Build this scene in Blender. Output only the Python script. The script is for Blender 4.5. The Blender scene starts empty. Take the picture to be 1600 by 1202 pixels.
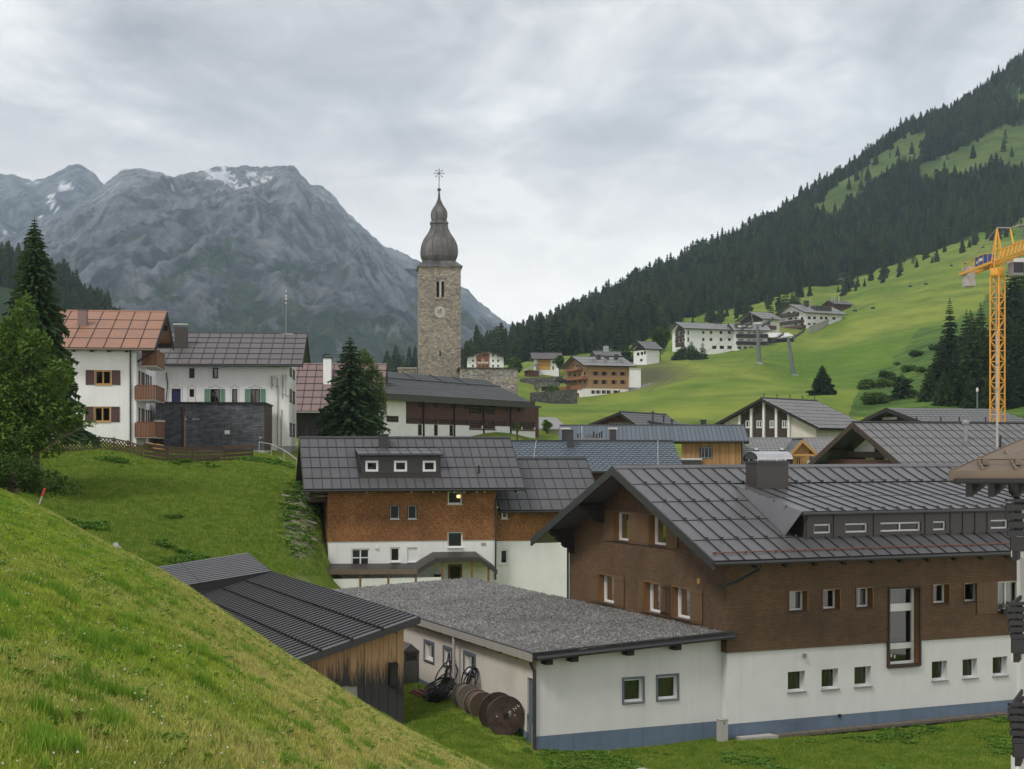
import bpy, math, random
import numpy as np
from mathutils import Vector, Matrix
random.seed(7); rng = np.random.default_rng(7)
SC = bpy.context.scene
COL = SC.collection
# ------------------------------------------------------------------ camera
F, VH, CZ = 2300.0, 702.0, 10.0          # focal length in photo pixels, horizon row, eye height
cam = bpy.data.cameras.new('camera'); cam_o = bpy.data.objects.new('camera', cam); COL.objects.link(cam_o)
cam_o.location = (0, 0, CZ); cam_o.rotation_euler = (math.pi/2, 0, 0)
cam.sensor_width = 36; cam.lens = 36*F/1600; cam.shift_y = (VH-601)/1600
cam.clip_start = 0.2; cam.clip_end = 20000
SC.camera = cam_o
# ------------------------------------------------------------------ light
SC.view_settings.view_transform = 'Standard'; SC.view_settings.look = 'None'
SC.view_settings.exposure = 0.30; SC.view_settings.gamma = 1; SC.view_settings.use_curve_mapping = False
SUN_EL, SUN_AZ = math.radians(50), math.radians(222)      # azimuth clockwise from +Y
W = bpy.data.worlds.new('World'); SC.world = W; W.use_nodes = True
nt = W.node_tree; nt.nodes.clear()
def N(tree, typ, **kw):
    n = tree.nodes.new(typ)
    for k, v in kw.items():
        if k.startswith('i_'):
            key = k[2:]
            n.inputs[int(key) if key.isdigit() else key.replace('_', ' ')].default_value = v
        else: setattr(n, k, v)
    return n
def LK(tree, a, b): tree.links.new(a, b)
def math_n(t, op, a, b=None, clamp=False):
    n = t.nodes.new('ShaderNodeMath'); n.operation = op; n.use_clamp = clamp
    for i, x in enumerate((a, b)):
        if x is None: continue
        if isinstance(x, (int, float)): n.inputs[i].default_value = x
        else: t.links.new(x, n.inputs[i])
    return n.outputs[0]
def ramp(t, fac, stops, interp='LINEAR'):
    n = t.nodes.new('ShaderNodeValToRGB'); n.color_ramp.interpolation = interp
    e = n.color_ramp.elements
    while len(e) < len(stops): e.new(0.5)
    for i, (p, c) in enumerate(stops):
        e[i].position = p
        e[i].color = (c, c, c, 1) if isinstance(c, (int, float)) else (*c, 1)
    t.links.new(fac, n.inputs[0]); return n.outputs[0]
out = N(nt, 'ShaderNodeOutputWorld')
sky = N(nt, 'ShaderNodeTexSky', sky_type='NISHITA', sun_disc=False, sun_elevation=SUN_EL, sun_rotation=SUN_AZ)
tc = N(nt, 'ShaderNodeTexCoord'); sep = N(nt, 'ShaderNodeSeparateXYZ'); LK(nt, tc.outputs['Generated'], sep.inputs[0])
zz = math_n(nt, 'ADD', math_n(nt, 'MAXIMUM', sep.outputs[2], 0.0), 0.16)
cx = math_n(nt, 'DIVIDE', sep.outputs[0], zz); cy = math_n(nt, 'DIVIDE', sep.outputs[1], zz)
comb = N(nt, 'ShaderNodeCombineXYZ'); LK(nt, cx, comb.inputs[0]); LK(nt, cy, comb.inputs[1])
rot = N(nt, 'ShaderNodeMapping'); rot.inputs['Rotation'].default_value = (0, 0, math.radians(28)); rot.inputs['Scale'].default_value = (1.0, 0.72, 1)
LK(nt, comb.outputs[0], rot.inputs[0])
n1 = N(nt, 'ShaderNodeTexNoise', noise_dimensions='3D', i_Scale=1.7, i_Detail=9.0, i_Roughness=0.55, i_Distortion=0.5); LK(nt, rot.outputs[0], n1.inputs['Vector'])
n2 = N(nt, 'ShaderNodeTexNoise', noise_dimensions='3D', i_Scale=5.2, i_Detail=9.0, i_Roughness=0.6, i_Distortion=0.9); LK(nt, rot.outputs[0], n2.inputs['Vector'])
cl = math_n(nt, 'ADD', math_n(nt, 'MULTIPLY', n1.outputs[0], 0.76), math_n(nt, 'MULTIPLY', n2.outputs[0], 0.24))
ccol = ramp(nt, cl, [(0.38, (0.36, 0.355, 0.375)), (0.46, (0.51, 0.50, 0.515)), (0.51, (0.62, 0.61, 0.61)), (0.56, (0.76, 0.745, 0.735)), (0.62, (0.93, 0.91, 0.88))])
# paler towards the horizon all the way round
hz = ramp(nt, math_n(nt, 'ADD', sep.outputs[2], math_n(nt, 'MULTIPLY', math_n(nt, 'SUBTRACT', n1.outputs[0], 0.5), 0.22)), [(0.085, 1.0), (0.22, 0.0)], 'EASE')
mixh = N(nt, 'ShaderNodeMix', data_type='RGBA'); LK(nt, math_n(nt, 'MULTIPLY', hz, 0.85), mixh.inputs[0]); LK(nt, ccol, mixh.inputs[6]); mixh.inputs[7].default_value = (1.22, 1.18, 1.13, 1)
b1 = N(nt, 'ShaderNodeBackground', i_Strength=0.1); LK(nt, sky.outputs[0], b1.inputs[0])
b2 = N(nt, 'ShaderNodeBackground', i_Strength=1.0); LK(nt, mixh.outputs[2], b2.inputs[0])
mx = N(nt, 'ShaderNodeMixShader'); mx.inputs[0].default_value = 0.94
LK(nt, b1.outputs[0], mx.inputs[1]); LK(nt, b2.outputs[0], mx.inputs[2]); LK(nt, mx.outputs[0], out.inputs[0])
sun = bpy.data.lights.new('sun', 'SUN'); sun.energy = 1.5; sun.angle = math.radians(14); sun.color = (1, 0.965, 0.92)
sun_o = bpy.data.objects.new('sun', sun); COL.objects.link(sun_o)
sd = Vector((math.sin(SUN_AZ)*math.cos(SUN_EL), math.cos(SUN_AZ)*math.cos(SUN_EL), math.sin(SUN_EL)))
sun_o.rotation_euler = sd.to_track_quat('Z', 'Y').to_euler()
SC.cycles.max_bounces = 6; SC.cycles.volume_bounces = 1; SC.cycles.transparent_max_bounces = 12
SC.cycles.use_denoising = True

# ------------------------------------------------------------------ placement helpers
def P(u, v, Y): return Vector(((u-800)/F*Y, Y, CZ+(VH-v)/F*Y))
class Fr:
    """local frame of a building: x along its long side, y into depth, z up from its base"""
    def __init__(s, o, deg):
        s.o = Vector(o); s.a = math.radians(deg)
        s.r = Vector((math.cos(s.a), math.sin(s.a), 0)); s.l = Vector((-math.sin(s.a), math.cos(s.a), 0))
    def _ray(s, u, v): return Vector(((u-800)/F, 1, (VH-v)/F))
    def loc(s, p):
        d = p-s.o; return Vector((d.dot(s.r), d.dot(s.l), d.z))
    def onY(s, u, v, y=0):
        d = s._ray(u, v); c = Vector((0, 0, CZ)); t = (y-(c-s.o).dot(s.l))/d.dot(s.l); return s.loc(c+d*t)
    def onX(s, u, v, x=0):
        d = s._ray(u, v); c = Vector((0, 0, CZ)); t = (x-(c-s.o).dot(s.r))/d.dot(s.r); return s.loc(c+d*t)
    def onZ(s, u, v, z):
        d = s._ray(u, v); t = (z+s.o.z-CZ)/d.z; return s.loc(Vector((0, 0, CZ))+d*t)
    def onPlane(s, u, v, p0, n):
        c = s.loc(Vector((0, 0, CZ))); d = s._ray(u, v); d = Vector((d.dot(s.r), d.dot(s.l), d.z))
        return c+d*((p0-c).dot(n)/d.dot(n))
    def w(s, x, y, z=0): return s.o+s.r*x+s.l*y+Vector((0, 0, z))
# ------------------------------------------------------------------ materials
MATS = {}
def mat(name, col, rough=0.8, var=0.15, scale=2.0, bump=0.0, bscale=None, metal=0.0, spec=0.5, stretch=None, objvar=0.0, col2=None, stain=0.0, world=False, streak=0.0):
    if name in MATS: return MATS[name]
    m = bpy.data.materials.new(name); m.use_nodes = True; t = m.node_tree; b = t.nodes['Principled BSDF']
    b.inputs['Roughness'].default_value = rough; b.inputs['Metallic'].default_value = metal
    b.inputs['Specular IOR Level'].default_value = spec
    tcn = N(t, 'ShaderNodeTexCoord'); mp = N(t, 'ShaderNodeMapping')
    if world:
        g = N(t, 'ShaderNodeNewGeometry'); LK(t, g.outputs['Position'], mp.inputs[0])
    else: LK(t, tcn.outputs['Object'], mp.inputs[0])
    oi = N(t, 'ShaderNodeObjectInfo')
    if stretch: mp.inputs['Scale'].default_value = stretch
    rv = math_n(t, 'MULTIPLY', oi.outputs['Random'], 40.0); cb = N(t, 'ShaderNodeCombineXYZ')
    for i in range(3): LK(t, rv, cb.inputs[i])
    if not world: LK(t, cb.outputs[0], mp.inputs['Location'])
    no = N(t, 'ShaderNodeTexNoise', i_Scale=scale, i_Detail=6.0, i_Roughness=0.6); LK(t, mp.outputs[0], no.inputs['Vector'])
    f = math_n(t, 'ADD', math_n(t, 'MULTIPLY', math_n(t, 'SUBTRACT', no.outputs[0], 0.5), 4*var), 1.0)
    if objvar:
        f = math_n(t, 'MULTIPLY', f, math_n(t, 'ADD', math_n(t, 'MULTIPLY', math_n(t, 'SUBTRACT', oi.outputs['Random'], 0.5), 2*objvar), 1.0))
    if stain:
        n3 = N(t, 'ShaderNodeTexNoise', i_Scale=0.55, i_Detail=5.0); LK(t, mp.outputs[0], n3.inputs['Vector'])
        f = math_n(t, 'MULTIPLY', f, math_n(t, 'SUBTRACT', 1.0, math_n(t, 'MULTIPLY', ramp(t, n3.outputs[0], [(0.5, 0.0), (0.75, 1.0)]), stain)))
    if streak:
        m5 = N(t, 'ShaderNodeMapping'); m5.inputs['Scale'].default_value = (3.2, 3.2, .16); LK(t, tcn.outputs['Object'], m5.inputs[0]); n5 = N(t, 'ShaderNodeTexNoise', i_Scale=1.0, i_Detail=7.0, i_Roughness=.65); LK(t, m5.outputs[0], n5.inputs['Vector'])
        f = math_n(t, 'MULTIPLY', f, math_n(t, 'SUBTRACT', 1.0, math_n(t, 'MULTIPLY', ramp(t, n5.outputs[0], [(.50, 0.0), (.72, 1.0)]), streak)))
    mul = N(t, 'ShaderNodeVectorMath', operation='SCALE'); LK(t, f, mul.inputs['Scale'])
    if col2:
        n4 = N(t, 'ShaderNodeTexNoise', i_Scale=scale*0.6, i_Detail=8.0, i_Roughness=0.7); LK(t, mp.outputs[0], n4.inputs['Vector'])
        LK(t, ramp(t, n4.outputs[0], [(0.42, col), (0.6, col2)]), mul.inputs[0])
    else: mul.inputs[0].default_value = col
    LK(t, mul.outputs[0], b.inputs['Base Color'])
    if bump:
        nb = N(t, 'ShaderNodeTexNoise', i_Scale=bscale or scale*4, i_Detail=5.0); LK(t, mp.outputs[0], nb.inputs['Vector'])
        bp = N(t, 'ShaderNodeBump', i_Strength=min(1.0, bump), i_Distance=0.02); LK(t, nb.outputs[0], bp.inputs['Height']); LK(t, bp.outputs[0], b.inputs['Normal'])
    MATS[name] = m; return m
def brickmat(name, c1, c2, mortar, bw, bh, msize=0.006, rough=0.85, bump=0.6, offset=0.5, var=0.25, big=0.0, roof=False, dist=0.02):
    """courses of shingles / stones / bricks on axis-aligned faces of a building"""
    if name in MATS: return MATS[name]
    m = bpy.data.materials.new(name); m.use_nodes = True; t = m.node_tree; b = t.nodes['Principled BSDF']; b.inputs['Roughness'].default_value = rough
    tcn = N(t, 'ShaderNodeTexCoord'); s = N(t, 'ShaderNodeSeparateXYZ'); LK(t, tcn.outputs['Object'], s.inputs[0])
    wob = N(t, 'ShaderNodeTexNoise', i_Scale=3.0, i_Detail=3.0); LK(t, tcn.outputs['Object'], wob.inputs['Vector'])
    c = N(t, 'ShaderNodeCombineXYZ')
    LK(t, math_n(t, 'ADD', s.outputs[0], s.outputs[1]), c.inputs[0])
    LK(t, math_n(t, 'ADD', s.outputs[2], math_n(t, 'MULTIPLY', wob.outputs[0], bh*0.5)), c.inputs[1])
    br = N(t, 'ShaderNodeTexBrick', offset=offset); LK(t, c.outputs[0], br.inputs['Vector'])
    br.inputs['Color1'].default_value = (*c1, 1); br.inputs['Color2'].default_value = (*c2, 1); br.inputs['Mortar'].default_value = (*mortar, 1)
    br.inputs['Scale'].default_value = 1; br.inputs['Brick Width'].default_value = bw; br.inputs['Row Height'].default_value = bh
    br.inputs['Mortar Size'].default_value = msize; br.inputs['Mortar Smooth'].default_value = 0.3; br.inputs['Bias'].default_value = 0.0
    n1 = N(t, 'ShaderNodeTexNoise', i_Scale=1/bw*1.3, i_Detail=4.0); LK(t, tcn.outputs['Object'], n1.inputs['Vector'])
    n2 = N(t, 'ShaderNodeTexNoise', i_Scale=0.45, i_Detail=5.0); LK(t, tcn.outputs['Object'], n2.inputs['Vector'])
    f = math_n(t, 'ADD', 1.0, math_n(t, 'MULTIPLY', math_n(t, 'SUBTRACT', n1.outputs[0], 0.5), var*5))
    f = math_n(t, 'MULTIPLY', f, math_n(t, 'ADD', 1.0, math_n(t, 'MULTIPLY', math_n(t, 'SUBTRACT', n2.outputs[0], 0.5), 1.2+big)))
    mul = N(t, 'ShaderNodeVectorMath', operation='SCALE'); LK(t, br.outputs[0], mul.inputs[0]); LK(t, f, mul.inputs['Scale']); LK(t, mul.outputs[0], b.inputs['Base Color'])
    bp = N(t, 'ShaderNodeBump', i_Strength=bump, i_Distance=dist)
    LK(t, math_n(t, 'ADD', math_n(t, 'MULTIPLY', br.outputs[1], -1.0), n1.outputs[0]), bp.inputs['Height']); LK(t, bp.outputs[0], b.inputs['Normal'])
    MATS[name] = m; return m
def stonemat(name, cols, scale, mortar=(0.22, 0.21, 0.19)):
    if name in MATS: return MATS[name]
    m = bpy.data.materials.new(name); m.use_nodes = True; t = m.node_tree; b = t.nodes['Principled BSDF']; b.inputs['Roughness'].default_value = 0.9
    tcn = N(t, 'ShaderNodeTexCoord'); mp = N(t, 'ShaderNodeMapping'); mp.inputs['Scale'].default_value = (1, 1, 1.7); LK(t, tcn.outputs['Object'], mp.inputs[0])
    v = N(t, 'ShaderNodeTexVoronoi', i_Scale=scale); LK(t, mp.outputs[0], v.inputs['Vector'])
    v2 = N(t, 'ShaderNodeTexVoronoi', feature='DISTANCE_TO_EDGE', i_Scale=scale); LK(t, mp.outputs[0], v2.inputs['Vector'])
    sp = N(t, 'ShaderNodeSeparateColor'); LK(t, v.outputs['Color'], sp.inputs[0])
    k = len(cols); rc = ramp(t, sp.outputs[0], [(i/k, c) for i, c in enumerate(cols)], 'CONSTANT')
    no = N(t, 'ShaderNodeTexNoise', i_Scale=scale*2, i_Detail=4.0); LK(t, tcn.outputs['Object'], no.inputs['Vector'])
    nb = N(t, 'ShaderNodeTexNoise', i_Scale=0.35, i_Detail=5.0); LK(t, tcn.outputs['Object'], nb.inputs['Vector'])
    mr = N(t, 'ShaderNodeMix', data_type='RGBA'); LK(t, ramp(t, v2.outputs[0], [(0.03, 1.0), (0.1, 0.0)]), mr.inputs[0]); LK(t, rc, mr.inputs[6]); mr.inputs[7].default_value = (*mortar, 1)
    mul = N(t, 'ShaderNodeVectorMath', operation='SCALE'); LK(t, mr.outputs[2], mul.inputs[0])
    LK(t, math_n(t, 'MULTIPLY', math_n(t, 'ADD', 0.4, math_n(t, 'MULTIPLY', no.outputs[0], 1.2)), math_n(t, 'ADD', 0.6, math_n(t, 'MULTIPLY', nb.outputs[0], 0.8))), mul.inputs['Scale']); LK(t, mul.outputs[0], b.inputs['Base Color'])
    bp = N(t, 'ShaderNodeBump', i_Strength=0.7, i_Distance=0.06); LK(t, ramp(t, v2.outputs[0], [(0.0, 0.0), (0.15, 1.0)]), bp.inputs['Height']); LK(t, bp.outputs[0], b.inputs['Normal'])
    MATS[name] = m; return m
def glassmat():
    m = bpy.data.materials.new('window_glass'); m.use_nodes = True; t = m.node_tree; t.nodes.clear()
    o = N(t, 'ShaderNodeOutputMaterial'); g = N(t, 'ShaderNodeBsdfGlossy', i_Roughness=0.03); tr = N(t, 'ShaderNodeBsdfTransparent'); tr.inputs[0].default_value = (0.72, 0.76, 0.75, 1)
    fr = N(t, 'ShaderNodeFresnel', i_IOR=1.5); mxx = N(t, 'ShaderNodeMixShader')
    LK(t, math_n(t, 'ADD', math_n(t, 'MULTIPLY', fr.outputs[0], 1.5), 0.03, True), mxx.inputs[0]); LK(t, tr.outputs[0], mxx.inputs[1]); LK(t, g.outputs[0], mxx.inputs[2]); LK(t, mxx.outputs[0], o.inputs[0])
    return m
M = dict(
 white=mat('white_plaster', (0.79, 0.79, 0.775), 0.9, 0.04, 1.2, 0.25, 60, stain=0.08, streak=.07),
 whitegrey=mat('off_white_plaster', (0.68, 0.685, 0.675), 0.9, 0.05, 1.2, 0.25, 60, stain=0.08, streak=.07),
 cream=mat('cream_plaster', (0.66, 0.61, 0.55), 0.9, 0.05, 1.2, 0.25, 60, stain=0.12),
 bluebase=mat('blue_grey_plinth_paint', (0.13, 0.18, 0.25), 0.8, 0.10, 2.5, stain=0.22, streak=.2),
 greybase=mat('grey_plinth_paint', (0.32, 0.34, 0.34), 0.8, 0.06, 2.0, stain=0.15),
 roofdark=mat('dark_roof_metal', (0.096, 0.095, 0.099), 0.38, 0.10, 1.3, objvar=0.13, metal=0.0, spec=0.7, stain=0.22, bump=.25, bscale=3),
 roofnew=mat('anthracite_roof_metal', (0.078, 0.077, 0.080), 0.38, 0.07, 1.5, objvar=0.09, spec=0.6, stain=0.15, bump=.2, bscale=3),
 roofblack=mat('black_roof_metal', (0.088, 0.088, 0.092), 0.38, 0.06, 1.5, objvar=0.07, spec=0.6),
 roofbrown=mat('brown_grey_roof_metal', (0.112, 0.098, 0.097), 0.5, 0.06, 1.5, objvar=0.06, stain=0.12),
 roofred=mat('red_roof_metal', (0.31, 0.150, 0.085), 0.55, 0.06, 1.5, objvar=0.05, stain=0.1, col2=(0.27, 0.14, 0.09)),
 roofpink=mat('dull_red_roof_metal', (0.20, 0.135, 0.125), 0.6, 0.06, 1.5, objvar=0.06),
 roofcopper=mat('weathered_copper_roof', (0.165, 0.124, 0.086), 0.6, 0.08, 2.0, objvar=0.05, stain=0.2),
 roofblue=mat('blue_grey_slate', (0.082, 0.105, 0.128), 0.5, 0.10, 5.0, objvar=0.12, spec=0.5),
 roofgrey=mat('pale_grey_roof_metal', (0.150, 0.148, 0.146), 0.45, 0.08, 1.5, objvar=0.06, stain=0.2),
 rooflight=mat('light_grey_roof_metal', (0.24, 0.237, 0.232), 0.55, 0.08, 1.5, objvar=0.06, stain=0.2),
 seam=mat('dark_roof_seam', (0.018, 0.018, 0.018), 0.5, 0.1, 2.0),
 darkmetal=mat('dark_sheet_metal', (0.035, 0.035, 0.037), 0.45, 0.08, 3.0),
 brownmetal=mat('brown_sheet_metal', (0.045, 0.037, 0.034), 0.5, 0.15, 3.0, stretch=(6, 6, .6)),
 steel=mat('stainless_steel', (0.62, 0.62, 0.62), 0.28, 0.1, 3.0, metal=1.0),
 grey=mat('grey_metal', (0.24, 0.24, 0.24), 0.55, 0.1, 3.0),
 paleflash=mat('pale_flashing', (0.33, 0.31, 0.28), 0.6, 0.08, 3.0),
 eavewood=mat('dark_eave_timber', (0.022, 0.017, 0.014), 0.85, 0.2, 4.0, stretch=(1, 1, 6)),
 darkwood=mat('dark_brown_timber', (0.05, 0.032, 0.022), 0.8, 0.2, 4.0, 0.3, stretch=(1, 1, .3)),
 redwood=mat('red_brown_boards', (0.088, 0.036, 0.028), 0.8, 0.12, 4.0),
 shutter=mat('brown_shutter_paint', (0.135, 0.076, 0.035), 0.7, 0.12, 6.0, stretch=(4, 4, .5)),
 jamb=mat('orange_brown_timber', (0.19, 0.092, 0.030), 0.6, 0.15, 6.0, stretch=(4, 4, .5)),
 yellowwood=mat('yellow_brown_timber', (0.42, 0.235, 0.075), 0.7, 0.15, 6.0, stretch=(4, 4, .5)),
 maroon=mat('maroon_shutter_paint', (0.085, 0.040, 0.032), 0.7, 0.08, 5.0),
 balcony=mat('balcony_timber', (0.17, 0.072, 0.035), 0.7, 0.2, 5.0, objvar=0.15),
 chalet=mat('honey_chalet_timber', (0.33, 0.20, 0.11), 0.8, 0.15, 3.0, stretch=(.5, .5, 5)),
 chaletred=mat('red_chalet_timber', (0.26, 0.10, 0.045), 0.8, 0.15, 3.0),
 greenshut=mat('mint_green_shutter_paint', (0.12, 0.25, 0.17), 0.7, 0.06, 5.0),
 whiteframe=mat('white_window_frame', (0.72, 0.73, 0.72), 0.5, 0.03, 5.0),
 sillgrey=mat('grey_window_sill', (0.23, 0.24, 0.25), 0.6, 0.05, 5.0),
 bluetrim=mat('blue_grey_window_trim', (0.11, 0.14, 0.18), 0.7, 0.05, 5.0),
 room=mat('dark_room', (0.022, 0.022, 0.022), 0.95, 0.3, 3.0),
 darkglass=mat('dark_glass', (0.012, 0.013, 0.015), 0.08, 0.1, 3.0, spec=0.4),
 blueglass=mat('blue_curtain_glass', (0.03, 0.035, 0.14), 0.15, 0.2, 3.0),
 curtain=mat('white_curtain', (0.55, 0.55, 0.53), 0.95, 0.3, 9.0, stretch=(6, 6, .3)),
 greencurt=mat('dark_green_blind', (0.06, 0.075, 0.045), 0.9, 0.1, 3.0),
 slate=brickmat('slate_cladding', (0.13, 0.135, 0.15), (0.065, 0.068, 0.078), (0.025, 0.025, 0.028), 0.55, 0.12, 0.012, var=0.3),
 shingle=brickmat('orange_brown_shingles', (0.36, 0.160, 0.055), (0.23, 0.096, 0.034), (0.115, 0.048, 0.020), 0.12, 0.12, 0.010, var=0.26, big=0.5),
 oldshingle=brickmat('weathered_brown_shingles', (0.140, 0.080, 0.040), (0.112, 0.064, 0.033), (0.052, 0.031, 0.018), 0.30, 0.075, 0.009, bump=0.35, var=0.14, big=0.2),
 church=stonemat('rubble_stone', [(0.30, 0.25, 0.19), (0.22, 0.19, 0.155), (0.36, 0.31, 0.24), (0.17, 0.155, 0.14), (0.28, 0.255, 0.22)], 2.4, (0.25, 0.22, 0.18)),
 stone2=stonemat('speckled_rubble_stone', [(0.34, 0.30, 0.25), (0.15, 0.15, 0.16), (0.42, 0.38, 0.31), (0.24, 0.22, 0.24), (0.31, 0.24, 0.15)], 2.6),
 drystone=stonemat('dark_dry_stone', [(0.13, 0.125, 0.12), (0.20, 0.195, 0.185), (0.09, 0.09, 0.09), (0.16, 0.15, 0.14)], 1.5, (0.06, 0.06, 0.055)),
 onion=mat('patinated_dome_metal', (0.080, 0.074, 0.072), 0.5, 0.2, 1.2, metal=0.25, stretch=(1, 1, .4), col2=(0.155, 0.147, 0.143)),
 crane=mat('yellow_crane_paint', (0.72, 0.34, 0.03), 0.5, 0.06, 2.0),
 concrete=mat('pale_concrete', (0.42, 0.40, 0.37), 0.9, 0.1, 2.0, stain=0.2),
 pylon=mat('grey_green_galvanised', (0.13, 0.15, 0.15), 0.6, 0.08, 1.0),
 bark=mat('bark', (0.10, 0.075, 0.055), 0.95, 0.3, 5.0, 0.5, stretch=(1, 1, .3)),
 rubber=mat('black_rubber', (0.012, 0.012, 0.013), 0.5, 0.1, 5.0),
 red=mat('red_paint', (0.5, 0.05, 0.03), 0.6, 0.1, 5.0),
 bluepaint=mat('blue_paint', (0.02, 0.06, 0.22), 0.5, 0.05, 2.0),
 black=mat('black_paint', (0.012, 0.012, 0.012), 0.6, 0.1, 4.0),
 blackwood=mat('charred_black_timber', (0.014, 0.013, 0.014), 0.6, 0.2, 4.0, stretch=(.4, .4, 4)),
 letter=mat('white_lettering', (0.62, 0.60, 0.56), 0.8, 0.1, 8.0),
 brick=mat('red_brick', (0.26, 0.10, 0.065), 0.9, 0.2, 8.0, objvar=0.25),
 fencewood=mat('old_fence_timber', (0.10, 0.062, 0.042), 0.9, 0.2, 5.0, objvar=0.2),
 rock=mat('field_stone', (0.36, 0.35, 0.33), 0.9, 0.2, 5.0, 0.5),
 lamp=None)
M['glass'] = glassmat()
lm = bpy.data.materials.new('lit_lamp'); lm.use_nodes = True; lm.node_tree.nodes['Principled BSDF'].inputs['Emission Color'].default_value = (1, 0.62, 0.25, 1); lm.node_tree.nodes['Principled BSDF'].inputs['Emission Strength'].default_value = 2.0; M['lamp'] = lm
# ------------------------------------------------------------------ mesh builder
def obj(name, me, parent=None, kind=None, label=None):
    o = bpy.data.objects.new(name, me); COL.objects.link(o)
    if parent: o.parent = parent
    if kind: o['kind'] = kind
    if label: o['label'] = label
    return o
def thing(name, label, cat, loc=(0, 0, 0), rz=0.0, group=None):
    o = bpy.data.objects.new(name, None); COL.objects.link(o); o.location = loc; o.rotation_euler = (0, 0, rz)
    o.empty_display_size = 0.3
    return tag(o, label, cat, group)
def tag(o, label, cat, group=None):
    o['label'] = label; o['category'] = cat
    if group: o['group'] = group
    return o
def clone_tree(root, loc=None, rz=None, label=None, scale=None):
    r = root.copy(); COL.objects.link(r)
    if loc is not None: r.location = loc
    if rz is not None: r.rotation_euler = (0, 0, rz)
    if label: r['label'] = label
    if scale: r.scale = (scale,)*3
    def rec(a, b):
        for ch in list(a.children):
            c = ch.copy(); COL.objects.link(c); c.parent = b; rec(ch, c)
    rec(root, r); return r
def mesh(name, v, f, mats, mi=None, smooth=False):
    me = bpy.data.meshes.new(name); me.from_pydata([tuple(x) for x in v], [], f)
    for m in (mats if isinstance(mats, (list, tuple)) else [mats]): me.materials.append(m)
    if mi: me.polygons.foreach_set('material_index', mi)
    if smooth: me.polygons.foreach_set('use_smooth', [True]*len(f))
    me.update(); return me
class MB:
    def __init__(s): s.v = []; s.f = []
    def quad(s, *p):
        n = len(s.v); s.v += [tuple(x) for x in p]; s.f.append(tuple(range(n, n+len(p)))); return s
    def hexa(s, p):
        n = len(s.v); s.v += [tuple(x) for x in p]
        s.f += [tuple(n+i for i in q) for q in ((0, 3, 2, 1), (4, 5, 6, 7), (0, 1, 5, 4), (1, 2, 6, 5), (2, 3, 7, 6), (3, 0, 4, 7))]; return s
    def box(s, x0, x1, y0, y1, z0, z1):
        return s.hexa([(x0, y0, z0), (x1, y0, z0), (x1, y1, z0), (x0, y1, z0), (x0, y0, z1), (x1, y0, z1), (x1, y1, z1), (x0, y1, z1)])
    def slab(s, poly, d):
        n = len(s.v); k = len(poly); d = Vector(d)
        s.v += [tuple(x) for x in poly]+[tuple(Vector(x)+d) for x in poly]
        s.f += [tuple(range(n+k-1, n-1, -1)), tuple(range(n+k, n+2*k))]+[(n+i, n+(i+1) % k, n+k+(i+1) % k, n+k+i) for i in range(k)]; return s
    def tube(s, pts, r, n=6, cap=True):
        pts = [Vector(p) for p in pts]; rs = r if isinstance(r, (list, tuple)) else [r]*len(pts); base = len(s.v)
        for i, p in enumerate(pts):
            d = (pts[min(i+1, len(pts)-1)]-pts[max(i-1, 0)]).normalized()
            a = d.cross(Vector((0, 0, 1)) if abs(d.z) < .9 else Vector((1, 0, 0))).normalized(); b = d.cross(a)
            for k in range(n):
                t = 2*math.pi*k/n; s.v.append(tuple(p+(a*math.cos(t)+b*math.sin(t))*rs[i]))
        for i in range(len(pts)-1):
            for k in range(n):
                q = base+i*n; s.f.append((q+k, q+(k+1) % n, q+n+(k+1) % n, q+n+k))
        if cap: s.f += [tuple(base+k for k in range(n-1, -1, -1)), tuple(base+(len(pts)-1)*n+k for k in range(n))]
        return s
    def lathe(s, prof, n=16, c=(0, 0, 0), a0=0.0):
        base = len(s.v)
        for r, z in prof:
            for k in range(n):
                t = a0+2*math.pi*k/n; s.v.append((c[0]+r*math.cos(t), c[1]+r*math.sin(t), c[2]+z))
        for i in range(len(prof)-1):
            for k in range(n):
                q = base+i*n; s.f.append((q+k, q+(k+1) % n, q+n+(k+1) % n, q+n+k))
        s.f += [tuple(base+k for k in range(n-1, -1, -1)), tuple(base+(len(prof)-1)*n+k for k in range(n))]; return s
    def beam(s, a, b, w, h=None):
        a, b = Vector(a), Vector(b); h = h or w; d = (b-a).normalized()
        x = d.cross(Vector((0, 0, 1)) if abs(d.z) < .95 else Vector((0, 1, 0))).normalized()*w/2; y = d.cross(x).normalized()*h/2
        return s.hexa([a-x-y, a+x-y, a+x+y, a-x+y, b-x-y, b+x-y, b+x+y, b-x+y])
    def build(s, name, m, parent=None, kind=None, smooth=False, label=None):
        return obj(name, mesh(name, s.v, s.f, m, smooth=smooth), parent, kind, label)
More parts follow.
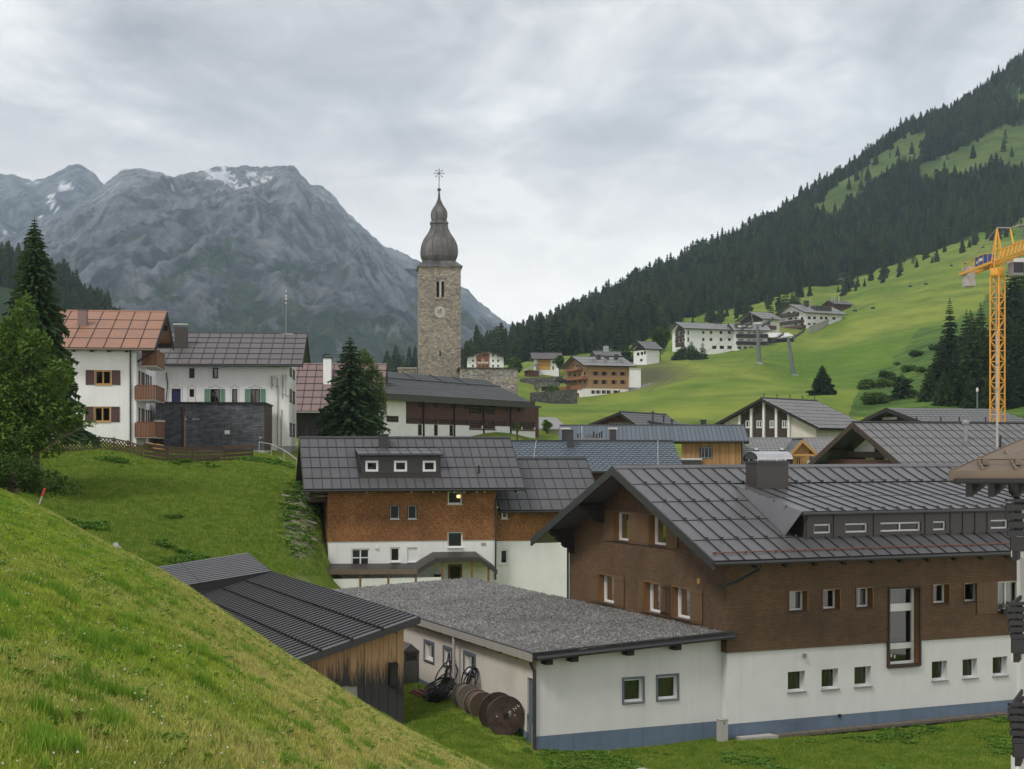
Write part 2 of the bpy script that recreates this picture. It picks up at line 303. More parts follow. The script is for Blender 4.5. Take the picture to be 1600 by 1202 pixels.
# ------------------------------------------------------------------ walls and windows
def clip(poly, conv):
    out_ = poly
    n = len(conv)
    for i in range(n):
        a, b = conv[i], conv[(i+1) % n]; inp = out_; out_ = []
        if not inp: return []
        side = lambda p: (b[0]-a[0])*(p[1]-a[1])-(b[1]-a[1])*(p[0]-a[0])
        for j in range(len(inp)):
            p, q = inp[j], inp[(j+1) % len(inp)]; sp, sq = side(p), side(q)
            if sp >= -1e-9: out_.append(p)
            if (sp > 1e-9 and sq < -1e-9) or (sp < -1e-9 and sq > 1e-9):
                t = sp/(sp-sq); out_.append((p[0]+(q[0]-p[0])*t, p[1]+(q[1]-p[1])*t))
    return out_
class Wall:
    """side F: plane y=c facing -y; L: plane x=c facing -x; R: plane x=c facing +x"""
    def __init__(s, root, fr, side, c): s.root, s.fr, s.side, s.c, s.holes = root, fr, side, c, []
    def T(s, a, d, z):
        return Vector((a, s.c-d, z)) if s.side == 'F' else Vector((s.c-d, a, z)) if s.side == 'L' else Vector((s.c+d, a, z))
    def px(s, u, v):
        q = s.fr.onY(u, v, s.c) if s.side == 'F' else s.fr.onX(u, v, s.c)
        return (q.x if s.side == 'F' else q.y), q.z
    def rect(s, u0, v0, u1, v1):
        um = (u0+u1)/2; a0, a1 = s.px(u0, v0)[0], s.px(u1, v0)[0]
        return min(a0, a1), max(a0, a1), s.px(um, v1)[1], s.px(um, v0)[1]
    def bx(s, mb, a0, a1, d0, d1, z0, z1):
        return mb.hexa([s.T(a0, d0, z0), s.T(a1, d0, z0), s.T(a1, d1, z0), s.T(a0, d1, z0), s.T(a0, d0, z1), s.T(a1, d0, z1), s.T(a1, d1, z1), s.T(a0, d1, z1)])
    def face(s, name, m, poly, d=0.0, label=None, mb=None):
        own = mb is None; mb = mb or MB()
        ar = sum(poly[i][0]*poly[(i+1) % len(poly)][1]-poly[(i+1) % len(poly)][0]*poly[i][1] for i in range(len(poly)))
        if ar < 0: poly = poly[::-1]
        a0, a1 = min(p[0] for p in poly), max(p[0] for p in poly); z0, z1 = min(p[1] for p in poly), max(p[1] for p in poly)
        hs = [h for h in s.holes if h[0] < a1 and h[1] > a0 and h[2] < z1 and h[3] > z0]
        xs = sorted({a0, a1, *[x for h in hs for x in h[:2] if a0 < x < a1]}); zs = sorted({z0, z1, *[x for h in hs for x in h[2:4] if z0 < x < z1]})
        for i in range(len(xs)-1):
            for j in range(len(zs)-1):
                cxx, czz = (xs[i]+xs[i+1])/2, (zs[j]+zs[j+1])/2
                if any(h[0] < cxx < h[1] and h[2] < czz < h[3] for h in hs): continue
                c = clip([(xs[i], zs[j]), (xs[i+1], zs[j]), (xs[i+1], zs[j+1]), (xs[i], zs[j+1])], poly)
                if len(c) > 2: mb.quad(*[s.T(p[0], d, p[1]) for p in c])
        for h in hs:
            x0, x1, y0, y1 = max(h[0], a0), min(h[1], a1), max(h[2], z0), min(h[3], z1); r = -h[4]
            if h[0] >= a0: mb.quad(s.T(x0, d, y0), s.T(x0, r, y0), s.T(x0, r, y1), s.T(x0, d, y1))
            if h[1] <= a1: mb.quad(s.T(x1, d, y0), s.T(x1, d, y1), s.T(x1, r, y1), s.T(x1, r, y0))
            if h[3] <= z1: mb.quad(s.T(x0, d, y1), s.T(x0, r, y1), s.T(x1, r, y1), s.T(x1, d, y1))
            if h[2] >= z0: mb.quad(s.T(x0, d, y0), s.T(x1, d, y0), s.T(x1, r, y0), s.T(x0, r, y0))
        return mb.build(name, m, s.root, label=label) if own else mb
    def window(s, r, fm='whiteframe', rec=0.12, fw=0.06, nx=1, nz=1, sill='sillgrey', curt=None, trim=None, lining=None, see=True, sillout=0.06, tilt=False, face_d=0.0, pm=None, name='window', trimw=0.08):
        a0, a1, z0, z1 = r; s.holes.append((a0, a1, z0, z1, rec))
        mb = MB(); th = min(0.06, rec*0.7+0.02)
        for x0, x1, y0, y1 in ((a0, a0+fw, z0, z1), (a1-fw, a1, z0, z1), (a0+fw, a1-fw, z0, z0+fw), (a0+fw, a1-fw, z1-fw, z1)):
            s.bx(mb, x0, x1, -rec, -rec+th, y0, y1)
        for i in range(1, nx):
            c = a0+(a1-a0)*i/nx; s.bx(mb, c-fw*.45, c+fw*.45, -rec+.002, -rec+th-.004, z0+fw, z1-fw)
        for j in range(1, nz):
            c = z0+(z1-z0)*j/nz; s.bx(mb, a0+fw, a1-fw, -rec+.003, -rec+th-.007, c-fw*.35, c+fw*.35)
        w = mb.build(name, M[fm], s.root)
        pb = MB(); q = -rec+.012
        if tilt:
            pb.quad(s.T(a0+fw, q, z0+fw), s.T(a1-fw, q, z0+fw), s.T(a1-fw, q+.003, z1-fw), s.T(a0+fw, q+.003, z1-fw))
            tb = MB(); tw = fw*.8
            A = lambda a, z: s.T(a, -rec+.03-0.16*(z-z0)/(z1-z0), z)
            for (p, qq) in (((a0+fw, z0+fw), (a0+fw, z1-fw)), ((a1-fw, z0+fw), (a1-fw, z1-fw)), ((a0+fw, z1-fw), (a1-fw, z1-fw))):
                tb.beam(A(*p), A(*qq), tw, .03)
            tb.build('tilted_sash', M[fm], w)
        else: pb.quad(s.T(a0+fw, q, z0+fw), s.T(a1-fw, q, z0+fw), s.T(a1-fw, q, z1-fw), s.T(a0+fw, q, z1-fw))
        pb.build('pane', M[pm] if pm else (M['glass'] if see else M['darkglass']), w)
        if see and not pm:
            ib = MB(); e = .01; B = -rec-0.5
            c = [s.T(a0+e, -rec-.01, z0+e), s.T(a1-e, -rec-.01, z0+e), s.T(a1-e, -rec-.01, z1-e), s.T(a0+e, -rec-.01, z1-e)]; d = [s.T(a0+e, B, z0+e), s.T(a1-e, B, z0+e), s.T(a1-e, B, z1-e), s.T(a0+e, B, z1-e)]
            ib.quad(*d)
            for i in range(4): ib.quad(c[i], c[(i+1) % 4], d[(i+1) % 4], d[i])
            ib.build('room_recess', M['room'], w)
            if curt:
                cm, c0, c1, k0, k1 = curt       # material, fractions across, fractions up
                cb = MB(); n = 10
                A0, A1 = a0+fw+(a1-a0-2*fw)*c0, a0+fw+(a1-a0-2*fw)*c1; Z0, Z1 = z0+fw+(z1-z0-2*fw)*k0, z0+fw+(z1-z0-2*fw)*k1
                for i in range(n):
                    p, q2 = A0+(A1-A0)*i/n, A0+(A1-A0)*(i+1)/n
                    cb.quad(s.T(p, -rec-.08-.03*(i % 2), Z0), s.T(q2, -rec-.08-.03*((i+1) % 2), Z0), s.T(q2, -rec-.08-.03*((i+1) % 2), Z1), s.T(p, -rec-.08-.03*(i % 2), Z1))
                cb.build('curtain', M[cm], w)
        if sill: s.bx(MB(), a0-.03, a1+.03, -rec+th, face_d+sillout, z0-.04, z0-.003).build('sill', M[sill], w)
        if lining:
            lb = MB(); D = face_d+.03; t_ = .035
            for x0, x1, y0, y1 in ((a0-t_, a0+.004, z0-.02, z1+t_), (a1-.004, a1+t_, z0-.02, z1+t_), (a0+.004, a1-.004, z1-.004, z1+t_)):
                s.bx(lb, x0, x1, -rec+th+.002, D, y0, y1)
            lb.build('lining', M[lining], w)
        if trim:
            lb = MB(); D = face_d+.025; t_ = trimw
            for x0, x1, y0, y1 in ((a0-t_, a0, z0-t_, z1+t_), (a1, a1+t_, z0-t_, z1+t_), (a0, a1, z1, z1+t_), (a0, a1, z0-t_, z0)):
                s.bx(lb, x0, x1, face_d, D, y0, y1)
            lb.build('trim', M[trim], w)
        return w
    def shutter(s, a0, a1, z0, z1, m='shutter', d=0.0, boards=3):
        mb = MB(); g = .006; w = (a1-a0)/boards
        for i in range(boards): s.bx(mb, a0+i*w+g/2, a0+(i+1)*w-g/2, d+.02, d+.045, z0, z1)
        for zc in (z0+(z1-z0)*.1, z1-(z1-z0)*.1): s.bx(mb, a0+.02, a1-.02, d+.046, d+.065, zc-.035, zc+.035)
        o = mb.build('shutter', M[m], s.root); return o
    def rshutter(s, u0, v0, u1, v1, **k):
        a0, a1, z0, z1 = s.rect(u0, v0, u1, v1); return s.shutter(a0, a1, z0, z1, **k)
# ------------------------------------------------------------------ roofs
PAN = {}
def panel_mesh(w, h, rib, foot, m, ribw=.03, g=.008):
    key = (round(w, 3), round(h, 3), rib, foot, m.name, g)
    if key not in PAN:
        b = MB()
        b.box(g, w-g, g, h-g, 0, .012)
        n0 = len(b.f)
        if rib: b.box(w-g+.001, w+ribw-g, 0, h, .001, rib)
        if foot: b.box(g, w-g-.001, h-g+.001, h+.014, -.004, .012+foot)
        PAN[key] = mesh('roof_panel', b.v, b.f, [m, M['seam']], mi=[0]*n0+[1]*(len(b.f)-n0))
    return PAN[key]
def roof_plane(root, p0, ex, ey, L, S, cols, rows, m, under='eavewood', thick=.16, rib=.045, foot=.012, skip=None, name='roof', pname='roof_panel', ribw=.03, lift=.004, gutter=None, fascia=None, gap=.008):
    """p0: upper start corner; ex along the ridge, ey down the slope"""
    ex, ey = Vector(ex).normalized(), Vector(ey).normalized(); nz = ex.cross(ey)
    if nz.z < 0: nz = -nz
    p0 = Vector(p0)
    sl = MB().slab([p0, p0+ex*L, p0+ex*L+ey*S, p0+ey*S], -nz*thick)
    ro = sl.build(name, M[fascia or under], root)
    w, h = L/cols, S/rows; me = panel_mesh(w, h, rib, foot, M[m], ribw, gap)
    for i in range(cols):
        for j in range(rows):
            if skip and skip((i+.5)*w, (j+.5)*h): continue
            q = p0+ex*(i*w)+ey*(j*h)+nz*lift
            o = bpy.data.objects.new(pname, me); COL.objects.link(o); o.parent = ro
            mt = Matrix((ex, ey, nz)).transposed() if ex.cross(ey).dot(nz) > 0 else Matrix((ex, ey, nz)).transposed()
            o.matrix_basis = Matrix.Translation(q) @ mt.to_4x4()
    if gutter:
        g = MB(); e0, e1 = p0+ey*(S+.06)-nz*.06, p0+ex*L+ey*(S+.06)-nz*.06
        g.tube([e0, e1], .065, 8); g.build('gutter', M[gutter], ro)
    return ro
def gable_roof(root, X0, X1, Y0, Y1, yr, zr, ze, cols, rows, m, back=True, ridge_m=None, **k):
    """ridge along x at y=yr; eaves at y=Y0 (front) and Y1"""
    S0 = math.hypot(yr-Y0, zr-ze); zb = zr-(zr-ze)*(Y1-yr)/(yr-Y0); S1 = math.hypot(Y1-yr, zr-zb)
    fr_ = roof_plane(root, (X0, yr, zr), (1, 0, 0), (0, Y0-yr, ze-zr), X1-X0, S0, cols, rows, m, **k)
    k2 = dict(k); k2.pop('skip', None)
    bk = None
    if back:
        w = (X1-X0)/cols; me_rows = rows
        nx = (Vector((1, 0, 0))).cross(Vector((0, Y1-yr, zb-zr)).normalized()); nx = nx if nx.z > 0 else -nx
        sl = MB().slab([(X0, yr, zr), (X1, yr, zr), (X1, Y1, zb), (X0, Y1, zb)], -nx*k.get('thick', .16)); bk = sl.build('rear_roof', M[m], root)
    rb = MB(); rb.slab([(X0-.01, yr-.14, zr-.03), (X1+.01, yr-.14, zr-.03), (X1+.01, yr, zr+.07), (X0-.01, yr, zr+.07)], (0, 0, .03)); rb.slab([(X0-.01, yr+.14, zr-.03), (X1+.01, yr+.14, zr-.03), (X1+.01, yr+.001, zr+.07), (X0-.01, yr+.001, zr+.07)], (0, 0, .03))
    rb.build('ridge_cap', M[ridge_m or m], fr_)
    return fr_, bk, zb
def verge(root, x, Y0, yr, Y1, zr, ze, zb, m='darkmetal', h=.22, w=.05, name='bargeboard'):
    for (ya, za, yb, zb_) in ((Y0, ze, yr, zr), (Y1, zb, yr, zr)):
        MB().slab([(x-w/2, ya, za+.05), (x-w/2, yb, zb_+.05), (x-w/2, yb, zb_-h), (x-w/2, ya, za-h)], (w, 0, 0)).build(name, M[m], root)
# ------------------------------------------------------------------ numpy noise
_perm = np.random.default_rng(3).permutation(256); _perm = np.concatenate([_perm, _perm, _perm])
def vnoise(x, y, seed=0):
    xi, yi = np.floor(x).astype(int), np.floor(y).astype(int); xf, yf = x-xi, y-yi
    h = lambda i, j: _perm[(_perm[(i+seed*17) & 255]+j) & 255]/255.0
    u, v = xf*xf*(3-2*xf), yf*yf*(3-2*yf)
    return (h(xi, yi)*(1-u)+h(xi+1, yi)*u)*(1-v)+(h(xi, yi+1)*(1-u)+h(xi+1, yi+1)*u)*v
def fbm(x, y, o=5, seed=0, ridged=False, gain=.5):
    s, a, n = 0, 1.0, 0
    for k in range(o):
        q = vnoise(x*2**k+k*7.3, y*2**k-k*3.1, seed+k)
        if ridged: q = 1-np.abs(2*q-1)
        s = s+a*q; n += a; a *= gain
    return s/n
def inpoly(u, v, poly):
    u, v = np.asarray(u), np.asarray(v); r = np.zeros(np.broadcast(u, v).shape, bool); n = len(poly)
    for i in range(n):
        (x0, y0), (x1, y1) = poly[i], poly[(i+1) % n]
        if y0 == y1: continue
        c = ((y0 > v) != (y1 > v)) & (u < (x1-x0)*(v-y0)/(y1-y0)+x0); r ^= c
    return r
class TPS:
    def __init__(s, pts, vals, lam=1e-4):
        s.p = np.array(pts, float); n = len(s.p)
        d = np.linalg.norm(s.p[:, None]-s.p[None], axis=2); K = s.k(d)+lam*np.eye(n)
        Pm = np.c_[np.ones(n), s.p]; A = np.block([[K, Pm], [Pm.T, np.zeros((3, 3))]]); s.w = np.linalg.solve(A, np.r_[vals, 0, 0, 0])
    @staticmethod
    def k(r): return np.where(r > 0, r*r*np.log(np.maximum(r, 1e-9)), 0)
    def __call__(s, x, y):
        x, y = np.asarray(x, float), np.asarray(y, float); o = s.w[-3]+s.w[-2]*x+s.w[-1]*y
        for i, (a, b) in enumerate(s.p): o = o+s.w[i]*s.k(np.hypot(x-a, y-b))
        return o
def zv(z, Y): return VH-(z-CZ)*F/Y
def grid_mesh(name, X, Y, Z, attrs=None, smooth=True):
    nv, nu = X.shape; co = np.empty((nv*nu, 3), np.float32); co[:, 0] = X.ravel(); co[:, 1] = Y.ravel(); co[:, 2] = Z.ravel()
    idx = np.arange(nv*nu).reshape(nv, nu); q = np.stack([idx[:-1, :-1], idx[:-1, 1:], idx[1:, 1:], idx[1:, :-1]], -1).reshape(-1, 4)
    me = bpy.data.meshes.new(name); me.vertices.add(len(co)); me.vertices.foreach_set('co', co.ravel()); me.loops.add(q.size); me.loops.foreach_set('vertex_index', q.ravel().astype(np.int32))
    me.polygons.add(len(q)); me.polygons.foreach_set('loop_start', np.arange(0, q.size, 4, dtype=np.int32)); me.polygons.foreach_set('loop_total', np.full(len(q), 4, np.int32))
    me.polygons.foreach_set('use_smooth', np.full(len(q), smooth)); me.update(); me.validate()
    for k, a in (attrs or {}).items():
        at = me.attributes.new(k, 'FLOAT', 'POINT'); at.data.foreach_set('value', np.clip(a, 0, 1).ravel().astype(np.float32))
    return me
# ------------------------------------------------------------------ valley floor, banks and hills: survey points (column, row, distance)
TP = [
 # lawn and the yards round the nearest houses
 (-300, zv(.8, 43), 43), (100, zv(.8, 43), 43), (450, zv(.8, 44), 44), (740, 1202, 43), (838, 1172, 45.6), (1137, 1155, 48), (1600, 1112, 53), (1200, zv(.5, 40), 40), (1900, zv(.5, 45), 45), (1500, zv(.5, 30), 30), (800, zv(.6, 30), 30), (2200, zv(.6, 35), 35), (300, zv(.8, 30), 30), (-300, zv(.8, 30), 30),
 (790, 1148, 46.2), (742, 1112, 48.5), (650, 1078, 53.8), (600, zv(1.2, 62), 62), (500, zv(2.0, 72), 72), (900, zv(.0, 72), 72), (1300, zv(.8, 65), 65), (1700, zv(.8, 70), 70), (2200, zv(1, 80), 80),
 (700, zv(1.0, 90), 90), (520, zv(2.0, 88), 88), (900, zv(-.7, 90), 90), (780, zv(.0, 90), 90), (1200, zv(2, 95), 95), (1700, zv(2, 100), 100),
 # green bank below the left-hand houses
 (480, 886, 84), (430, 884, 80), (320, 880, 76), (250, 878, 74), (120, 860, 72), (0, 830, 70), (-300, 800, 72),
 (440, 800, 90), (350, 790, 88), (250, 785, 86), (120, 775, 85), (0, 750, 84), (490, 800, 92),
 (60, 704, 97), (160, 703, 98), (230, 712, 101), (320, 722, 104), (400, 716, 108), (430, 716, 112), (470, 735, 110), (495, 760, 104), (0, 700, 95), (-300, 690, 98),
 (213, 697, 106), (420, 706, 118), (460, 710, 124), (300, 700, 122), (0, 690, 120),
 # village floor behind
 (500, 720, 130), (620, 760, 120), (760, 760, 120), (900, 780, 115), (1150, 780, 115), (1500, 790, 110), (1900, 800, 110),
 (560, 690, 150), (700, 690, 160), (836, 685, 178), (870, 692, 175), (1000, 700, 160), (1200, 700, 160), (1400, 700, 165), (1700, 690, 165), (2200, 680, 165),
 (600, 620, 200), (700, 615, 205), (800, 620, 200), (300, 660, 190), (0, 640, 190), (-300, 620, 190),
 # meadow
 (830, 652, 228), (900, 655, 225), (1000, 668, 205), (1100, 672, 200), (1200, 668, 195), (1320, 672, 190),
 (850, 636, 290), (900, 630, 330), (983, 616, 398), (945, 622, 392), (870, 627, 385), (1040, 600, 400), (1100, 596, 360), (1100, 635, 260), (1200, 630, 255), (1300, 625, 245),
 (855, 581, 445), (890, 585, 450), (820, 600, 420), (860, 600, 430), (820, 584, 455), (757, 580, 430), (950, 578, 470), (1005, 575, 480), (1040, 556, 530), (1050, 552, 543), (1120, 553, 543), (1150, 549, 548), (1210, 540, 560), (1060, 575, 470),
 (1186, 569, 440), (1242, 588, 420), (1225, 520, 615), (1310, 508, 620), (1335, 472, 690), (1160, 525, 600), (1320, 545, 500), (1330, 590, 350), (1450, 470, 600), (1430, 540, 430), (1500, 440, 640), (1530, 500, 480), (1400, 600, 310),
 (1590, 372, 900), (1500, 398, 830), (1590, 420, 660), (1420, 420, 830), (1400, 470, 640), (1680, 360, 880), (1800, 300, 900),
 # wooded gully on the right
 (1340, 648, 225), (1450, 640, 220), (1550, 645, 215), (1700, 620, 220), (1460, 600, 270), (1540, 590, 280), (1600, 560, 300), (1600, 500, 370), (1750, 500, 350), (2100, 480, 330),
 # upper edge of the meadow, the wood above it and the skyline
 (1000, 530, 640), (1050, 515, 690), (1100, 507, 720), (1200, 484, 790), (1300, 462, 850), (1430, 412, 930), (1590, 355, 1020), (1700, 310, 1050), (880, 552, 650), (950, 549, 650), (820, 572, 620),
 (900, 530, 800), (1000, 500, 850), (1100, 460, 950), (1200, 420, 1020), (1300, 385, 1080), (1450, 310, 1180), (1600, 250, 1220), (1600, 175, 1380), (1750, 150, 1350),
 (800, 547, 950), (850, 527, 1000), (900, 503, 1060), (1000, 449, 1160), (1100, 405, 1250), (1200, 353, 1320), (1290, 294, 1380), (1400, 216, 1440), (1500, 164, 1480), (1600, 88, 1520), (1750, 0, 1560), (2000, -120, 1600),
 (800, 600, 1300), (1000, 520, 1500), (1200, 440, 1650), (1400, 330, 1750), (1600, 230, 1800), (2000, 50, 1900),
 (720, 578, 900), (650, 584, 880), (600, 588, 900), (700, 620, 1300), (500, 640, 900), (500, 660, 1400),
 # wooded spur behind the left-hand houses
 (-300, 330, 900), (0, 426, 880), (90, 440, 880), (150, 492, 900), (220, 540, 900), (300, 590, 900), (0, 560, 500), (0, 520, 1300), (200, 600, 1300), (-300, 480, 1300), (200, 640, 500), (450, 640, 450), (650, 600, 400), (-300, 560, 450)]
sU, sL = 1/500.0, 1.0
tps = TPS([(u*sU, math.log(Y)*sL) for u, v, Y in TP], np.array([v for u, v, Y in TP], float), 2e-4)
def terr_v(u, Y): return tps(np.asarray(u, float)*sU, np.log(np.asarray(Y, float))*sL)
def terr_z(x, y):
    x, y = np.asarray(x, float), np.asarray(y, float); u = 800+F*x/y
    return CZ+(VH-terr_v(u, y))*y/F+bumps(x, y)
def bumps(x, y):
    far = np.clip((y-180)/500, 0, 1)
    return (fbm(x/7, y/7, 3, 5)-.5)*.25*np.clip((y-75)/20, 0, 1)+far*((fbm(x/55, y/80, 4, 9)-.5)*9)+far*(fbm(x/14, y/30, 3, 19)-.5)*2.2
FOREST = [(700, 600), (760, 560), (800, 520), (900, 470), (1000, 420), (1100, 380), (1200, 330), (1290, 260), (1400, 180), (1500, 130), (1600, 40), (1900, -150), (2200, -200), (2200, 300), (1700, 300), (1600, 344), (1500, 378), (1430, 400), (1380, 416), (1310, 443), (1210, 466), (1100, 490), (1030, 514), (960, 540), (905, 552), (850, 572), (800, 600)]
CLEAR = [[(1262, 335), (1290, 300), (1345, 262), (1400, 220), (1450, 205), (1440, 250), (1390, 285), (1340, 312), (1290, 345)],
         [(1430, 262), (1500, 228), (1560, 204), (1660, 180), (1660, 265), (1560, 272), (1500, 284), (1440, 290)], [(1590, 130), (1640, 110), (1640, 170), (1592, 160)]]
GULLY = [(1440, 700), (1445, 610), (1462, 560), (1475, 520), (1500, 500), (1530, 490), (1545, 450), (1585, 420), (1620, 400), (2200, 330), (2200, 700)]
BUSH = [(1325, 650), (1345, 600), (1390, 560), (1440, 520), (1475, 515), (1455, 610), (1445, 660)]
ui = np.concatenate([np.linspace(-700, -60, 60, endpoint=False), np.linspace(-60, 1660, 560, endpoint=False), np.linspace(1660, 2500, 70)])
Yi = np.exp(np.concatenate([np.linspace(math.log(26), math.log(60), 30, endpoint=False), np.linspace(math.log(60), math.log(1950), 330)]))
UU, YY = np.meshgrid(ui, Yi); XX = (UU-800)/F*YY; VV = terr_v(UU, YY); ZZ = CZ+(VH-VV)*YY/F+bumps(XX, YY)
VN = VV+ (fbm(XX/25, YY/25, 3, 2)-.5)*16
att = dict(
 wood=(inpoly(UU, VN, FOREST) & ~np.any([inpoly(UU, VN, c) for c in CLEAR], 0) & (YY > 560)) | ((UU < 420) & (YY > 600)),
 alp_haze=np.clip((YY-1080)/120, 0, 1),
 gully=((inpoly(UU, VN, GULLY) | inpoly(UU, VN, BUSH)) & (YY < 560) & (YY > 180)).astype(float),
 meadow=((YY > 180) & (UU > 780)).astype(float),
 brown=np.clip(1.3-np.hypot((UU-1010)/70, (VV-592)/24), 0, 1)*(YY > 380)*(YY < 560),
 bare=np.clip(1.8-np.hypot((UU-470)/26, (VV-815)/60), 0, 1)*(YY < 110))
gm = grid_mesh('ground', XX, YY, ZZ, att)
def attr(t, name): return N(t, 'ShaderNodeAttribute', attribute_name=name).outputs['Fac']
def mixc(t, f, a, b):
    m = N(t, 'ShaderNodeMix', data_type='RGBA')
    for i, x in ((6, a), (7, b)):
        if isinstance(x, tuple): m.inputs[i].default_value = (*x, 1)
        else: LK(t, x, m.inputs[i])
    if isinstance(f, (int, float)): m.inputs[0].default_value = f
    else: LK(t, f, m.inputs[0])
    return m.outputs[2]
def posnoise(t, scale, detail=6, rough=.6, stretch=(1, 1, 1), rz=0, dist=0):
    g = N(t, 'ShaderNodeNewGeometry'); mp = N(t, 'ShaderNodeMapping'); mp.inputs['Scale'].default_value = stretch; mp.inputs['Rotation'].default_value = (0, 0, rz); LK(t, g.outputs['Position'], mp.inputs[0])
    n = N(t, 'ShaderNodeTexNoise', i_Scale=scale, i_Detail=float(detail), i_Roughness=rough, i_Distortion=float(dist)); LK(t, mp.outputs[0], n.inputs['Vector']); return n.outputs[0]
gmat = bpy.data.materials.new('valley_grass'); gmat.use_nodes = True; t = gmat.node_tree; B = t.nodes['Principled BSDF']; B.inputs['Roughness'].default_value = 0.95; B.inputs['Specular IOR Level'].default_value = 0.15
near = mixc(t, ramp(t, posnoise(t, .35, 7), [(.38, 0.0), (.62, 1.0)]), (0.110, 0.200, 0.015), (0.235, 0.290, 0.040))
near = mixc(t, math_n(t, 'MULTIPLY', ramp(t, posnoise(t, 2.2, 5, .7), [(.40, 0.0), (.72, 1.0)]), .6), near, (0.12, 0.125, 0.045))
mead = mixc(t, ramp(t, posnoise(t, .012, 7, .6, (1, .5, 1.6), .5), [(.40, 0.0), (.60, 1.0)]), (0.088, 0.172, 0.012), (0.225, 0.270, 0.040))
mead = mixc(t, math_n(t, 'MULTIPLY', ramp(t, posnoise(t, .07, 6, .65, (1, .35, 3), .5), [(.42, 0.0), (.66, 1.0)]), .7), mead, (0.062, 0.118, 0.014))
mead = mixc(t, math_n(t, 'MULTIPLY', ramp(t, posnoise(t, .35, 6, .7, (1, .2, 4), .5), [(.52, 0.0), (.68, 1.0)]), .45), mead, (0.22, 0.215, 0.075))
mead = mixc(t, math_n(t, 'MULTIPLY', ramp(t, posnoise(t, .022, 8, .7, (1, .3, 5), .5), [(.60, 0.0), (.63, 1.0)]), .35), mead, (0.045, 0.080, 0.018))
c = mixc(t, attr(t, 'meadow'), near, mead)
c = mixc(t, attr(t, 'alp_haze'), c, mixc(t, ramp(t, posnoise(t, .03, 8, .7), [(.40, 0.0), (.62, 1.0)]), (0.050, 0.085, 0.022), (0.105, 0.150, 0.042)))  # dull high pasture, with the hazier look of distance put into its green
c = mixc(t, attr(t, 'brown'), c, (0.085, 0.085, 0.040))
c = mixc(t, attr(t, 'bare'), c, mixc(t, ramp(t, posnoise(t, 3.0, 4), [(.4, 0.0), (.6, 1.0)]), (0.27, 0.25, 0.18), (0.12, 0.16, 0.03)))
wd = mixc(t, ramp(t, posnoise(t, .05, 5), [(.4, 0.0), (.65, 1.0)]), (0.012, 0.026, 0.012), (0.026, 0.052, 0.018))
c = mixc(t, attr(t, 'wood'), c, wd)
c = mixc(t, attr(t, 'gully'), c, mixc(t, ramp(t, posnoise(t, .12, 6), [(.4, 0.0), (.62, 1.0)]), (0.040, 0.085, 0.014), (0.095, 0.165, 0.026)))
LK(t, c, B.inputs['Base Color'])
bp = N(t, 'ShaderNodeBump', i_Strength=0.6, i_Distance=0.15); LK(t, posnoise(t, 2.0, 8, .75), bp.inputs['Height']); LK(t, bp.outputs[0], B.inputs['Normal'])
gm.materials.append(gmat)
ground = obj('ground', gm, kind='structure', label='grassy valley floor, banks and hillsides under the village and the woods')
# ------------------------------------------------------------------ the near slope the picture is taken from
SVS = [(-800, 480), (-300, 640), (-60, 742), (0, 768), (60, 791), (110, 822), (150, 846), (200, 869), (250, 894), (300, 926), (350, 962), (400, 996), (450, 1029), (500, 1061), (550, 1094), (600, 1126), (650, 1152), (700, 1177), (750, 1200), (850, 1245), (1000, 1310), (1300, 1430), (2000, 1700)]
SYS = [(-800, 75), (0, 58), (250, 48), (500, 42), (700, 40), (2000, 38)]
su = np.array([a for a, b in SVS], float); sv = np.array([b for a, b in SVS], float)
def slope_v(u, Y):
    k = sum(np.interp(u+d, su, sv) for d in (-30, -15, 0, 15, 30))/5; Ys = np.interp(u, [a for a, b in SYS], [b for a, b in SYS])
    return k+F*2.0*(1/Y+Y/Ys**2-2/Ys)
def slope_z(x, y):
    u = 800+F*x/y; return CZ+(VH-slope_v(u, y))*y/F+(fbm(x/1.3, y/1.3, 4, 31)-.5)*.16*np.clip(y/14, .3, 1)
u2 = np.linspace(-780, 1900, 520); Y2 = np.exp(np.linspace(math.log(3.2), math.log(66), 230))
U2, Yg2 = np.meshgrid(u2, Y2); X2 = (U2-800)/F*Yg2; Z2 = slope_z(X2, Yg2)
me2 = grid_mesh('grass_slope', X2, Yg2, Z2)
def slopecolor(t, blade=False):
    """green / straw / bare colour of the slope, as a function of the place alone"""
    g = N(t, 'ShaderNodeNewGeometry'); s = N(t, 'ShaderNodeSeparateXYZ'); LK(t, g.outputs['Position'], s.inputs[0])
    dry = posnoise(t, .22, 6, .62, (1, .55, 1)); fine = posnoise(t, 2.6, 6, .7)
    # lusher grass higher up on the left, drier turf lower down
    hgt = math_n(t, 'MULTIPLY', math_n(t, 'SUBTRACT', s.outputs[2], 7.1), 0.11)
    f = math_n(t, 'ADD', math_n(t, 'SUBTRACT', dry, hgt), math_n(t, 'MULTIPLY', math_n(t, 'SUBTRACT', fine, .5), .45))
    lush = mixc(t, ramp(t, fine, [(.35, 0.0), (.65, 1.0)]), (0.145, 0.240, 0.012), (0.315, 0.410, 0.032))
    straw = mixc(t, ramp(t, posnoise(t, 7.0, 4, .7), [(.35, 0.0), (.65, 1.0)]), (0.290, 0.315, 0.050), (0.52, 0.46, 0.150))
    return mixc(t, ramp(t, f, [(.33, 0.0), (.56, 1.0)]), lush, straw)
sm = bpy.data.materials.new('slope_turf'); sm.use_nodes = True; t = sm.node_tree; B = t.nodes['Principled BSDF']; B.inputs['Roughness'].default_value = 0.95; B.inputs['Specular IOR Level'].default_value = .1
LK(t, mixc(t, .30, slopecolor(t), (0.085, 0.075, 0.040)), B.inputs['Base Color'])
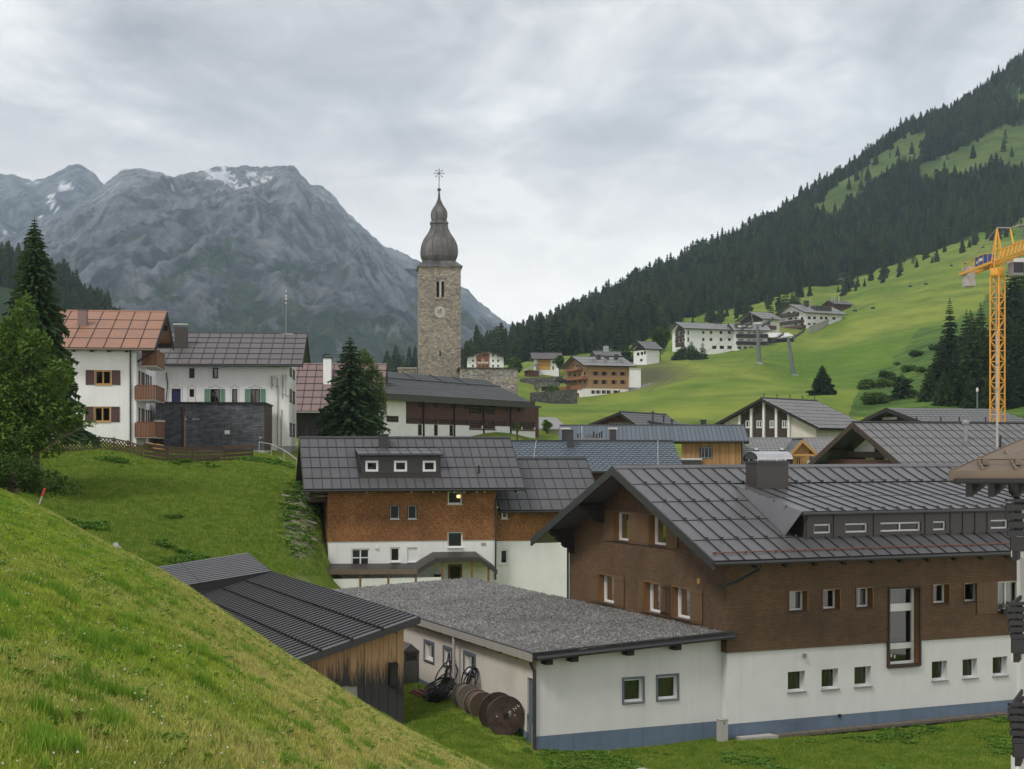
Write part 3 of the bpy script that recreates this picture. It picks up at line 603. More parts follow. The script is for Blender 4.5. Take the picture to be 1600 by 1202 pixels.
bp = N(t, 'ShaderNodeBump', i_Strength=0.8, i_Distance=0.05); LK(t, posnoise(t, 9.0, 8, .75), bp.inputs['Height']); LK(t, bp.outputs[0], B.inputs['Normal'])
me2.materials.append(sm)
slope = obj('grass_slope', me2, kind='structure', label='steep grass slope in the foreground falling to the right')
# ------------------------------------------------------------------ mountains
def mountain(name, sil, Yr, Yf, foot, seed, amp, label, peaks=None, nu=700, nv=320, u0=-800, u1=1700, snow=(), veg=0.5, ribs=()):
    """sil: skyline points; Yr ridge distance; Yf distance of the foot; foot row"""
    su_, sv_ = np.array([a for a, b in sil], float), np.array([b for a, b in sil], float)
    u = np.linspace(u0, u1, nu); k = np.linspace(0, 1.12, nv); Ug, K = np.meshgrid(u, k)
    Y = Yf+(Yr-Yf)*K; X = (Ug-800)/F*Y
    sk = np.interp(Ug, su_, sv_)+(fbm(Ug/7.0, Ug*0+seed, 4, seed, True)-.62)*-7
    zr = CZ+(VH-sk)*Yr/F; zf = CZ+(VH-foot)*Yf/F
    p = np.where(K <= 1, (K**1.18), 1-(K-1)*1.6)
    Z = zf+(zr-zf)*p
    w = np.clip(K*4, 0, 1)*np.clip(np.abs(1-K)*3.6+.02, 0, 1)
    # gullies running down from the crest, bending with the face
    H = (zr-zf)
    if peaks:
        px_, py_ = (peaks[0]-800)/F*Yr, Yr
        th = np.arctan2(X-px_, (py_+120-Y)); rr = np.hypot(X-px_, py_-Y)
        g1 = fbm(th*9+fbm(X/500, Y/500, 3, seed)*1.5, rr/1500, 4, seed+1, True); g2 = fbm(th*34+fbm(X/200, Y/200, 3, seed)*2, rr/500, 4, seed+2, True)
    else:
        g1 = fbm(X/260+Y/700, Y/1100, 4, seed+1, True); g2 = fbm(X/90+Y/300, Y/350, 4, seed+2, True)
    big = fbm(X/420, Y/420, 5, seed+3)
    Z = Z+w*amp*((g1-.5)*.75+(g2-.5)*.30+(big-.5)*.9)+w*amp*.22*(fbm(X/45, Y/60, 4, seed+5, True)-.5)
    for (ua, ub, ampl, wd_) in ribs:
        uL = ub+(ua-ub)*K; Z = Z+ampl*np.clip(1-np.abs(Ug-uL+(fbm(K*9, Ug*0, 3, seed)-.5)*40)/wd_, 0, 1)*np.clip(K*3, 0, 1)*np.clip((1-K)*2.0, 0, 1)
    Vv = VH-(Z-CZ)*F/Y
    vn = Vv+(fbm(Ug/5, Vv/3, 4, 8)-.5)*11; un = Ug+(fbm(Ug/7, Vv/4, 4, 18)-.5)*16
    sn = np.zeros_like(Z)
    for poly in snow: sn = np.maximum(sn, inpoly(un, vn, poly).astype(float)*(K < 1.02)*(fbm(Ug/11, Vv/3.5, 3, 47) > .44))
    me = grid_mesh(name, X, Y, Z, dict(snow=sn, gul=g2, big=g1, high=(Z-zf)/H.max()))
    return obj(name, me, kind='structure', label=label)
def rockmat(name, veg_top, rock=((0.045, 0.056, 0.072), (0.190, 0.210, 0.240)), green=((0.022, 0.042, 0.034), (0.060, 0.090, 0.052))):  # blue-grey limestone; part of the distance haze is put into its blue
    m = bpy.data.materials.new(name); m.use_nodes = True; t = m.node_tree; B = t.nodes['Principled BSDF']; B.inputs['Roughness'].default_value = 0.95; B.inputs['Specular IOR Level'].default_value = .1
    n = posnoise(t, .014, 10, .74, (1, 1, .45)); n2 = posnoise(t, .0035, 8, .66); strata = posnoise(t, .02, 7, .65, (.25, .25, 1.6), 0, 1.5)
    rk = mixc(t, ramp(t, n, [(.42, 0.0), (.58, 1.0)]), *rock)
    rk = mixc(t, ramp(t, math_n(t, 'ADD', attr(t, 'high'), math_n(t, 'MULTIPLY', math_n(t, 'SUBTRACT', n2, .5), .8)), [(.45, 0.0), (.85, 1.0)]), rk, mixc(t, ramp(t, n, [(.42, 0.0), (.58, 1.0)]), (0.14, 0.15, 0.17), (0.42, 0.425, 0.44)))
    rk = mixc(t, math_n(t, 'MULTIPLY', ramp(t, strata, [(.42, 0.0), (.58, 1.0)]), .45), rk, (0.085, 0.095, 0.11))
    rk = mixc(t, ramp(t, attr(t, 'gul'), [(.70, 0.0), (.90, .6)]), rk, (0.30, 0.31, 0.325))
    gr = mixc(t, ramp(t, n, [(.44, 0.0), (.58, 1.0)]), *green)
    # green turf and dwarf pine low down and on the ribs, rock above
    f = math_n(t, 'ADD', math_n(t, 'SUBTRACT', veg_top, attr(t, 'high')), math_n(t, 'ADD', math_n(t, 'MULTIPLY', math_n(t, 'SUBTRACT', n2, .5), 2.2), math_n(t, 'ADD', math_n(t, 'MULTIPLY', math_n(t, 'SUBTRACT', .5, attr(t, 'gul')), .8), math_n(t, 'MULTIPLY', math_n(t, 'SUBTRACT', n, .5), .9))))
    st = posnoise(t, .012, 8, .7, (1, .25, .16), 0, .4)
    g_ = N(t, 'ShaderNodeNewGeometry'); m_ = N(t, 'ShaderNodeMapping'); m_.inputs['Rotation'].default_value = (0, math.radians(38), 0); m_.inputs['Scale'].default_value = (1.3, .4, .14); LK(t, g_.outputs['Position'], m_.inputs[0])
    s2 = N(t, 'ShaderNodeTexNoise', i_Scale=.022, i_Detail=8.0, i_Roughness=.68); LK(t, m_.outputs[0], s2.inputs['Vector'])
    c = mixc(t, ramp(t, f, [(.46, 0.0), (.54, .85)]), rk, gr)
    c = mixc(t, math_n(t, 'MULTIPLY', ramp(t, s2.outputs[0], [(.56, 0.0), (.66, 1.0)]), .6), c, (0.27, 0.285, 0.30))
    c = mixc(t, math_n(t, 'MULTIPLY', ramp(t, st, [(.36, 1.0), (.46, 0.0)]), .65), c, (0.030, 0.042, 0.048))
    c = mixc(t, attr(t, 'snow'), c, (0.80, 0.82, 0.85)); LK(t, c, B.inputs['Base Color'])
    bp = N(t, 'ShaderNodeBump', i_Strength=1.0, i_Distance=26.0); LK(t, n, bp.inputs['Height']); LK(t, bp.outputs[0], B.inputs['Normal']); return m
MAIN = [(-900, 200), (-400, 330), (-100, 350), (0, 372), (60, 352), (110, 330), (150, 300), (173, 281), (188, 265), (223, 262), (247, 269), (272, 276), (297, 271), (326, 262), (351, 260), (388, 259), (429, 261), (447, 258), (458, 261), (478, 280), (495, 294), (520, 310), (545, 338), (577, 366), (598, 389), (619, 409), (640, 424), (670, 446), (700, 474), (720, 492), (745, 506), (763, 518), (775, 527), (800, 548), (860, 590), (950, 640), (1700, 700)]
SN = [[(318, 266), (335, 262), (350, 264), (362, 271), (372, 282), (384, 290), (400, 283), (420, 278), (432, 270), (424, 282), (405, 290), (390, 293), (362, 296), (340, 280), (322, 280)],
      [(283, 272), (330, 258), (360, 258), (352, 264), (320, 266)], [(262, 292), (272, 292), (270, 297), (262, 296)], [(380, 270), (412, 268), (408, 277), (384, 280)]]
m1 = mountain('rocky_mountain', MAIN, 3900, 1500, 650, 11, 122, 'grey rocky mountain massif with snow patches along its crest', peaks=(452, 258), snow=SN, ribs=((455, 110, 62, 190), (330, 40, 36, 110), (470, 640, 40, 110), (452, 430, 28, 90)))
m1.data.materials.append(rockmat('limestone_massif', .78))
BACK = [(-900, 150), (-400, 240), (-100, 262), (0, 273), (21, 272), (41, 281), (56, 282), (74, 276), (99, 263), (112, 258), (124, 256), (134, 262), (146, 268), (156, 282), (168, 292), (230, 330), (600, 500), (1700, 600)]
SN2 = [[(42, 283), (58, 281), (60, 286), (44, 286)], [(86, 296), (98, 281), (118, 296), (110, 298)], [(72, 303), (84, 305), (92, 330), (84, 331)], [(84, 341), (126, 332), (108, 342), (86, 345)], [(-6, 357), (12, 360), (24, 366), (0, 366)], [(58, 337), (70, 334), (72, 338), (60, 340)]]
m2 = mountain('snowy_peak', BACK, 5600, 3700, 420, 23, 170, 'distant grey peak with snow gullies behind the main massif on the left', snow=SN2, u0=-900, u1=700, nu=260, nv=150)
m2.data.materials.append(rockmat('distant_limestone', -.2))
FAR = [(300, 400), (480, 287), (501, 290), (520, 304), (532, 320), (553, 341), (577, 364), (598, 382), (640, 400), (690, 425), (720, 448), (731, 452), (745, 467), (763, 483), (775, 492), (792, 503), (800, 509), (812, 523), (840, 550), (900, 600), (1200, 680)]
m3 = mountain('distant_ridge', FAR, 5300, 3950, 560, 37, 110, 'hazy rock ridge falling to the right beyond the church tower', u0=300, u1=1200, nu=220, nv=110, snow=[[(766, 491), (772, 492), (776, 496), (768, 495)], [(774, 514), (781, 514), (782, 517), (775, 517)]])
m3.data.materials.append(rockmat('hazy_limestone', .25))
# ------------------------------------------------------------------ air
hz_ = MB().box(-4600, 4300, -60, 5990, -60, 1420).build('haze', None, kind='stuff')
hm = bpy.data.materials.new('thin_haze'); hm.use_nodes = True; t = hm.node_tree; t.nodes.clear()
pv = N(t, 'ShaderNodeVolumePrincipled'); pv.inputs['Color'].default_value = (0.66, 0.83, 1.0, 1); pv.inputs['Density'].default_value = 0.92e-4; pv.inputs['Anisotropy'].default_value = 0.0
o_ = N(t, 'ShaderNodeOutputMaterial'); LK(t, pv.outputs[0], o_.inputs['Volume']); hz_.data.materials.clear(); hz_.data.materials.append(hm); hz_['label'] = 'thin blue-grey mountain air'
# ================================================================== nearest houses
def house(name, label, cat, o, deg, group=None):
    fr = Fr(o, deg); return thing(name, label, cat, o, math.radians(deg), group), fr
def box_part(root, name, m, *b, **k): return MB().box(*b).build(name, M[m], root, **k)
# ---------------------------------------------------------------- brown shingled house on the right
R_, fr = house('shingled_house', 'large brown shingled house with white ground floor and long dark metal roof on the right', 'house', P(1137, 1155, 48), 23.5)
GW, HL = 11.67, 21.0
X0, Y0, Y1_, yr, zr = -1.19, -1.08, 12.95, 5.83, 8.78
ze = P(1115, 878, 46.5).z-fr.o.z
mS = (zr-ze)/(yr-Y0); zw = zr-mS*yr-.2
zbrown = fr.onX(1137, 1020, 0).z; zpl = fr.onX(1137, 1132, 0).z
Lw = Wall(R_, fr, 'L', 0.0); Fw = Wall(R_, fr, 'F', 0.0)
d_up = .07
gw = [(962, 799.7, 985.6, 845.6, 'u'), (1018, 806, 1044.4, 851.5, 'u'), (939, 900, 963, 943.5, 'l'), (1010.6, 910.6, 1036, 957, 'l'), (1054, 918, 1082, 966, 'l')]
rs = {}
for k in 'ul':
    q = [Lw.rect(*g[:4]) for g in gw if g[4] == k]; rs[k] = (sum(r[2] for r in q)/len(q), sum(r[3] for r in q)/len(q))
for i, g in enumerate(gw):
    a0, a1, _, _ = Lw.rect(*g[:4]); z0, z1 = rs[g[4]]
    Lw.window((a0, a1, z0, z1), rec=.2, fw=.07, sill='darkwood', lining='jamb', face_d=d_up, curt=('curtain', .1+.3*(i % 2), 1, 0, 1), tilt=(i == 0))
    w_ = a1-a0
    if i != 4: Lw.shutter(a0-.82 if i != 4 else a0, a0-.04, z0-.05, z1+.03, d=d_up)
    else: Lw.shutter(a0-.82, a0-.04, z0-.05, z1+.03, d=d_up)
    Lw.shutter(a1+.04, a1+(.42 if i in (3,) else .8), z0-.05, z1+.03, d=d_up, boards=2 if i == 3 else 3)
fw_up = [(1231, 923.7, 1259, 951), (1283.8, 921, 1310, 949), (1336, 918.7, 1361, 950), (1455.6, 912.8, 1481, 945), (1504.7, 910.6, 1530, 944)]
zu = [Fw.rect(*g) for g in fw_up]; za, zb_ = sum(r[2] for r in zu)/5, sum(r[3] for r in zu)/5
for i, r in enumerate(zu):
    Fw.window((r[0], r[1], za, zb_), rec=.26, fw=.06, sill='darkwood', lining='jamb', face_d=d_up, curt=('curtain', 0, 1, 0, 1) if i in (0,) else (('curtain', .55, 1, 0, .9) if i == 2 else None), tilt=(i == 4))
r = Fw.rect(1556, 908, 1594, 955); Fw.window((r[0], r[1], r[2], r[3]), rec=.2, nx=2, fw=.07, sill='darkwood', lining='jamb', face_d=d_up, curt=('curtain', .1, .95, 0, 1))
Fw.shutter(r[0]-.95, r[0]-.04, r[2]-.05, r[3]+.03, d=d_up); Fw.shutter(r[1]+.04, r[1]+.95, r[2]-.05, r[3]+.03, d=d_up)
bigw = r
for k in range(2):
    a = r[1]+2.6+k*3.2; Fw.window((a, a+1.1, za, zb_+.25), rec=.2, fw=.07, lining='jamb', face_d=d_up, sill='darkwood')
# tall stair window
r = Fw.rect(1387.5, 919, 1434, 1039); zt = [Fw.px(1410, v)[1] for v in (919, 944, 956, 1006, 1015, 1034)]
Fw.holes.append((r[0], r[1], r[2], r[3], .28)); tw = MB()
for x0, x1, a, b in ((r[0], r[0]+.07, r[2], r[3]), (r[1]-.1, r[1], r[2], r[3])): Fw.bx(tw, x0, x1, -.28, -.2, a, b)
for a, b in ((zt[0]-.06, zt[0]), (zt[2], zt[1]), (zt[4], zt[3]), (r[2], r[2]+.1)): Fw.bx(tw, r[0]+.07, r[1]-.1, -.28, -.205, min(a, b), max(a, b))
two = tw.build('stair_window', M['whiteframe'], R_)
for a, b in ((zt[1], zt[0]-.06), (zt[3], zt[2]), (r[2]+.1, zt[4])):
    MB().quad(Fw.T(r[0]+.07, -.26, a), Fw.T(r[1]-.1, -.26, a), Fw.T(r[1]-.1, -.26, b), Fw.T(r[0]+.07, -.26, b)).build('pane', M['glass'], two)
ib = MB(); ib.box(r[0]+.02, r[1]-.02, .9, .95, r[2], r[3]); ib.box(r[0]-.05, r[0]+.02, .3, .9, r[2], r[3]); ib.box(r[1]-.02, r[1]+.05, .3, .9, r[2], r[3]); ib.build('room_recess', M['room'], two)
cb = MB()
for i in range(7): cb.box(r[0]+.12+i*.1, r[0]+.15+i*.1, .32, .34, zt[1]+.02, zt[0]-.1)
cb.build('grille', M['grey'], two)
gl = MB()
for k in range(2): MB().quad((r[0]+.3+k*.14, .25, r[2]+.36-.05*k), (r[0]+.38+k*.14, .25, r[2]+.36-.05*k), (r[0]+.36+k*.14, .25, r[2]+.24-.05*k), (r[0]+.31+k*.14, .25, r[2]+.25-.05*k)).build('sticker', M['letter'], two)
lb = MB()
for x0, x1, a, b, D in ((r[0]-.06, r[0]+.004, r[2]-.06, r[3]+.06, d_up+.05), (r[1]-.004, r[1]+.07, r[2]-.06, r[3]+.06, d_up+.05), (r[0], r[1], r[2]-.08, r[2]+.01, d_up+.04), (r[0], r[1], r[3]-.01, r[3]+.06, d_up+.04)):
    Fw.bx(lb, x0, x1, -.2, D, a, b)
lb.build('lining', M['darkwood'], two); Fw.bx(MB(), r[1]-.008, r[1]-.003, -.19, .06, r[2]+.03, r[3]).build('jamb', M['jamb'], two)
lowf = [(1231, 1048.7, 1258, 1083), (1283.7, 1044.7, 1310, 1079), (1335, 1041.5, 1361, 1075), (1456, 1033, 1480, 1067), (1504, 1030, 1527, 1062), (1551, 1027, 1574, 1059)]
zl = [Fw.rect(*g) for g in lowf]; za, zb_ = sum(r[2] for r in zl)/6, sum(r[3] for r in zl)/6
for i, r in enumerate(zl): Fw.window((r[0], r[1], za+.06, zb_), rec=.27, fw=.05, sill='sillgrey', curt=('greencurt', 0, 1, 0, 1) if i < 3 or i == 4 else None, tilt=i in (3, 5))
for k in range(2):
    a = zl[-1][1]+1.5+k*2.6; Fw.window((a, a+.55, za+.06, zb_), rec=.27, fw=.05)
Fw.face('lower_wall', M['whitegrey'], [(0, zpl), (HL, zpl), (HL, zbrown+.2), (0, zbrown+.2)])
Fw.face('plinth', M['bluebase'], [(-.012, -.6), (HL, -.6), (HL, zpl), (-.012, zpl)], .012)
Fw.face('shingled_wall', M['oldshingle'], [(-d_up, zbrown), (HL, zbrown), (HL, zw), (-d_up, zw)], d_up)
Lw.face('gable_wall', M['oldshingle'], [(-d_up, zbrown), (GW+d_up, zbrown), (GW+d_up, zw+.02), (yr, zr-.2), (-d_up, zw+.02)], d_up)
Lw.face('lower_gable_wall', M['whitegrey'], [(0, -.6), (GW, -.6), (GW, zbrown+.2), (0, zbrown+.2)])
MB().quad((-d_up, -d_up, zbrown), (0.0, 0.0, zbrown), (0, GW, zbrown), (-d_up, GW, zbrown)).quad((-d_up, -d_up, zbrown), (HL, -d_up, zbrown), (HL, 0, zbrown), (0, 0, zbrown)).build('shingle_drip_edge', M['darkwood'], R_)
box_part(R_, 'rear_wall', 'white', .3, HL, GW-.3, GW-.02, -.6, zw-.1); box_part(R_, 'far_gable_wall', 'white', HL-.3, HL-.02, .3, GW-.4, -.6, zw-.1)
# dormer geometry, found on the roof plane
rn = Vector((0, -mS, 1)).normalized(); rp = Vector((0, yr, zr))
onroof = lambda u, v: fr.onPlane(u, v, rp, rn)
dl = onroof(1256, 842); ydw = dl.y; xd0 = dl.x
de = fr.onY(1253, 801, ydw-.28); zde = de.z                       # dormer eave
dt = onroof(1240, 757); ydt = dt.y; zdt = dt.z
XE = HL+.8; cols = int(round((XE-X0)/.57)); Sr = math.hypot(yr-Y0, zr-ze)
ysl = lambda y: (yr-y)/(yr-Y0)*Sr
def skipf(i, j):
    x = X0+i; return x > xd0-.1 and ysl(ydt)+.1 < j < ysl(ydw)+.1
roof, bk, zbk = gable_roof(R_, X0, XE, Y0, Y1_, yr, zr, ze, cols, 5, 'roofdark', skip=skipf, gutter='darkmetal', rib=.05, foot=.02)
# snow guard knobs and a rust-coloured snow rail near the eave
kb = MB()
for i in range(1, cols):
    for j in range(1, 5):
        x = X0+i*(XE-X0)/cols; sl = j*Sr/5
        if skipf(x-X0, sl): continue
        y, z = yr-(yr-Y0)*sl/Sr, zr-(zr-ze)*sl/Sr; kb.box(x-.03, x+.05, y-.035, y+.035, z+.02, z+.11)
kb.build('snow_guard', M['darkmetal'], roof, kind='stuff')
sr = MB(); y, z = Y0+.42, ze+mS*.42+.07; sr.tube([(X0+.2, y, z), (XE, y, z)], .02, 5)
for i in range(0, cols, 2): x = X0+.3+i*(XE-X0)/cols; sr.box(x, x+.03, y-.04, y+.05, z-.1, z+.03)
sr.build('snow_rail', mat('rusty_rail', (0.16, 0.065, 0.035), .8), roof)
# verge boards, purlins with stepped ends, rafters
verge(R_, X0, Y0, yr, Y1_, zr, ze, zbk, 'darkmetal', .26, .07)
for yy, n in ((0.25, 2), (3.0, 2), (yr, 3), (8.7, 3), (11.4, 4)):
    zt_ = zr-mS*abs(yy-yr)-.2
    for k in range(n):
        b = MB(); L0 = X0+.12+k*.26; z1 = zt_-.02-k*.23
        b.slab([(L0, yy-.11, z1), (L0, yy-.11, z1-.12), (L0+.12, yy-.11, z1-.225), (.02, yy-.11, z1-.225), (.02, yy-.11, z1)], (0, .22, 0)); b.build('purlin', M['eavewood'], R_)
for yy in np.arange(.9, 11.5, 1.0):
    zt_ = zr-mS*abs(yy-yr)-.19
for i in range(int(HL/1.15)):
    x = .4+i*1.15; MB().slab([(x, Y0+.1, ze-.14), (x, .1, zr-mS*yr-.2), (x, .1, zr-mS*yr-.36), (x, Y0+.1, ze-.28)], (.12, 0, 0)).build('rafter', M['eavewood'], R_)
# dormer
dm = MB(); Dw = Wall(R_, fr, 'F', ydw); zdb = zr-mS*(yr-ydw); wins = [(1272, 1294, 819, 833.5), (1321, 1351, 818, 832.5), (1376, 1434, 816.5, 831), (1458, 1473, 815.5, 830), (1548, 1570, 815, 830)]
zA, zB = fr.onY(1330, 832.5, ydw).z, fr.onY(1330, 818, ydw).z
for i, (u0, u1, v0, v1) in enumerate(wins):
    a0, a1 = Dw.px(u0, v0)[0], Dw.px(u1+5, v0)[0]; Dw.window((a0, a1, zA, zB), rec=.13, fw=.055, nx=2 if i == 2 else 1, sill=None, see=False)
Dw.face('dormer_wall', M['brownmetal'], [(xd0, zdb-.1), (XE-1, zdb-.1), (XE-1, zde-.05), (xd0, zde-.05)])
sb = MB()
for x in np.arange(xd0+.1, XE-1, .55):
    if not any(h[0]-.03 < x < h[1]+.03 for h in Dw.holes): sb.box(x, x+.03, ydw-.03, ydw-.001, zdb-.05, zde-.1)
sb.build('standing_seam', M['brownmetal'], R_, kind='stuff')
MB().slab([(xd0, ydw, zdb-.1), (xd0, ydw, zde-.06), (xd0, ydt, zdt-.05)], (.05, 0, 0)).build('dormer_cheek', M['brownmetal'], R_)
xk = de.x; Sd = math.hypot(ydw-.28-ydt, zdt-zde)
ncd = int(round((XE-1-xk)/.57))
droof = roof_plane(R_, (xk, ydt, zdt+.01), (1, 0, 0), (0, ydw-.28-ydt, zde-zdt), XE-1-xk, Sd, ncd, 2, 'roofdark', thick=.09, gutter='darkmetal', name='dormer_roof', rib=.05)
kb = MB()
for i in range(1, ncd): kb.box(xk+i*(XE-1-xk)/ncd-.03, xk+i*(XE-1-xk)/ncd+.05, ydw-.12, ydw-.05, zde+.04, zde+.14)
kb.build('snow_guard', M['darkmetal'], droof, kind='stuff')
pa, pb_ = onroof(1168, 762), onroof(1226, 838); pc = Vector((xk, ydw-.28, zde)); pdd = Vector((xk+.02, ydt, zdt+.02))
MB().slab([pa, pb_, pc, pdd], (0, 0, .03)).build('flared_flashing', M['roofdark'], droof)
fs = MB()
for f_ in (.2, .42, .62, .8): fs.beam(pa.lerp(pb_, f_)+Vector((0, 0, .05)), pdd.lerp(pc, f_)+Vector((0, 0, .05)), .035)
fs.build('flashing_seam', M['seam'], droof, kind='stuff')
Dp = MB(); Dp.tube([(xk+.2, ydw-.33, zde-.1), (xk+.2, ydw-.2, zde-.3), (xk+.2, ydw-.12, zdb+.05)], .045, 8); Dp.build('downpipe', M['darkmetal'], R_)
# chimney with arched steel cowl
c0 = onroof(1183, 775); c1 = fr.onY(1232, 775, c0.y); zc = fr.onY(1200, 722, c0.y).z
cw = c1.x-c0.x
ch = MB().box(c0.x, c0.x+cw, c0.y, c0.y+.75, c0.z-.3, zc).build('chimney', M['brownmetal'], R_)
MB().box(c0.x-.04, c0.x+cw+.04, c0.y-.04, c0.y+.79, zc-.05, zc+.03).build('chimney_cap', M['darkmetal'], ch)
cp = MB(); nA = 10
for i in range(nA):
    t0, t1 = math.pi*i/nA, math.pi*(i+1)/nA; rr = .48; cyy = c0.y+.375
    q = [(c0.x-.05, cyy-rr*math.cos(t), zc+.1+rr*.55*math.sin(t)) for t in (t0, t1)]
    cp.slab([q[0], q[1], (c0.x+cw+.12, q[1][1], q[1][2]), (c0.x+cw+.12, q[0][1], q[0][2])], (0, 0, .012))
cp.build('cowl', M['steel'], ch)
pp = MB()
for x in (c0.x+.08, c0.x+cw-.08):
    for y in (c0.y+.08, c0.y+.67): pp.box(x-.015, x+.015, y-.015, y+.015, zc+.03, zc+.2)
pp.build('cowl_legs', M['steel'], ch); MB().box(c0.x-.04, c0.x-.02, c0.y+.02, c0.y+.73, zc+.1, zc+.3).build('cowl_end', M['darkmetal'], ch)
# rainwater pipe under the front eave, wall box, hose bib, vent hole
q0 = fr.onY(1190, 880, Y0-.03); MB().tube([(q0.x, Y0-.03, ze-.1), (q0.x, Y0+.05, ze-.3), (q0.x-.5, -.35, ze-.75), (q0.x-1.1, -d_up-.05, ze-.95)], .05, 8).build('downpipe', M['darkmetal'], R_)
q0 = Lw.rect(1093, 904, 1097, 912); Lw.bx(MB(), q0[0], q0[1], d_up, d_up+.03, q0[2], q0[3]).build('name_plate', M['yellowwood'], R_)
q0 = Fw.px(1311, 1118); Fw.bx(MB(), q0[0]-.05, q0[0]+.05, .012, .06, q0[1]-.06, q0[1]+.05).build('vent', M['black'], R_)
q0 = Fw.px(1256, 1024); Fw.bx(MB(), q0[0]-.04, q0[0]+.04, 0, .12, q0[1]-.08, q0[1]+.06).build('wall_tap', M['grey'], R_)
q0 = fr.onX(893, 700, 0); MB().tube([(-.2, GW+.15, zw-.2), (-.12, GW+.1, zw-.6), (-.12, GW+.1, 2.5)], .045, 8).build('downpipe', M['darkmetal'], R_)
# window-box flowers at the big window
fb = thing('flower_box', 'window box of white flowers under the big window of the brown house', 'flower box', fr.w(bigw[0]+.1, -d_up-.22, bigw[2]-.05), fr.a)
MB().box(0, bigw[1]-bigw[0]+.1, 0, .18, 0, .16).build('box', M['black'], fb)
fo, fl = MB(), MB()
for i in range(260):
    p = Vector((random.uniform(-.02, bigw[1]-bigw[0]+.1), random.uniform(-.06, .2), .16+abs(random.gauss(0, .09)))); a = Vector((random.gauss(0, 1), random.gauss(0, 1), random.gauss(0, 1))).normalized()*.035; b = a.cross(Vector((random.random(), 1, .3))).normalized()*.025
    (fl if i % 3 == 0 else fo).quad(p-a, p+b, p+a, p-b)
fo.build('leaves', mat('window_box_leaves', (0.045, 0.09, 0.03), .8), fb); fl.build('flowers', M['letter'], fb)
# ---------------------------------------------------------------- flat gravel-roofed annex
A_, fa = house('gravel_roofed_annex', 'low white annex with flat gravel roof and blue-grey plinth in front of the brown house', 'annex', fr.w(.0, .3, 0), 23.5)
xa = fa.onY(838, 1172, 0).x; AL = 22.2
Fa = Wall(A_, fa, 'F', 0.0); La = Wall(A_, fa, 'L', xa)
for (u0, v0, u1, v1) in ((975, 1061, 1004, 1098), (1028, 1056.5, 1058, 1093.5)):
    r = Fa.rect(u0, v0, u1, v1); Fa.window((r[0], r[1], r[2]+.03, r[3]), rec=.16, fw=.06, trim='bluetrim', curt=('greencurt', 0, 1, 0, 1), trimw=.07)
for (u0, v0, u1, v1) in ((664, 1001, 677.5, 1036), (694, 1010, 706.5, 1044), (726, 1019, 742, 1056)):
    r = La.rect(u0, v0, u1, v1); La.window((r[0], r[1], r[2]+.1, r[3]-.1), rec=.14, fw=.08, trim='bluetrim', trimw=.1)
zpa = fa.onX(838, 1151, xa).z; zta = fa.onX(838, 1027, xa).z
tilt = .045
Fa.face('front_wall', M['whitegrey'], [(xa, zpa), (.0, zpa), (.0, zta+tilt*(-xa)), (xa, zta)]); Fa.face('plinth', M['bluebase'], [(xa-.012, -.6), (0, -.6), (0, zpa), (xa-.012, zpa)], .012)
r = La.rect(824, 1060, 834, 1165); La.holes.append((r[0], r[1], -.2, r[3], .1))
La.face('side_wall', M['cream'], [(0, zpa), (AL, zpa+.6), (AL, zta), (0, zta)]); La.face('side_plinth', M['bluebase'], [(-.012, -.6), (AL, -.6), (AL, zpa+.6), (-.012, zpa)], .012)  # side wall's beige tone holds the shade under the eave, painted in
La.bx(MB(), r[0], r[1], -.1, -.05, -.2, r[3]).build('door', M['bluetrim'], A_)
La.bx(MB(), r[0]-.02, r[0]+.02, -.04, .04, -.2, r[3]).build('door_frame', M['bluetrim'], A_)
box_part(A_, 'rear_wall', 'white', xa+.1, 0, AL-.2, AL, -.5, zta); box_part(A_, 'inner_wall', 'white', -.32, -.3, 11.5, AL-.3, -.5, zta+.2)
ox = .32; zt_ = fa.onX(833, 1021.5, xa-ox).z
zA = lambda x: zt_+tilt*(x-xa+ox)
gr_mat = bpy.data.materials.new('roof_gravel'); gr_mat.use_nodes = True; t = gr_mat.node_tree; B = t.nodes['Principled BSDF']; B.inputs['Roughness'].default_value = .95
tcn = N(t, 'ShaderNodeTexCoord'); vo = N(t, 'ShaderNodeTexVoronoi', i_Scale=17.0); LK(t, tcn.outputs['Object'], vo.inputs['Vector']); sc_ = N(t, 'ShaderNodeSeparateColor'); LK(t, vo.outputs['Color'], sc_.inputs[0])
big_ = N(t, 'ShaderNodeTexNoise', i_Scale=.5, i_Detail=6.0); LK(t, tcn.outputs['Object'], big_.inputs['Vector'])
mu = N(t, 'ShaderNodeVectorMath', operation='SCALE'); LK(t, ramp(t, sc_.outputs[0], [(0, (0.075, 0.075, 0.075)), (.5, (0.16, 0.157, 0.15)), (1, (0.34, 0.33, 0.31))]), mu.inputs[0]); LK(t, math_n(t, 'ADD', .55, math_n(t, 'MULTIPLY', big_.outputs[0], .8)), mu.inputs['Scale']); LK(t, mu.outputs[0], B.inputs['Base Color'])
bp = N(t, 'ShaderNodeBump', i_Strength=1.0, i_Distance=.03); LK(t, math_n(t, 'MULTIPLY', vo.outputs['Distance'], -1), bp.inputs['Height']); LK(t, bp.outputs[0], B.inputs['Normal'])
rg = MB(); yf = -.42
rf = MB().slab([(xa-ox, yf, zA(xa-ox)-.05), (.25, yf, zA(.25)-.05), (.25, -.3, zA(.25)-.05), (-.08, -.3, zA(-.08)-.05), (-.08, AL-.2, zA(-.08)-.05), (xa-ox, AL-.2, zA(xa-ox)-.05)], (0, 0, -.16)).build('roof', M['darkmetal'], A_)
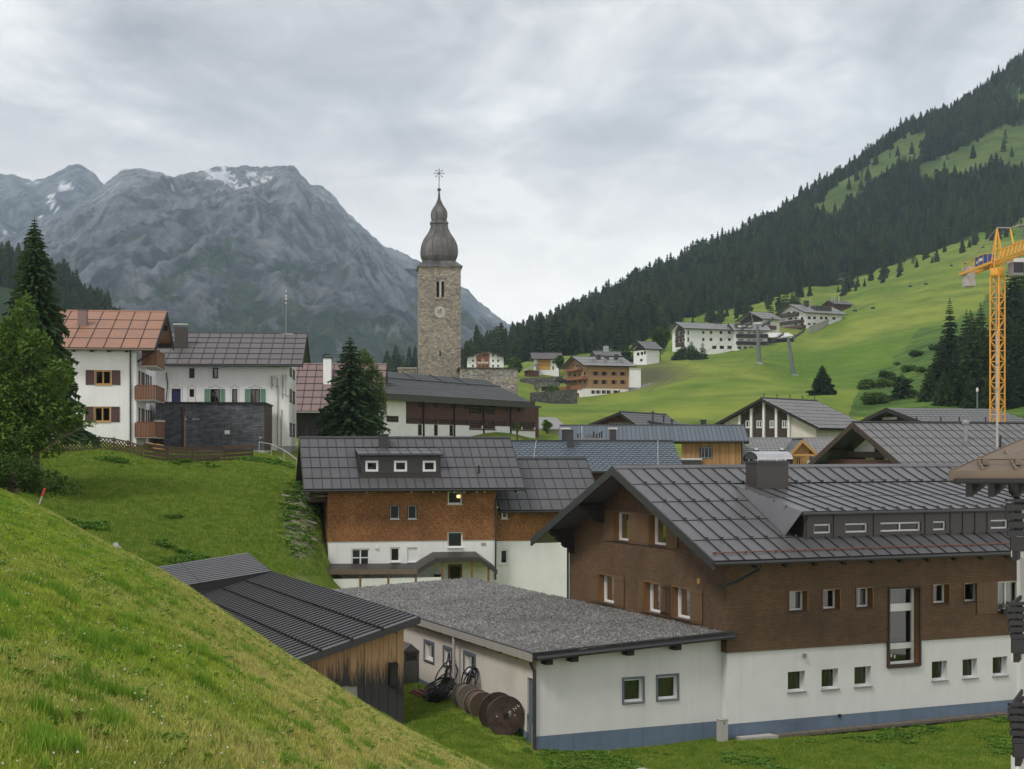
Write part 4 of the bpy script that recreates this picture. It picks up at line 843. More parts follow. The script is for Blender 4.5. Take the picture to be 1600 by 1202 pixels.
nx_, ny_ = 80, 240; xs_, ys_ = np.meshgrid(np.linspace(xa-ox+.03, -.1, nx_), np.linspace(yf+.04, AL-.25, ny_)); zs_ = zt_+tilt*(xs_-xa+ox)-.02+(fbm(xs_*3, ys_*3, 4, 61)-.5)*.09+np.random.default_rng(2).uniform(-.012, .012, xs_.shape)
gme = grid_mesh('gravel', xs_, ys_, zs_, smooth=False); gme.materials.append(gr_mat); obj('gravel', gme, rf, 'stuff')
st = MB(); rr_ = random.Random(5)
for i in range(9000):
    x, y = rr_.uniform(xa-ox+.05, -.12), rr_.uniform(yf+.06, AL-.3); s = rr_.uniform(.02, .045); z = zA(x)-.01+rr_.uniform(-.01, .03); a = rr_.uniform(0, 6.28); c_, s_ = math.cos(a)*s, math.sin(a)*s; n = len(st.v)
    st.v += [(x+c_, y+s_, z), (x-s_, y+c_, z), (x-c_, y-s_, z), (x+s_, y-c_, z), (x+rr_.uniform(-.4, .4)*s, y, z+s*.9)]; st.f += [(n, n+1, n+4), (n+1, n+2, n+4), (n+2, n+3, n+4), (n+3, n, n+4)]
st.build('loose_stones', gr_mat, rf, kind='stuff')
MB().slab([(xa-ox-.04, yf-.04, zA(xa-ox)-.02), (.27, yf-.04, zA(.27)-.02), (.27, yf-.04, zA(.27)+.03), (xa-ox-.04, yf-.04, zA(xa-ox)+.03)], (0, .06, 0)).build('roof_edge', M['darkmetal'], rf)
MB().box(xa-ox-.035, xa-ox-.01, yf-.02, AL-.2, zA(xa-ox)-.26, zA(xa-ox)+.0).build('fascia', M['paleflash'], rf)
MB().box(xa-ox-.04, xa-ox+.03, yf-.02, AL-.2, zA(xa-ox)+.003, zA(xa-ox)+.03).build('drip_edge', M['darkmetal'], rf)
g0 = MB(); g0.tube([(xa-ox+.1, yf-.1, zA(xa-ox)-.16), (.1, yf-.1, zA(.1)-.16)], .07, 8); g0.build('gutter', M['darkmetal'], rf)
for u in (857, 897, 984, 1058): x = fa.onY(u, 1020, -.3).x; MB().box(x-.12, x+.12, yf+.04, .02, zA(x)-.42, zA(x)-.215).build('rafter', M['eavewood'], A_)
for i in range(16): y = .9+i*1.35; MB().box(xa-ox+.04, xa+.02, y-.05, y+.05, zA(xa)-.34, zA(xa)-.215).build('rafter', M['eavewood'], A_)
xd = xa-.08; MB().tube([(xa-ox+.12, -.05, zA(xa)-.25), (xa-ox+.12, -.05, zA(xa)-.4), (xd, -.04, zA(xa)-.62), (xd, -.04, zA(xa)-.8), (xd, -.04, -.2)], .06, 8).build('downpipe', M['brownmetal'], A_)
MB().tube([(xa-.06, .16, .0), (xa-.06, .16, .9)], .02, 6).build('pipe', M['grey'], A_)
# shingled bracket at the corner where the annex meets the house, return wall
box_part(A_, 'return_wall', 'whitegrey', -.02, .02, -.29, 0.0, -.4, zta+.1)
# ---------------------------------------------------------------- things beside the annex
ps = fa.onX(709, 1090, xa-.75); pe = thing('eave_post', 'slim pale steel post carrying the annex eave beside the cable coils', 'post', fa.w(xa-.28, ps.y, terr_z(*fa.w(xa-.28, ps.y)[:2])-fa.o.z+.03), fa.a)
q = fa.onX(709, 1085, xa-.28); pe.location = fa.w(xa-.28, q.y, 0)+Vector((0, 0, 0)); pe.location.z = q.z+fa.o.z
MB().lathe([(.055, 0), (.055, (zA(xa)-.22)-q.z)], 10).build('pole', M['concrete'], pe); MB().box(-.3, .3, -.25, .25, -.1, .012).build('footing', M['concrete'], pe)
cabp = fa.onX(650, 1078, xa-.05)
cb_ = thing('metal_cabinet', 'dark grey metal cabinet with peaked top against the annex wall', 'cabinet', fa.w(xa-.62, cabp.y-.2, 0), fa.a); cb_.location.z = cabp.z+fa.o.z-.1
Hc = fa.onX(650, 1016, xa-.05).z-cabp.z+.1
MB().box(0, .58, 0, .95, 0, Hc).build('cabinet_body', M['grey'], cb_).data.materials[0] = mat('dark_grey_cabinet', (0.085, 0.083, 0.080), .6, .1, 3)
MB().slab([(-.04, -.04, Hc+.002), (.62, -.04, Hc+.002), (.29, -.04, Hc+.28)], (0, 1.03, 0)).build('cabinet_roof', mat('dark_grey_cabinet', (0.085, 0.083, 0.080)), cb_)
dk = MB().box(.06, .54, -.02, -.002, .12, Hc-.42).build('door', mat('dark_grey_cabinet', (0.085, 0.083, 0.080)), cb_); MB().box(.08, .52, -.012, -.002, Hc-.34, Hc-.08).build('vent_slot', M['black'], cb_)
# bricks in a low heap
bpz = fa.onX(672, 1088, xa-.5)
bh = Vector(fa.w(xa-.75, bpz.y, bpz.z-.05))
rb_ = random.Random(3); bme = MB().box(-.12, .12, -.055, .055, 0, .07).build('brick', M['brick']); proto_b = bme; tag(bme, 'red brick in the low heap beside the grey cabinet', 'brick', 'bricks heaped beside the cabinet')
k = 0
for lay in range(4):
    for i in range(7-lay):
        for j in range(3):
            o = bme if k == 0 else bme.copy()
            if k: COL.objects.link(o)
            o.location = fa.w(xa-.95+j*.26+rb_.uniform(-.02, .02), bpz.y-.9+i*.3+lay*.12+rb_.uniform(-.03, .03), bpz.z-.08+lay*.072); o.rotation_euler = (0, 0, fa.a+rb_.uniform(-.12, .12)+math.pi/2*(lay % 2)); k += 1
# coils of black cable
def coil(cx_, cy_, cz_, rr, lean, n, name, label, seed, up):
    rc = random.Random(seed); t_ = thing(name, label, 'cable coil', fa.w(cx_, cy_, cz_), fa.a)
    for k in range(n):
        m_ = MB(); r0 = rr*rc.uniform(.72, 1.08); tl = lean+rc.uniform(-.22, .22); yaw = rc.uniform(-.5, .5); ph = rc.uniform(0, 6.28); pts = []
        for i in range(25):
            a = 2*math.pi*i/24; p = Vector((0, r0*math.cos(a)*(1+.08*math.sin(2*a+ph)), r0*math.sin(a)*(1+.06*math.cos(3*a+ph))))
            p = Matrix.Rotation(yaw, 3, 'Z') @ (Matrix.Rotation(tl, 3, 'Y') @ p); pts.append(p+Vector((rc.uniform(-.01, .01)+up[0]*k, up[1]*k, r0*abs(math.cos(tl))+.02+up[2]*k)))
        m_.tube(pts, .026, 6, cap=False); m_.build('cable_turn', M['rubber'], t_)
    return t_
g_ = lambda u, v: fa.onX(u, v, xa-.5)
p_ = g_(689, 1082); coil(xa-.35, p_.y, p_.z, .62, .25, 5, 'cable_coil', 'tall black cable coil leaning on the annex wall left of the post', 2, (.02, 0, 0))
p_ = g_(703, 1096); coil(xa-.75, p_.y, p_.z-.02, .55, .95, 15, 'cable_coil', 'slumped heap of black cable in front of the post', 4, (.0, .045, .006))
p_ = g_(727, 1090); coil(xa-.35, p_.y+.2, p_.z, .50, .3, 6, 'cable_coil', 'black cable coil leaning on the wall between the post and the drums', 9, (.02, .0, 0))
# cable drums: axis roughly parallel to the annex wall
def drum(u, v, rad, wd, dia_m, name_l, hub=.45, tilt_=0.0, txt=False, yawd=-3):
    p = fa.onX(u, v, xa-.65); t_ = thing('cable_drum', name_l, 'cable drum', fa.w(xa-.65, p.y, p.z-.03), fa.a+math.radians(yawd))
    def disc(y0, y1, r): m_ = MB(); m_.lathe([(r, 0), (r, y1-y0)], 28); m_.v = [(a, y0+c, b+rad) for a, b, c in m_.v]; return m_
    for k, y in enumerate((0, wd-.05)):
        f_ = disc(y, y+.05, rad).build('flange', M[dia_m], t_)
        rm = MB()
        for i in range(28):
            a, b = 2*math.pi*i/28, 2*math.pi*(i+1)/28
            rm.hexa([(rad*math.cos(q)*s_, y+e, rad+rad*math.sin(q)*s_) for e in (-.006, .056) for q, s_ in ((a, .965), (b, .965), (b, 1.012), (a, 1.012))])
        rm.build('rim', M['brownmetal'] if dia_m == 'drumwood' else M['drumgrey'], f_)
    disc(.052, wd-.052, rad*hub).build('core', M[dia_m], t_)
    if txt:
        hb = MB(); hb.lathe([(.09, 0), (.09, .02)], 14); hb.v = [(a, -.03+c, b+rad) for a, b, c in hb.v]; hb.build('hub_plate', M['black'], t_)
        for i in range(6):
            a = i*math.pi/3; bo = MB(); bo.lathe([(.022, 0), (.022, .02)], 6); bo.v = [(x+.3*math.cos(a), -.028+c, b+rad+.3*math.sin(a)) for x, b, c in bo.v]; bo.build('bolt', M['letter'] if i % 3 == 0 else M['black'], t_)
        for k, (ch_, x, z, sz) in enumerate((('A', .12, .50, .17), ('P', .24, .60, .17), ('N', .37, .72, .15), ('6', .5, .82, .15))):
            cu = bpy.data.curves.new('chalk_letter', 'FONT'); cu.body = ch_; cu.size = sz*1.15; cu.extrude = .001; tmp = bpy.data.objects.new('chalk_letter', cu); COL.objects.link(tmp)
            dg = bpy.context.evaluated_depsgraph_get(); lme = bpy.data.meshes.new_from_object(tmp.evaluated_get(dg)); bpy.data.objects.remove(tmp)
            lo = obj('chalk_letter', lme, t_); lme.materials.clear(); lme.materials.append(M['letter']); lo.rotation_euler = (math.pi/2, -math.radians(40), 0); lo.location = (x-.08, -.012, z+.02)
    return t_
M['drumwood'] = mat('old_drum_wood', (0.048, 0.027, 0.020), .8, .35, 3.0, .5, stain=.4, col2=(0.095, 0.062, 0.047)); M['drumgrey'] = mat('weathered_drum_wood', (0.17, 0.145, 0.125), .9, .2, 4.0, .5, stain=.3); M['drumrust'] = mat('rusty_cable', (0.095, 0.060, 0.040), .9, .2, 6.0, .5)
drum(790, 1148, .62, .80, 'drumwood', 'large cable drum with dark brown wooden flanges and white lettering beside the annex door', hub=.62, txt=True)
drum(754, 1124, .46, .62, 'drumrust', 'rust-brown middle cable drum behind the big lettered drum', hub=.9)
drum(734, 1110, .44, .62, 'drumgrey', 'small weathered grey cable drum nearest the steel post', hub=.85)
# little service box at the wall, paving stone
q = fa.onY(1121, 1158, -.35); t_ = thing('service_box', 'small pale concrete service box at the corner between annex and brown house', 'service box', fr.w(-.42, -.35, -.2), fr.a)
hs = P(1121, 1124, 47.6).z-fr.o.z+.2
MB().box(-.14, .14, -.12, .12, 0, hs).build('body', M['concrete'], t_); MB().box(-.155, .155, -.135, .135, hs+.001, hs+.03).build('lid', M['concrete'], t_); MB().box(-.02, .02, -.128, -.121, hs-.12, hs-.07).build('lock', M['black'], t_)
pv_ = MB().slab([fr.w(.2, -.16, 0), fr.w(1.5, -.16, 0), fr.w(1.6, -.55, 0), fr.w(.25, -.5, 0)], (0, 0, .10)).build('paving_slab', M['concrete'], kind=None); tag(pv_, 'pale paving slab against the plinth of the brown house', 'paving slab')
pt = MB()
for i in range(30):
    x = 1.65+i*.65; pt.slab([fr.w(x, -.05, -.03+i*.003), fr.w(x+.62, -.05, -.03+i*.003), fr.w(x+.62, -.42, -.03+i*.003), fr.w(x, -.42, -.03+i*.003)], (0, 0, .09))
pt.build('gravel_strip', mat('brownish_edging', (0.13, 0.11, 0.09), .95, .2, 5), kind='structure')
# ---------------------------------------------------------------- board shed on the slope
S_, fs_ = house('board_shed', 'long shed with black ribbed roof and weathered board gable at the foot of the slope', 'shed', P(630, 1128, 48), 23.5)
c_r = fs_.onX(655, 965, .35)         # high eave line, local x=.35
zhi = c_r.z; yh = c_r.y; lowx = -7.6; q = fs_.onY(470, 1030, yh); fall = (zhi-q.z)/(.35-q.x)
zs = lambda x: zhi-fall*(.35-x)
yE = fs_.onX(425, 897, .35).y
nrib = int((yE-yh)/.42)
# first plane, ribs run down the fall
ex = Vector((0, 1, 0)); ey = Vector((lowx-.35, 0, zs(lowx)-zhi)); SS = ey.length
sro = roof_plane(S_, (.35, yh, zhi), ex, ey, yE-yh, SS, nrib, 1, 'roofblack', thick=.12, rib=.05, foot=0, name='roof', ribw=.045, fascia='darkmetal')
kb = MB()
for f_ in (1.25, 2.27, 3.3, 4.3):
    x = .35-f_
    for i in range(nrib): y = yh+i*(yE-yh)/nrib; kb.box(x-.04, x+.04, y-.05, y+.07, zs(x)+.01, zs(x)+.11)
    kb.tube([(x, yh+.3, zs(x)+.085), (x, yE-.3, zs(x)+.085)], .022, 5)
kb.build('snow_guard', M['black'], sro, kind='stuff')
MB().slab([(.36, yh-.03, zhi-.2), (.36, yh-.03, zhi+.04), (lowx, yh-.03, zs(lowx)+.04), (lowx, yh-.03, zs(lowx)-.2)], (0, .04, 0)).build('fascia', M['darkmetal'], sro); MB().box(.352, .39, yh-.03, yE, zhi-.17, zhi+.03).build('eave_trim', M['darkmetal'], sro)
# upper rear section
yF = fs_.onX(387, 865, .35).y; zF = fs_.onX(387, 865, .35).z; qa = fs_.onY(300, 915, yE); qb = fs_.onY(258, 885, yF); f2 = (zhi-qa.z)/(.35-qa.x)
z2 = lambda x, y: zhi+.03+(zF-zhi)*(y-yE)/(yF-yE)-f2*(.35-x)
lx = -9.0
e_x = Vector((lx-.35, 0, -f2*(.35-lx))); e_y = Vector((0, -(yF-yE), -(zF-zhi)))
ro2 = roof_plane(S_, (.35, yF, z2(.35, yF)), e_x, e_y, e_x.length, e_y.length, 3, 13, 'roofblack', thick=.3, rib=.03, foot=.02, name='rear_roof', ribw=.03, fascia='darkmetal')
MB().slab([(.3, yE+.04, z2(.3, yE)-.2), (lx, yE+.04, z2(lx, yE)-.2), (lx, yE+.04, z2(lx, yE)-1.6), (.3, yE+.04, zhi-.4)], (0, .08, 0)).build('upstand', M['darkmetal'], S_)
# gable boards
rb_ = random.Random(8); bw = .265; x = 0.0
bm_ = bpy.data.materials.new('weathered_boards'); bm_.use_nodes = True; t = bm_.node_tree; B = t.nodes['Principled BSDF']; B.inputs['Roughness'].default_value = .85
tcn = N(t, 'ShaderNodeTexCoord'); sp = N(t, 'ShaderNodeSeparateXYZ'); LK(t, tcn.outputs['Object'], sp.inputs[0]); oi = N(t, 'ShaderNodeObjectInfo')
mp = N(t, 'ShaderNodeMapping'); mp.inputs['Scale'].default_value = (9, 3, .8); LK(t, tcn.outputs['Object'], mp.inputs[0]); cbx = N(t, 'ShaderNodeCombineXYZ'); LK(t, math_n(t, 'MULTIPLY', oi.outputs['Random'], 30), cbx.inputs[0]); LK(t, math_n(t, 'MULTIPLY', oi.outputs['Random'], 17), cbx.inputs[2]); LK(t, cbx.outputs[0], mp.inputs['Location'])
no = N(t, 'ShaderNodeTexNoise', i_Scale=1.6, i_Detail=7.0, i_Roughness=.7); LK(t, mp.outputs[0], no.inputs['Vector'])
hh = math_n(t, 'ADD', math_n(t, 'MULTIPLY', math_n(t, 'SUBTRACT', sp.outputs[2], 1.35), .55), math_n(t, 'ADD', math_n(t, 'MULTIPLY', math_n(t, 'SUBTRACT', no.outputs[0], .5), 1.3), math_n(t, 'MULTIPLY', math_n(t, 'SUBTRACT', oi.outputs['Random'], .5), .22)))
wood_ = ramp(t, no.outputs[0], [(.3, (0.33, 0.18, 0.085)), (.5, (0.52, 0.33, 0.17)), (.7, (0.40, 0.28, 0.17))])
LK(t, mixc(t, ramp(t, hh, [(.05, 0.0), (.45, 1.0)]), (0.045, 0.045, 0.047), wood_), B.inputs['Base Color'])
bp = N(t, 'ShaderNodeBump', i_Strength=.5, i_Distance=.01); LK(t, no.outputs[0], bp.inputs['Height']); LK(t, bp.outputs[0], B.inputs['Normal'])
while x > -5.6:
    w_ = bw*rb_.uniform(.8, 1.2); d = rb_.uniform(0, .018); t1, t2 = zs(x)-.14, zs(x-w_)-.14; b0 = -.35+rb_.uniform(-.04, .04) if x > -1.45 else 1.28+rb_.uniform(-.02, .02)
    MB().slab([(x, 0, b0), (x, 0, t1), (x-w_+.012, 0, t2), (x-w_+.012, 0, b0)], (0, -.03-d, 0)).build('board', bm_, S_)
    x -= w_
bxr = x
MB().box(bxr, -1.45, .0, .2, -.4, 1.3).build('concrete_wall', M['concrete'], S_)
MB().slab([(.0, .02, -.4), (bxr, .02, -.4), (bxr, .02, zs(bxr)-.15), (0, .02, zs(0)-.15)], (0, .15, 0)).build('gable_core', M['room'], S_)
nb_ = 60
for i in range(nb_):
    y = .2+i*(yE-.4)/nb_; MB().box(.0, .03, y, y+(yE-.4)/nb_-.012, -.4, zhi-.14).build('side_board', bm_, S_)
MB().box(-.28, -.12, -.04, -.02, zs(-.2)-.4, zs(-.2)-.16).build('purlin_end', M['black'], S_)
q = fs_.onY(615, 1052, -.15); t_ = thing('post_box', 'small black metal box fixed to the shed boards', 'box', fs_.w(q.x, -.12, q.z-.38), fs_.a)
MB().box(-.13, .13, -.1, .08, 0, .62).build('body', M['black'], t_); MB().slab([(-.15, -.13, .622), (.15, -.13, .622), (.15, .08, .70), (-.15, .08, .70)], (0, 0, .015)).build('lid', M['black'], t_)
# ================================================================== middle of the village
def wins(wall, lst, **k):
    for g in lst:
        kk = dict(k)
        if len(g) > 4: kk.update(g[4])
        wall.window(wall.rect(*g[:4]), **kk)
def bands(wall, polys):
    for name, m, poly, d in polys: wall.face(name, M[m] if isinstance(m, str) else m, poly, d)
def body(root, x0, x1, y0, y1, z0, z1, m='white'):
    box_part(root, 'rear_wall', m, x0+.05, x1-.05, y1-.1, y1, z0, z1)
# ---------------------------------------------------------------- orange shingle house
R2, f2_ = house('orange_shingle_house', 'two-storey house clad in orange-brown shingles above white, with a three-window dormer', 'house', P(513, 903, 90), 11.3)
xw = f2_.onY(775, 850, 0).x; zb2 = f2_.onY(640, 845, 0).z; e0, e1 = f2_.onY(475, 765, -1.05), f2_.onY(821, 764, -1.05); zE = e0.z
rd = f2_.onX(468, 684, e0.x); yR, zR = rd.y, rd.z; D2 = 2*yR; zwl = zE+(zR-zE)*1.05/(yR+1.05)-.2
W2 = Wall(R2, f2_, 'F', 0.0); S2 = Wall(R2, f2_, 'L', 0.0)
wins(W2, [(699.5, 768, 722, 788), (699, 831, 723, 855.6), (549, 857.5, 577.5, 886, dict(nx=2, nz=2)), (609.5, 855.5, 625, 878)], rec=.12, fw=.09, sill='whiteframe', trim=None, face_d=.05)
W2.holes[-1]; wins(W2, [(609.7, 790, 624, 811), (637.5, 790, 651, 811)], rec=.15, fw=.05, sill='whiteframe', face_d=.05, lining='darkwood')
r = W2.rect(636, 855.6, 652, 878); W2.holes.append((*r, .12)); W2.bx(MB(), r[0], r[1], -.118, -.08, r[2], r[3]).build('closed_white_shutter', M['whiteframe'], R2); W2.bx(MB(), r[0]-.03, r[1]+.03, -.05, .08, r[2]-.05, r[2]-.003).build('sill', M['whiteframe'], R2)
wins(S2, [(499.5, 848, 502.5, 872), (505, 850, 508, 874)], rec=.1, fw=.08, sill=None)
r = W2.rect(700, 882, 722, 907); W2.holes.append((*r, .15)); fm = MB(); t_ = .13
for q in ((r[0], r[0]+t_, r[2], r[3]), (r[1]-t_, r[1], r[2], r[3]), (r[0]+t_, r[1]-t_, r[3]-t_, r[3])): W2.bx(fm, q[0], q[1], -.14, .02, q[2], q[3])
dr = fm.build('door', M['jamb'], R2); W2.bx(MB(), r[0]+t_, r[1]-t_, -.13, -.1, r[2], r[3]-t_).build('pane', M['darkglass'], dr)
bands(W2, [('white_wall', 'white', [(0, -2.6), (xw, -2.6), (xw, zb2), (0, zb2)], 0), ('shingled_wall', 'shingle', [(-.04, zb2), (xw, zb2), (xw, zwl), (-.04, zwl)], .05)])
bands(S2, [('white_side_wall', 'white', [(0, -2.6), (D2, -2.6), (D2, zb2), (0, zb2)], 0), ('gable_wall', 'shingle', [(-.05, zb2), (D2, zb2), (D2, zwl), (yR, zR-.2), (-.05, zwl)], .04)])
body(R2, 0, xw, 0, D2, -1.2, zwl-.1)
dw = f2_.onY(625, 739, -.2)
n2v = Vector((0, -(zR-zE)/(yR+1.05), 1)).normalized(); on2 = lambda u, v: f2_.onPlane(u, v, Vector((0, yR, zR)), n2v)
b0, b1 = on2(563, 739), on2(688, 738); ydd = b0.y; zdd = b0.z; tp = f2_.onY(563, 711, ydd); t1 = f2_.onY(688, 711, ydd); bk2 = on2(620, 701)
S2r = math.hypot(yR+1.05, zR-zE); L2r = e1.x-e0.x
def sk2(i, j): x = e0.x+i; y = yR-(yR+1.05)*j/S2r; return b0.x-.2 < x < b1.x+.2 and ydd-.1 < y < bk2.y
ro, bk, zbk2 = gable_roof(R2, e0.x, e1.x, -1.05, D2+1.05, yR, zR, zE, 24, 5, 'roofnew', skip=sk2, gutter='darkmetal', gap=.022, rib=.04, foot=.035, ridge_m='darkmetal')
verge(R2, e0.x, -1.05, yR, D2+1.05, zR, zE, zbk2, 'brownmetal', .3, .05); verge(R2, e1.x, -1.05, yR, D2+1.05, zR, zE, zbk2, 'darkmetal', .3, .05)
rf_ = MB()
for u in (573, 643, 677, 709, 725, 745, 757, 809): x = f2_.onY(u, 770, -.9).x; MB().box(x-.06, x+.06, -.95, 0, zE-.28, zE-.14).build('rafter', M['grey'], R2)
Wd = Wall(R2, f2_, 'F', ydd); wins(Wd, [(571, 720, 591, 737), (615.6, 720, 636, 737), (660.5, 720, 681, 737)], rec=.03, fw=.13, sill=None, trim=None)
Wd.face('dormer_wall', M['darkmetal'], [(b0.x, zdd-.05), (b1.x, zdd-.05), (b1.x, tp.z), (b0.x, tp.z)])
for x in (b0.x, b1.x-.05): MB().slab([(x, ydd, zdd-.05), (x, ydd, tp.z), (x, bk2.y, bk2.z)], (.05, 0, 0)).build('dormer_cheek', M['darkmetal'], R2)
ln = b1.x-b0.x+.3; roof_plane(R2, (b0.x-.15, bk2.y, bk2.z+.02), (1, 0, 0), (0, ydd-.2-bk2.y, tp.z+.04-bk2.z), ln, math.hypot(bk2.y-ydd+.2, bk2.z-tp.z-.04), 8, 2, 'roofdark', thick=.08, name='dormer_roof', gutter='darkmetal')
def chimney(root, f, u0, u1, vt, vb, y, dpt, m='darkmetal', cap=True, name='chimney', below=1.5):
    a, b = f.onY(u0, vb, y), f.onY(u1, vb, y); zt = f.onY(u0, vt, y).z
    c = MB().box(a.x, b.x, y, y+dpt, a.z-below, zt).build(name, M[m], root)
    if cap: MB().box(a.x-.05, b.x+.05, y-.05, y+dpt+.05, zt+.001, zt+.07).build('chimney_cap', M['darkmetal'], c)
    return c, a.x, b.x, zt
cc, xa_, xb_, zt__ = chimney(R2, f2_, 593, 607, 680, 704, on2(600, 704).y, .6)
a_ = MB(); ny = on2(600, 704).y
for i in range(8):
    t0, t1_ = math.pi*i/8, math.pi*(i+1)/8; xm = (xa_+xb_)/2
    a_.slab([(xm-.42*math.cos(t0), ny, zt__+.1+.2*math.sin(t0)), (xm-.42*math.cos(t1_), ny, zt__+.1+.2*math.sin(t1_)), (xm-.42*math.cos(t1_), ny+.6, zt__+.1+.2*math.sin(t1_)), (xm-.42*math.cos(t0), ny+.6, zt__+.1+.2*math.sin(t0))], (0, 0, .02))
a_.build('cowl', M['darkmetal'], cc)
q = on2(748, 740); MB().lathe([(.07, -.1), (.07, .5)], 8, q).build('vent_pipe', M['black'], R2)
MB().tube([f2_.onY(779, 768, -.9), f2_.onY(775, 780, -.12), f2_.onY(774, 906, -.12)], .06, 6).build('downpipe', M['darkmetal'], R2)
# balcony under the left gable
gb = MB(); yb0, yb1 = .3, D2-.6; zb_b = f2_.onX(480, 778, -1.0).z
for k in range(3): gb.box(-1.15, -1.10, yb0, yb1, zb_b+k*.28, zb_b+k*.28+.2); gb.box(-1.1, 0, yb0, yb0+.05, zb_b+k*.28, zb_b+k*.28+.2)
gb.build('balcony_boards', M['darkwood'], R2, kind='stuff'); box_part(R2, 'balcony_floor', 'darkwood', -1.1, -.05, yb0+.06, yb1, zb_b-.12, zb_b)
r = W2.rect(705, 668, 711, 672)
# lit lamp seen in the upper window
q = f2_.onY(716, 776, .45); lo = MB().lathe([(.02, .12), (.12, .1), (.13, -.06), (.03, -.1)], 10); lamp_ = thing('hanging_lamp', 'small glowing lamp behind the top window of the orange shingle house', 'lamp', f2_.w(q.x, .32, q.z), f2_.a); lo.build('shade', M['lamp'], lamp_); MB().tube([(0, 0, .12), (0, 0, .5)], .01, 4).build('cord', M['black'], lamp_)
# small fittings on the white wall
r = W2.rect(586, 854, 591, 858); W2.bx(MB(), r[0], r[1], 0, .08, r[2], r[3]).build('alarm_box', M['whiteframe'], R2)
r = W2.rect(752, 848, 759, 852); W2.bx(MB(), r[0], r[1], 0, .04, r[2], r[3]).build('house_number', M['paleflash'], R2)
# canopy over the entrance walk
K2, fk = house('entrance_canopy', 'dark roofed canopy on orange posts along the foot of the orange shingle house', 'canopy', f2_.w(0, -1.7, 0), 11.3)
g = lambda u, v: fk.onY(u, v, 0)
tops = [g(415, 891), g(560, 890.5), g(652, 890), g(682, 872), g(750, 871), g(777, 891)]
for i in range(len(tops)-1):
    a, b = tops[i], tops[i+1]; MB().slab([a, b, b+Vector((0, 1.65, .25)), a+Vector((0, 1.65, .25))], (0, 0, -.10)).build('canopy_roof', M['brownmetal'], K2)
    MB().slab([a+Vector((0, -.03, .01)), b+Vector((0, -.03, .01)), b+Vector((0, -.03, -.28)), a+Vector((0, -.03, -.28))], (0, .03, 0)).build('fascia', M['roofcopper'] if i < 2 else M['brownmetal'], K2)
for u in (440, 503, 518, 563, 607, 650, 692, 738, 764):
    p = g(u, 900); zt = min([p.z+9]+[a.z+(b.z-a.z)*(p.x-a.x)/(b.x-a.x)-.11 for a, b in zip(tops, tops[1:]) if a.x <= p.x <= b.x]); MB().box(p.x-.06, p.x+.06, .08, .2, -1.5, zt).build('post', M['jamb'], K2)
MB().box(g(430, 900).x, g(518, 900).x, 1.5, 1.6, -1.2, g(500, 905).z+.35).build('back_panel', M['fencewood'], K2); MB().box(g(450, 900).x, g(690, 900).x, .1, .16, -1.5, g(560, 905).z+.02).build('parapet', M['white'], K2)
pl = thing('hanging_planter', 'black planter beside the door under the canopy', 'planter', f2_.w(*tuple(f2_.onY(684, 898, -.3))), 0); MB().lathe([(.12, -.3), (.2, -.05), (.24, -.04), (.24, 0), (.1, .02)], 10).build('pot', M['black'], pl); MB().tube([(-.2, 0, 0), (0, 0, .35), (.2, 0, 0)], .012, 4).build('handle', M['black'], pl)
# lower wing on the right
R3, f3 = house('shingle_house_wing', 'lower right wing of the orange shingle house with grey ribbed roof and blank white wall', 'house wing', f2_.w(xw+.05, .8, 0), 11.3)
W3 = Wall(R3, f3, 'F', 0); ex1 = f3.onY(893, 850, 0).x+4; ea = f3.onY(794, 798, -.7); zE3 = ea.z; rb3 = f3.onY(806, 717, 4.2); yR3, zR3 = 4.2, rb3.z
wins(W3, [(783.5, 791, 793.5, 811, dict(sill='whiteframe')), (781, 858, 794, 882)], rec=.1, fw=.11, sill='whiteframe')
zb3 = f3.onY(800, 845, 0).z; zw3 = zE3+.15
bands(W3, [('white_wall', 'white', [(0, -2.6), (ex1, -2.6), (ex1, zb3), (0, zb3)], 0), ('shingled_wall', 'shingle', [(0, zb3), (ex1, zb3), (ex1, zw3), (0, zw3)], .05)])
X3a, X3b = f3.onY(796, 798, -.7).x, f3.onY(945, 798, -.7).x
ro3, b3, zz3 = gable_roof(R3, X3a-.6, X3b, -.7, 9.1, yR3, zR3, zE3, 10, 5, 'roofnew', gutter='darkmetal', gap=.022, rib=.04, foot=.03, ridge_m='darkmetal')
verge(R3, X3b, -.7, yR3, 9.1, zR3, zE3, zz3, 'darkmetal', .3, .05)
# ---------------------------------------------------------------- white house with red roof and balconies
R4, f4 = house('red_roofed_house', 'white house with red metal roof and timber balconies at the upper left', 'house', P(213, 699, 104), 8.0)
e = f4.onY(242, 545, -1.0); ri = f4.onX(261, 488, e.x); yR4, zR4, zE4, X4 = ri.y, ri.z, e.z, e.x; D4 = 13.6; xl = -7.0
W4 = Wall(R4, f4, 'F', 0); S4 = Wall(R4, f4, 'R', 0); zw4 = zE4+(zR4-zE4)*1.0/(yR4+1)-.2
for (a, b, c, d) in ((148, 578.5, 174, 601.5), (147, 635.5, 173, 659.5)):
    r = W4.rect(a, b, c, d); W4.window(r, fm='yellowwood', rec=.12, fw=.11, nx=2, sill='yellowwood', trim=None)
    W4.shutter(r[0]-.62, r[0]-.02, r[2], r[3], m='maroon', boards=2); W4.shutter(r[1]+.02, r[1]+.62, r[2], r[3], m='maroon', boards=2)
for a, b in ((560, 612), (625, 700)):
    pass
for (v0, v1) in ((579, 603), (637, 660)):
    for ya in (2.0, 5.0, 8.2):
        r0 = S4.rect(213, v0, 220, v1); S4.window((ya, ya+1.2, r0[2], r0[3]-.0), fm='whiteframe', rec=.1, fw=.08); S4.shutter(ya-.65, ya-.03, r0[2], r0[3], m='maroon', boards=2); S4.shutter(ya+1.23, ya+1.85, r0[2], r0[3], m='maroon', boards=2)
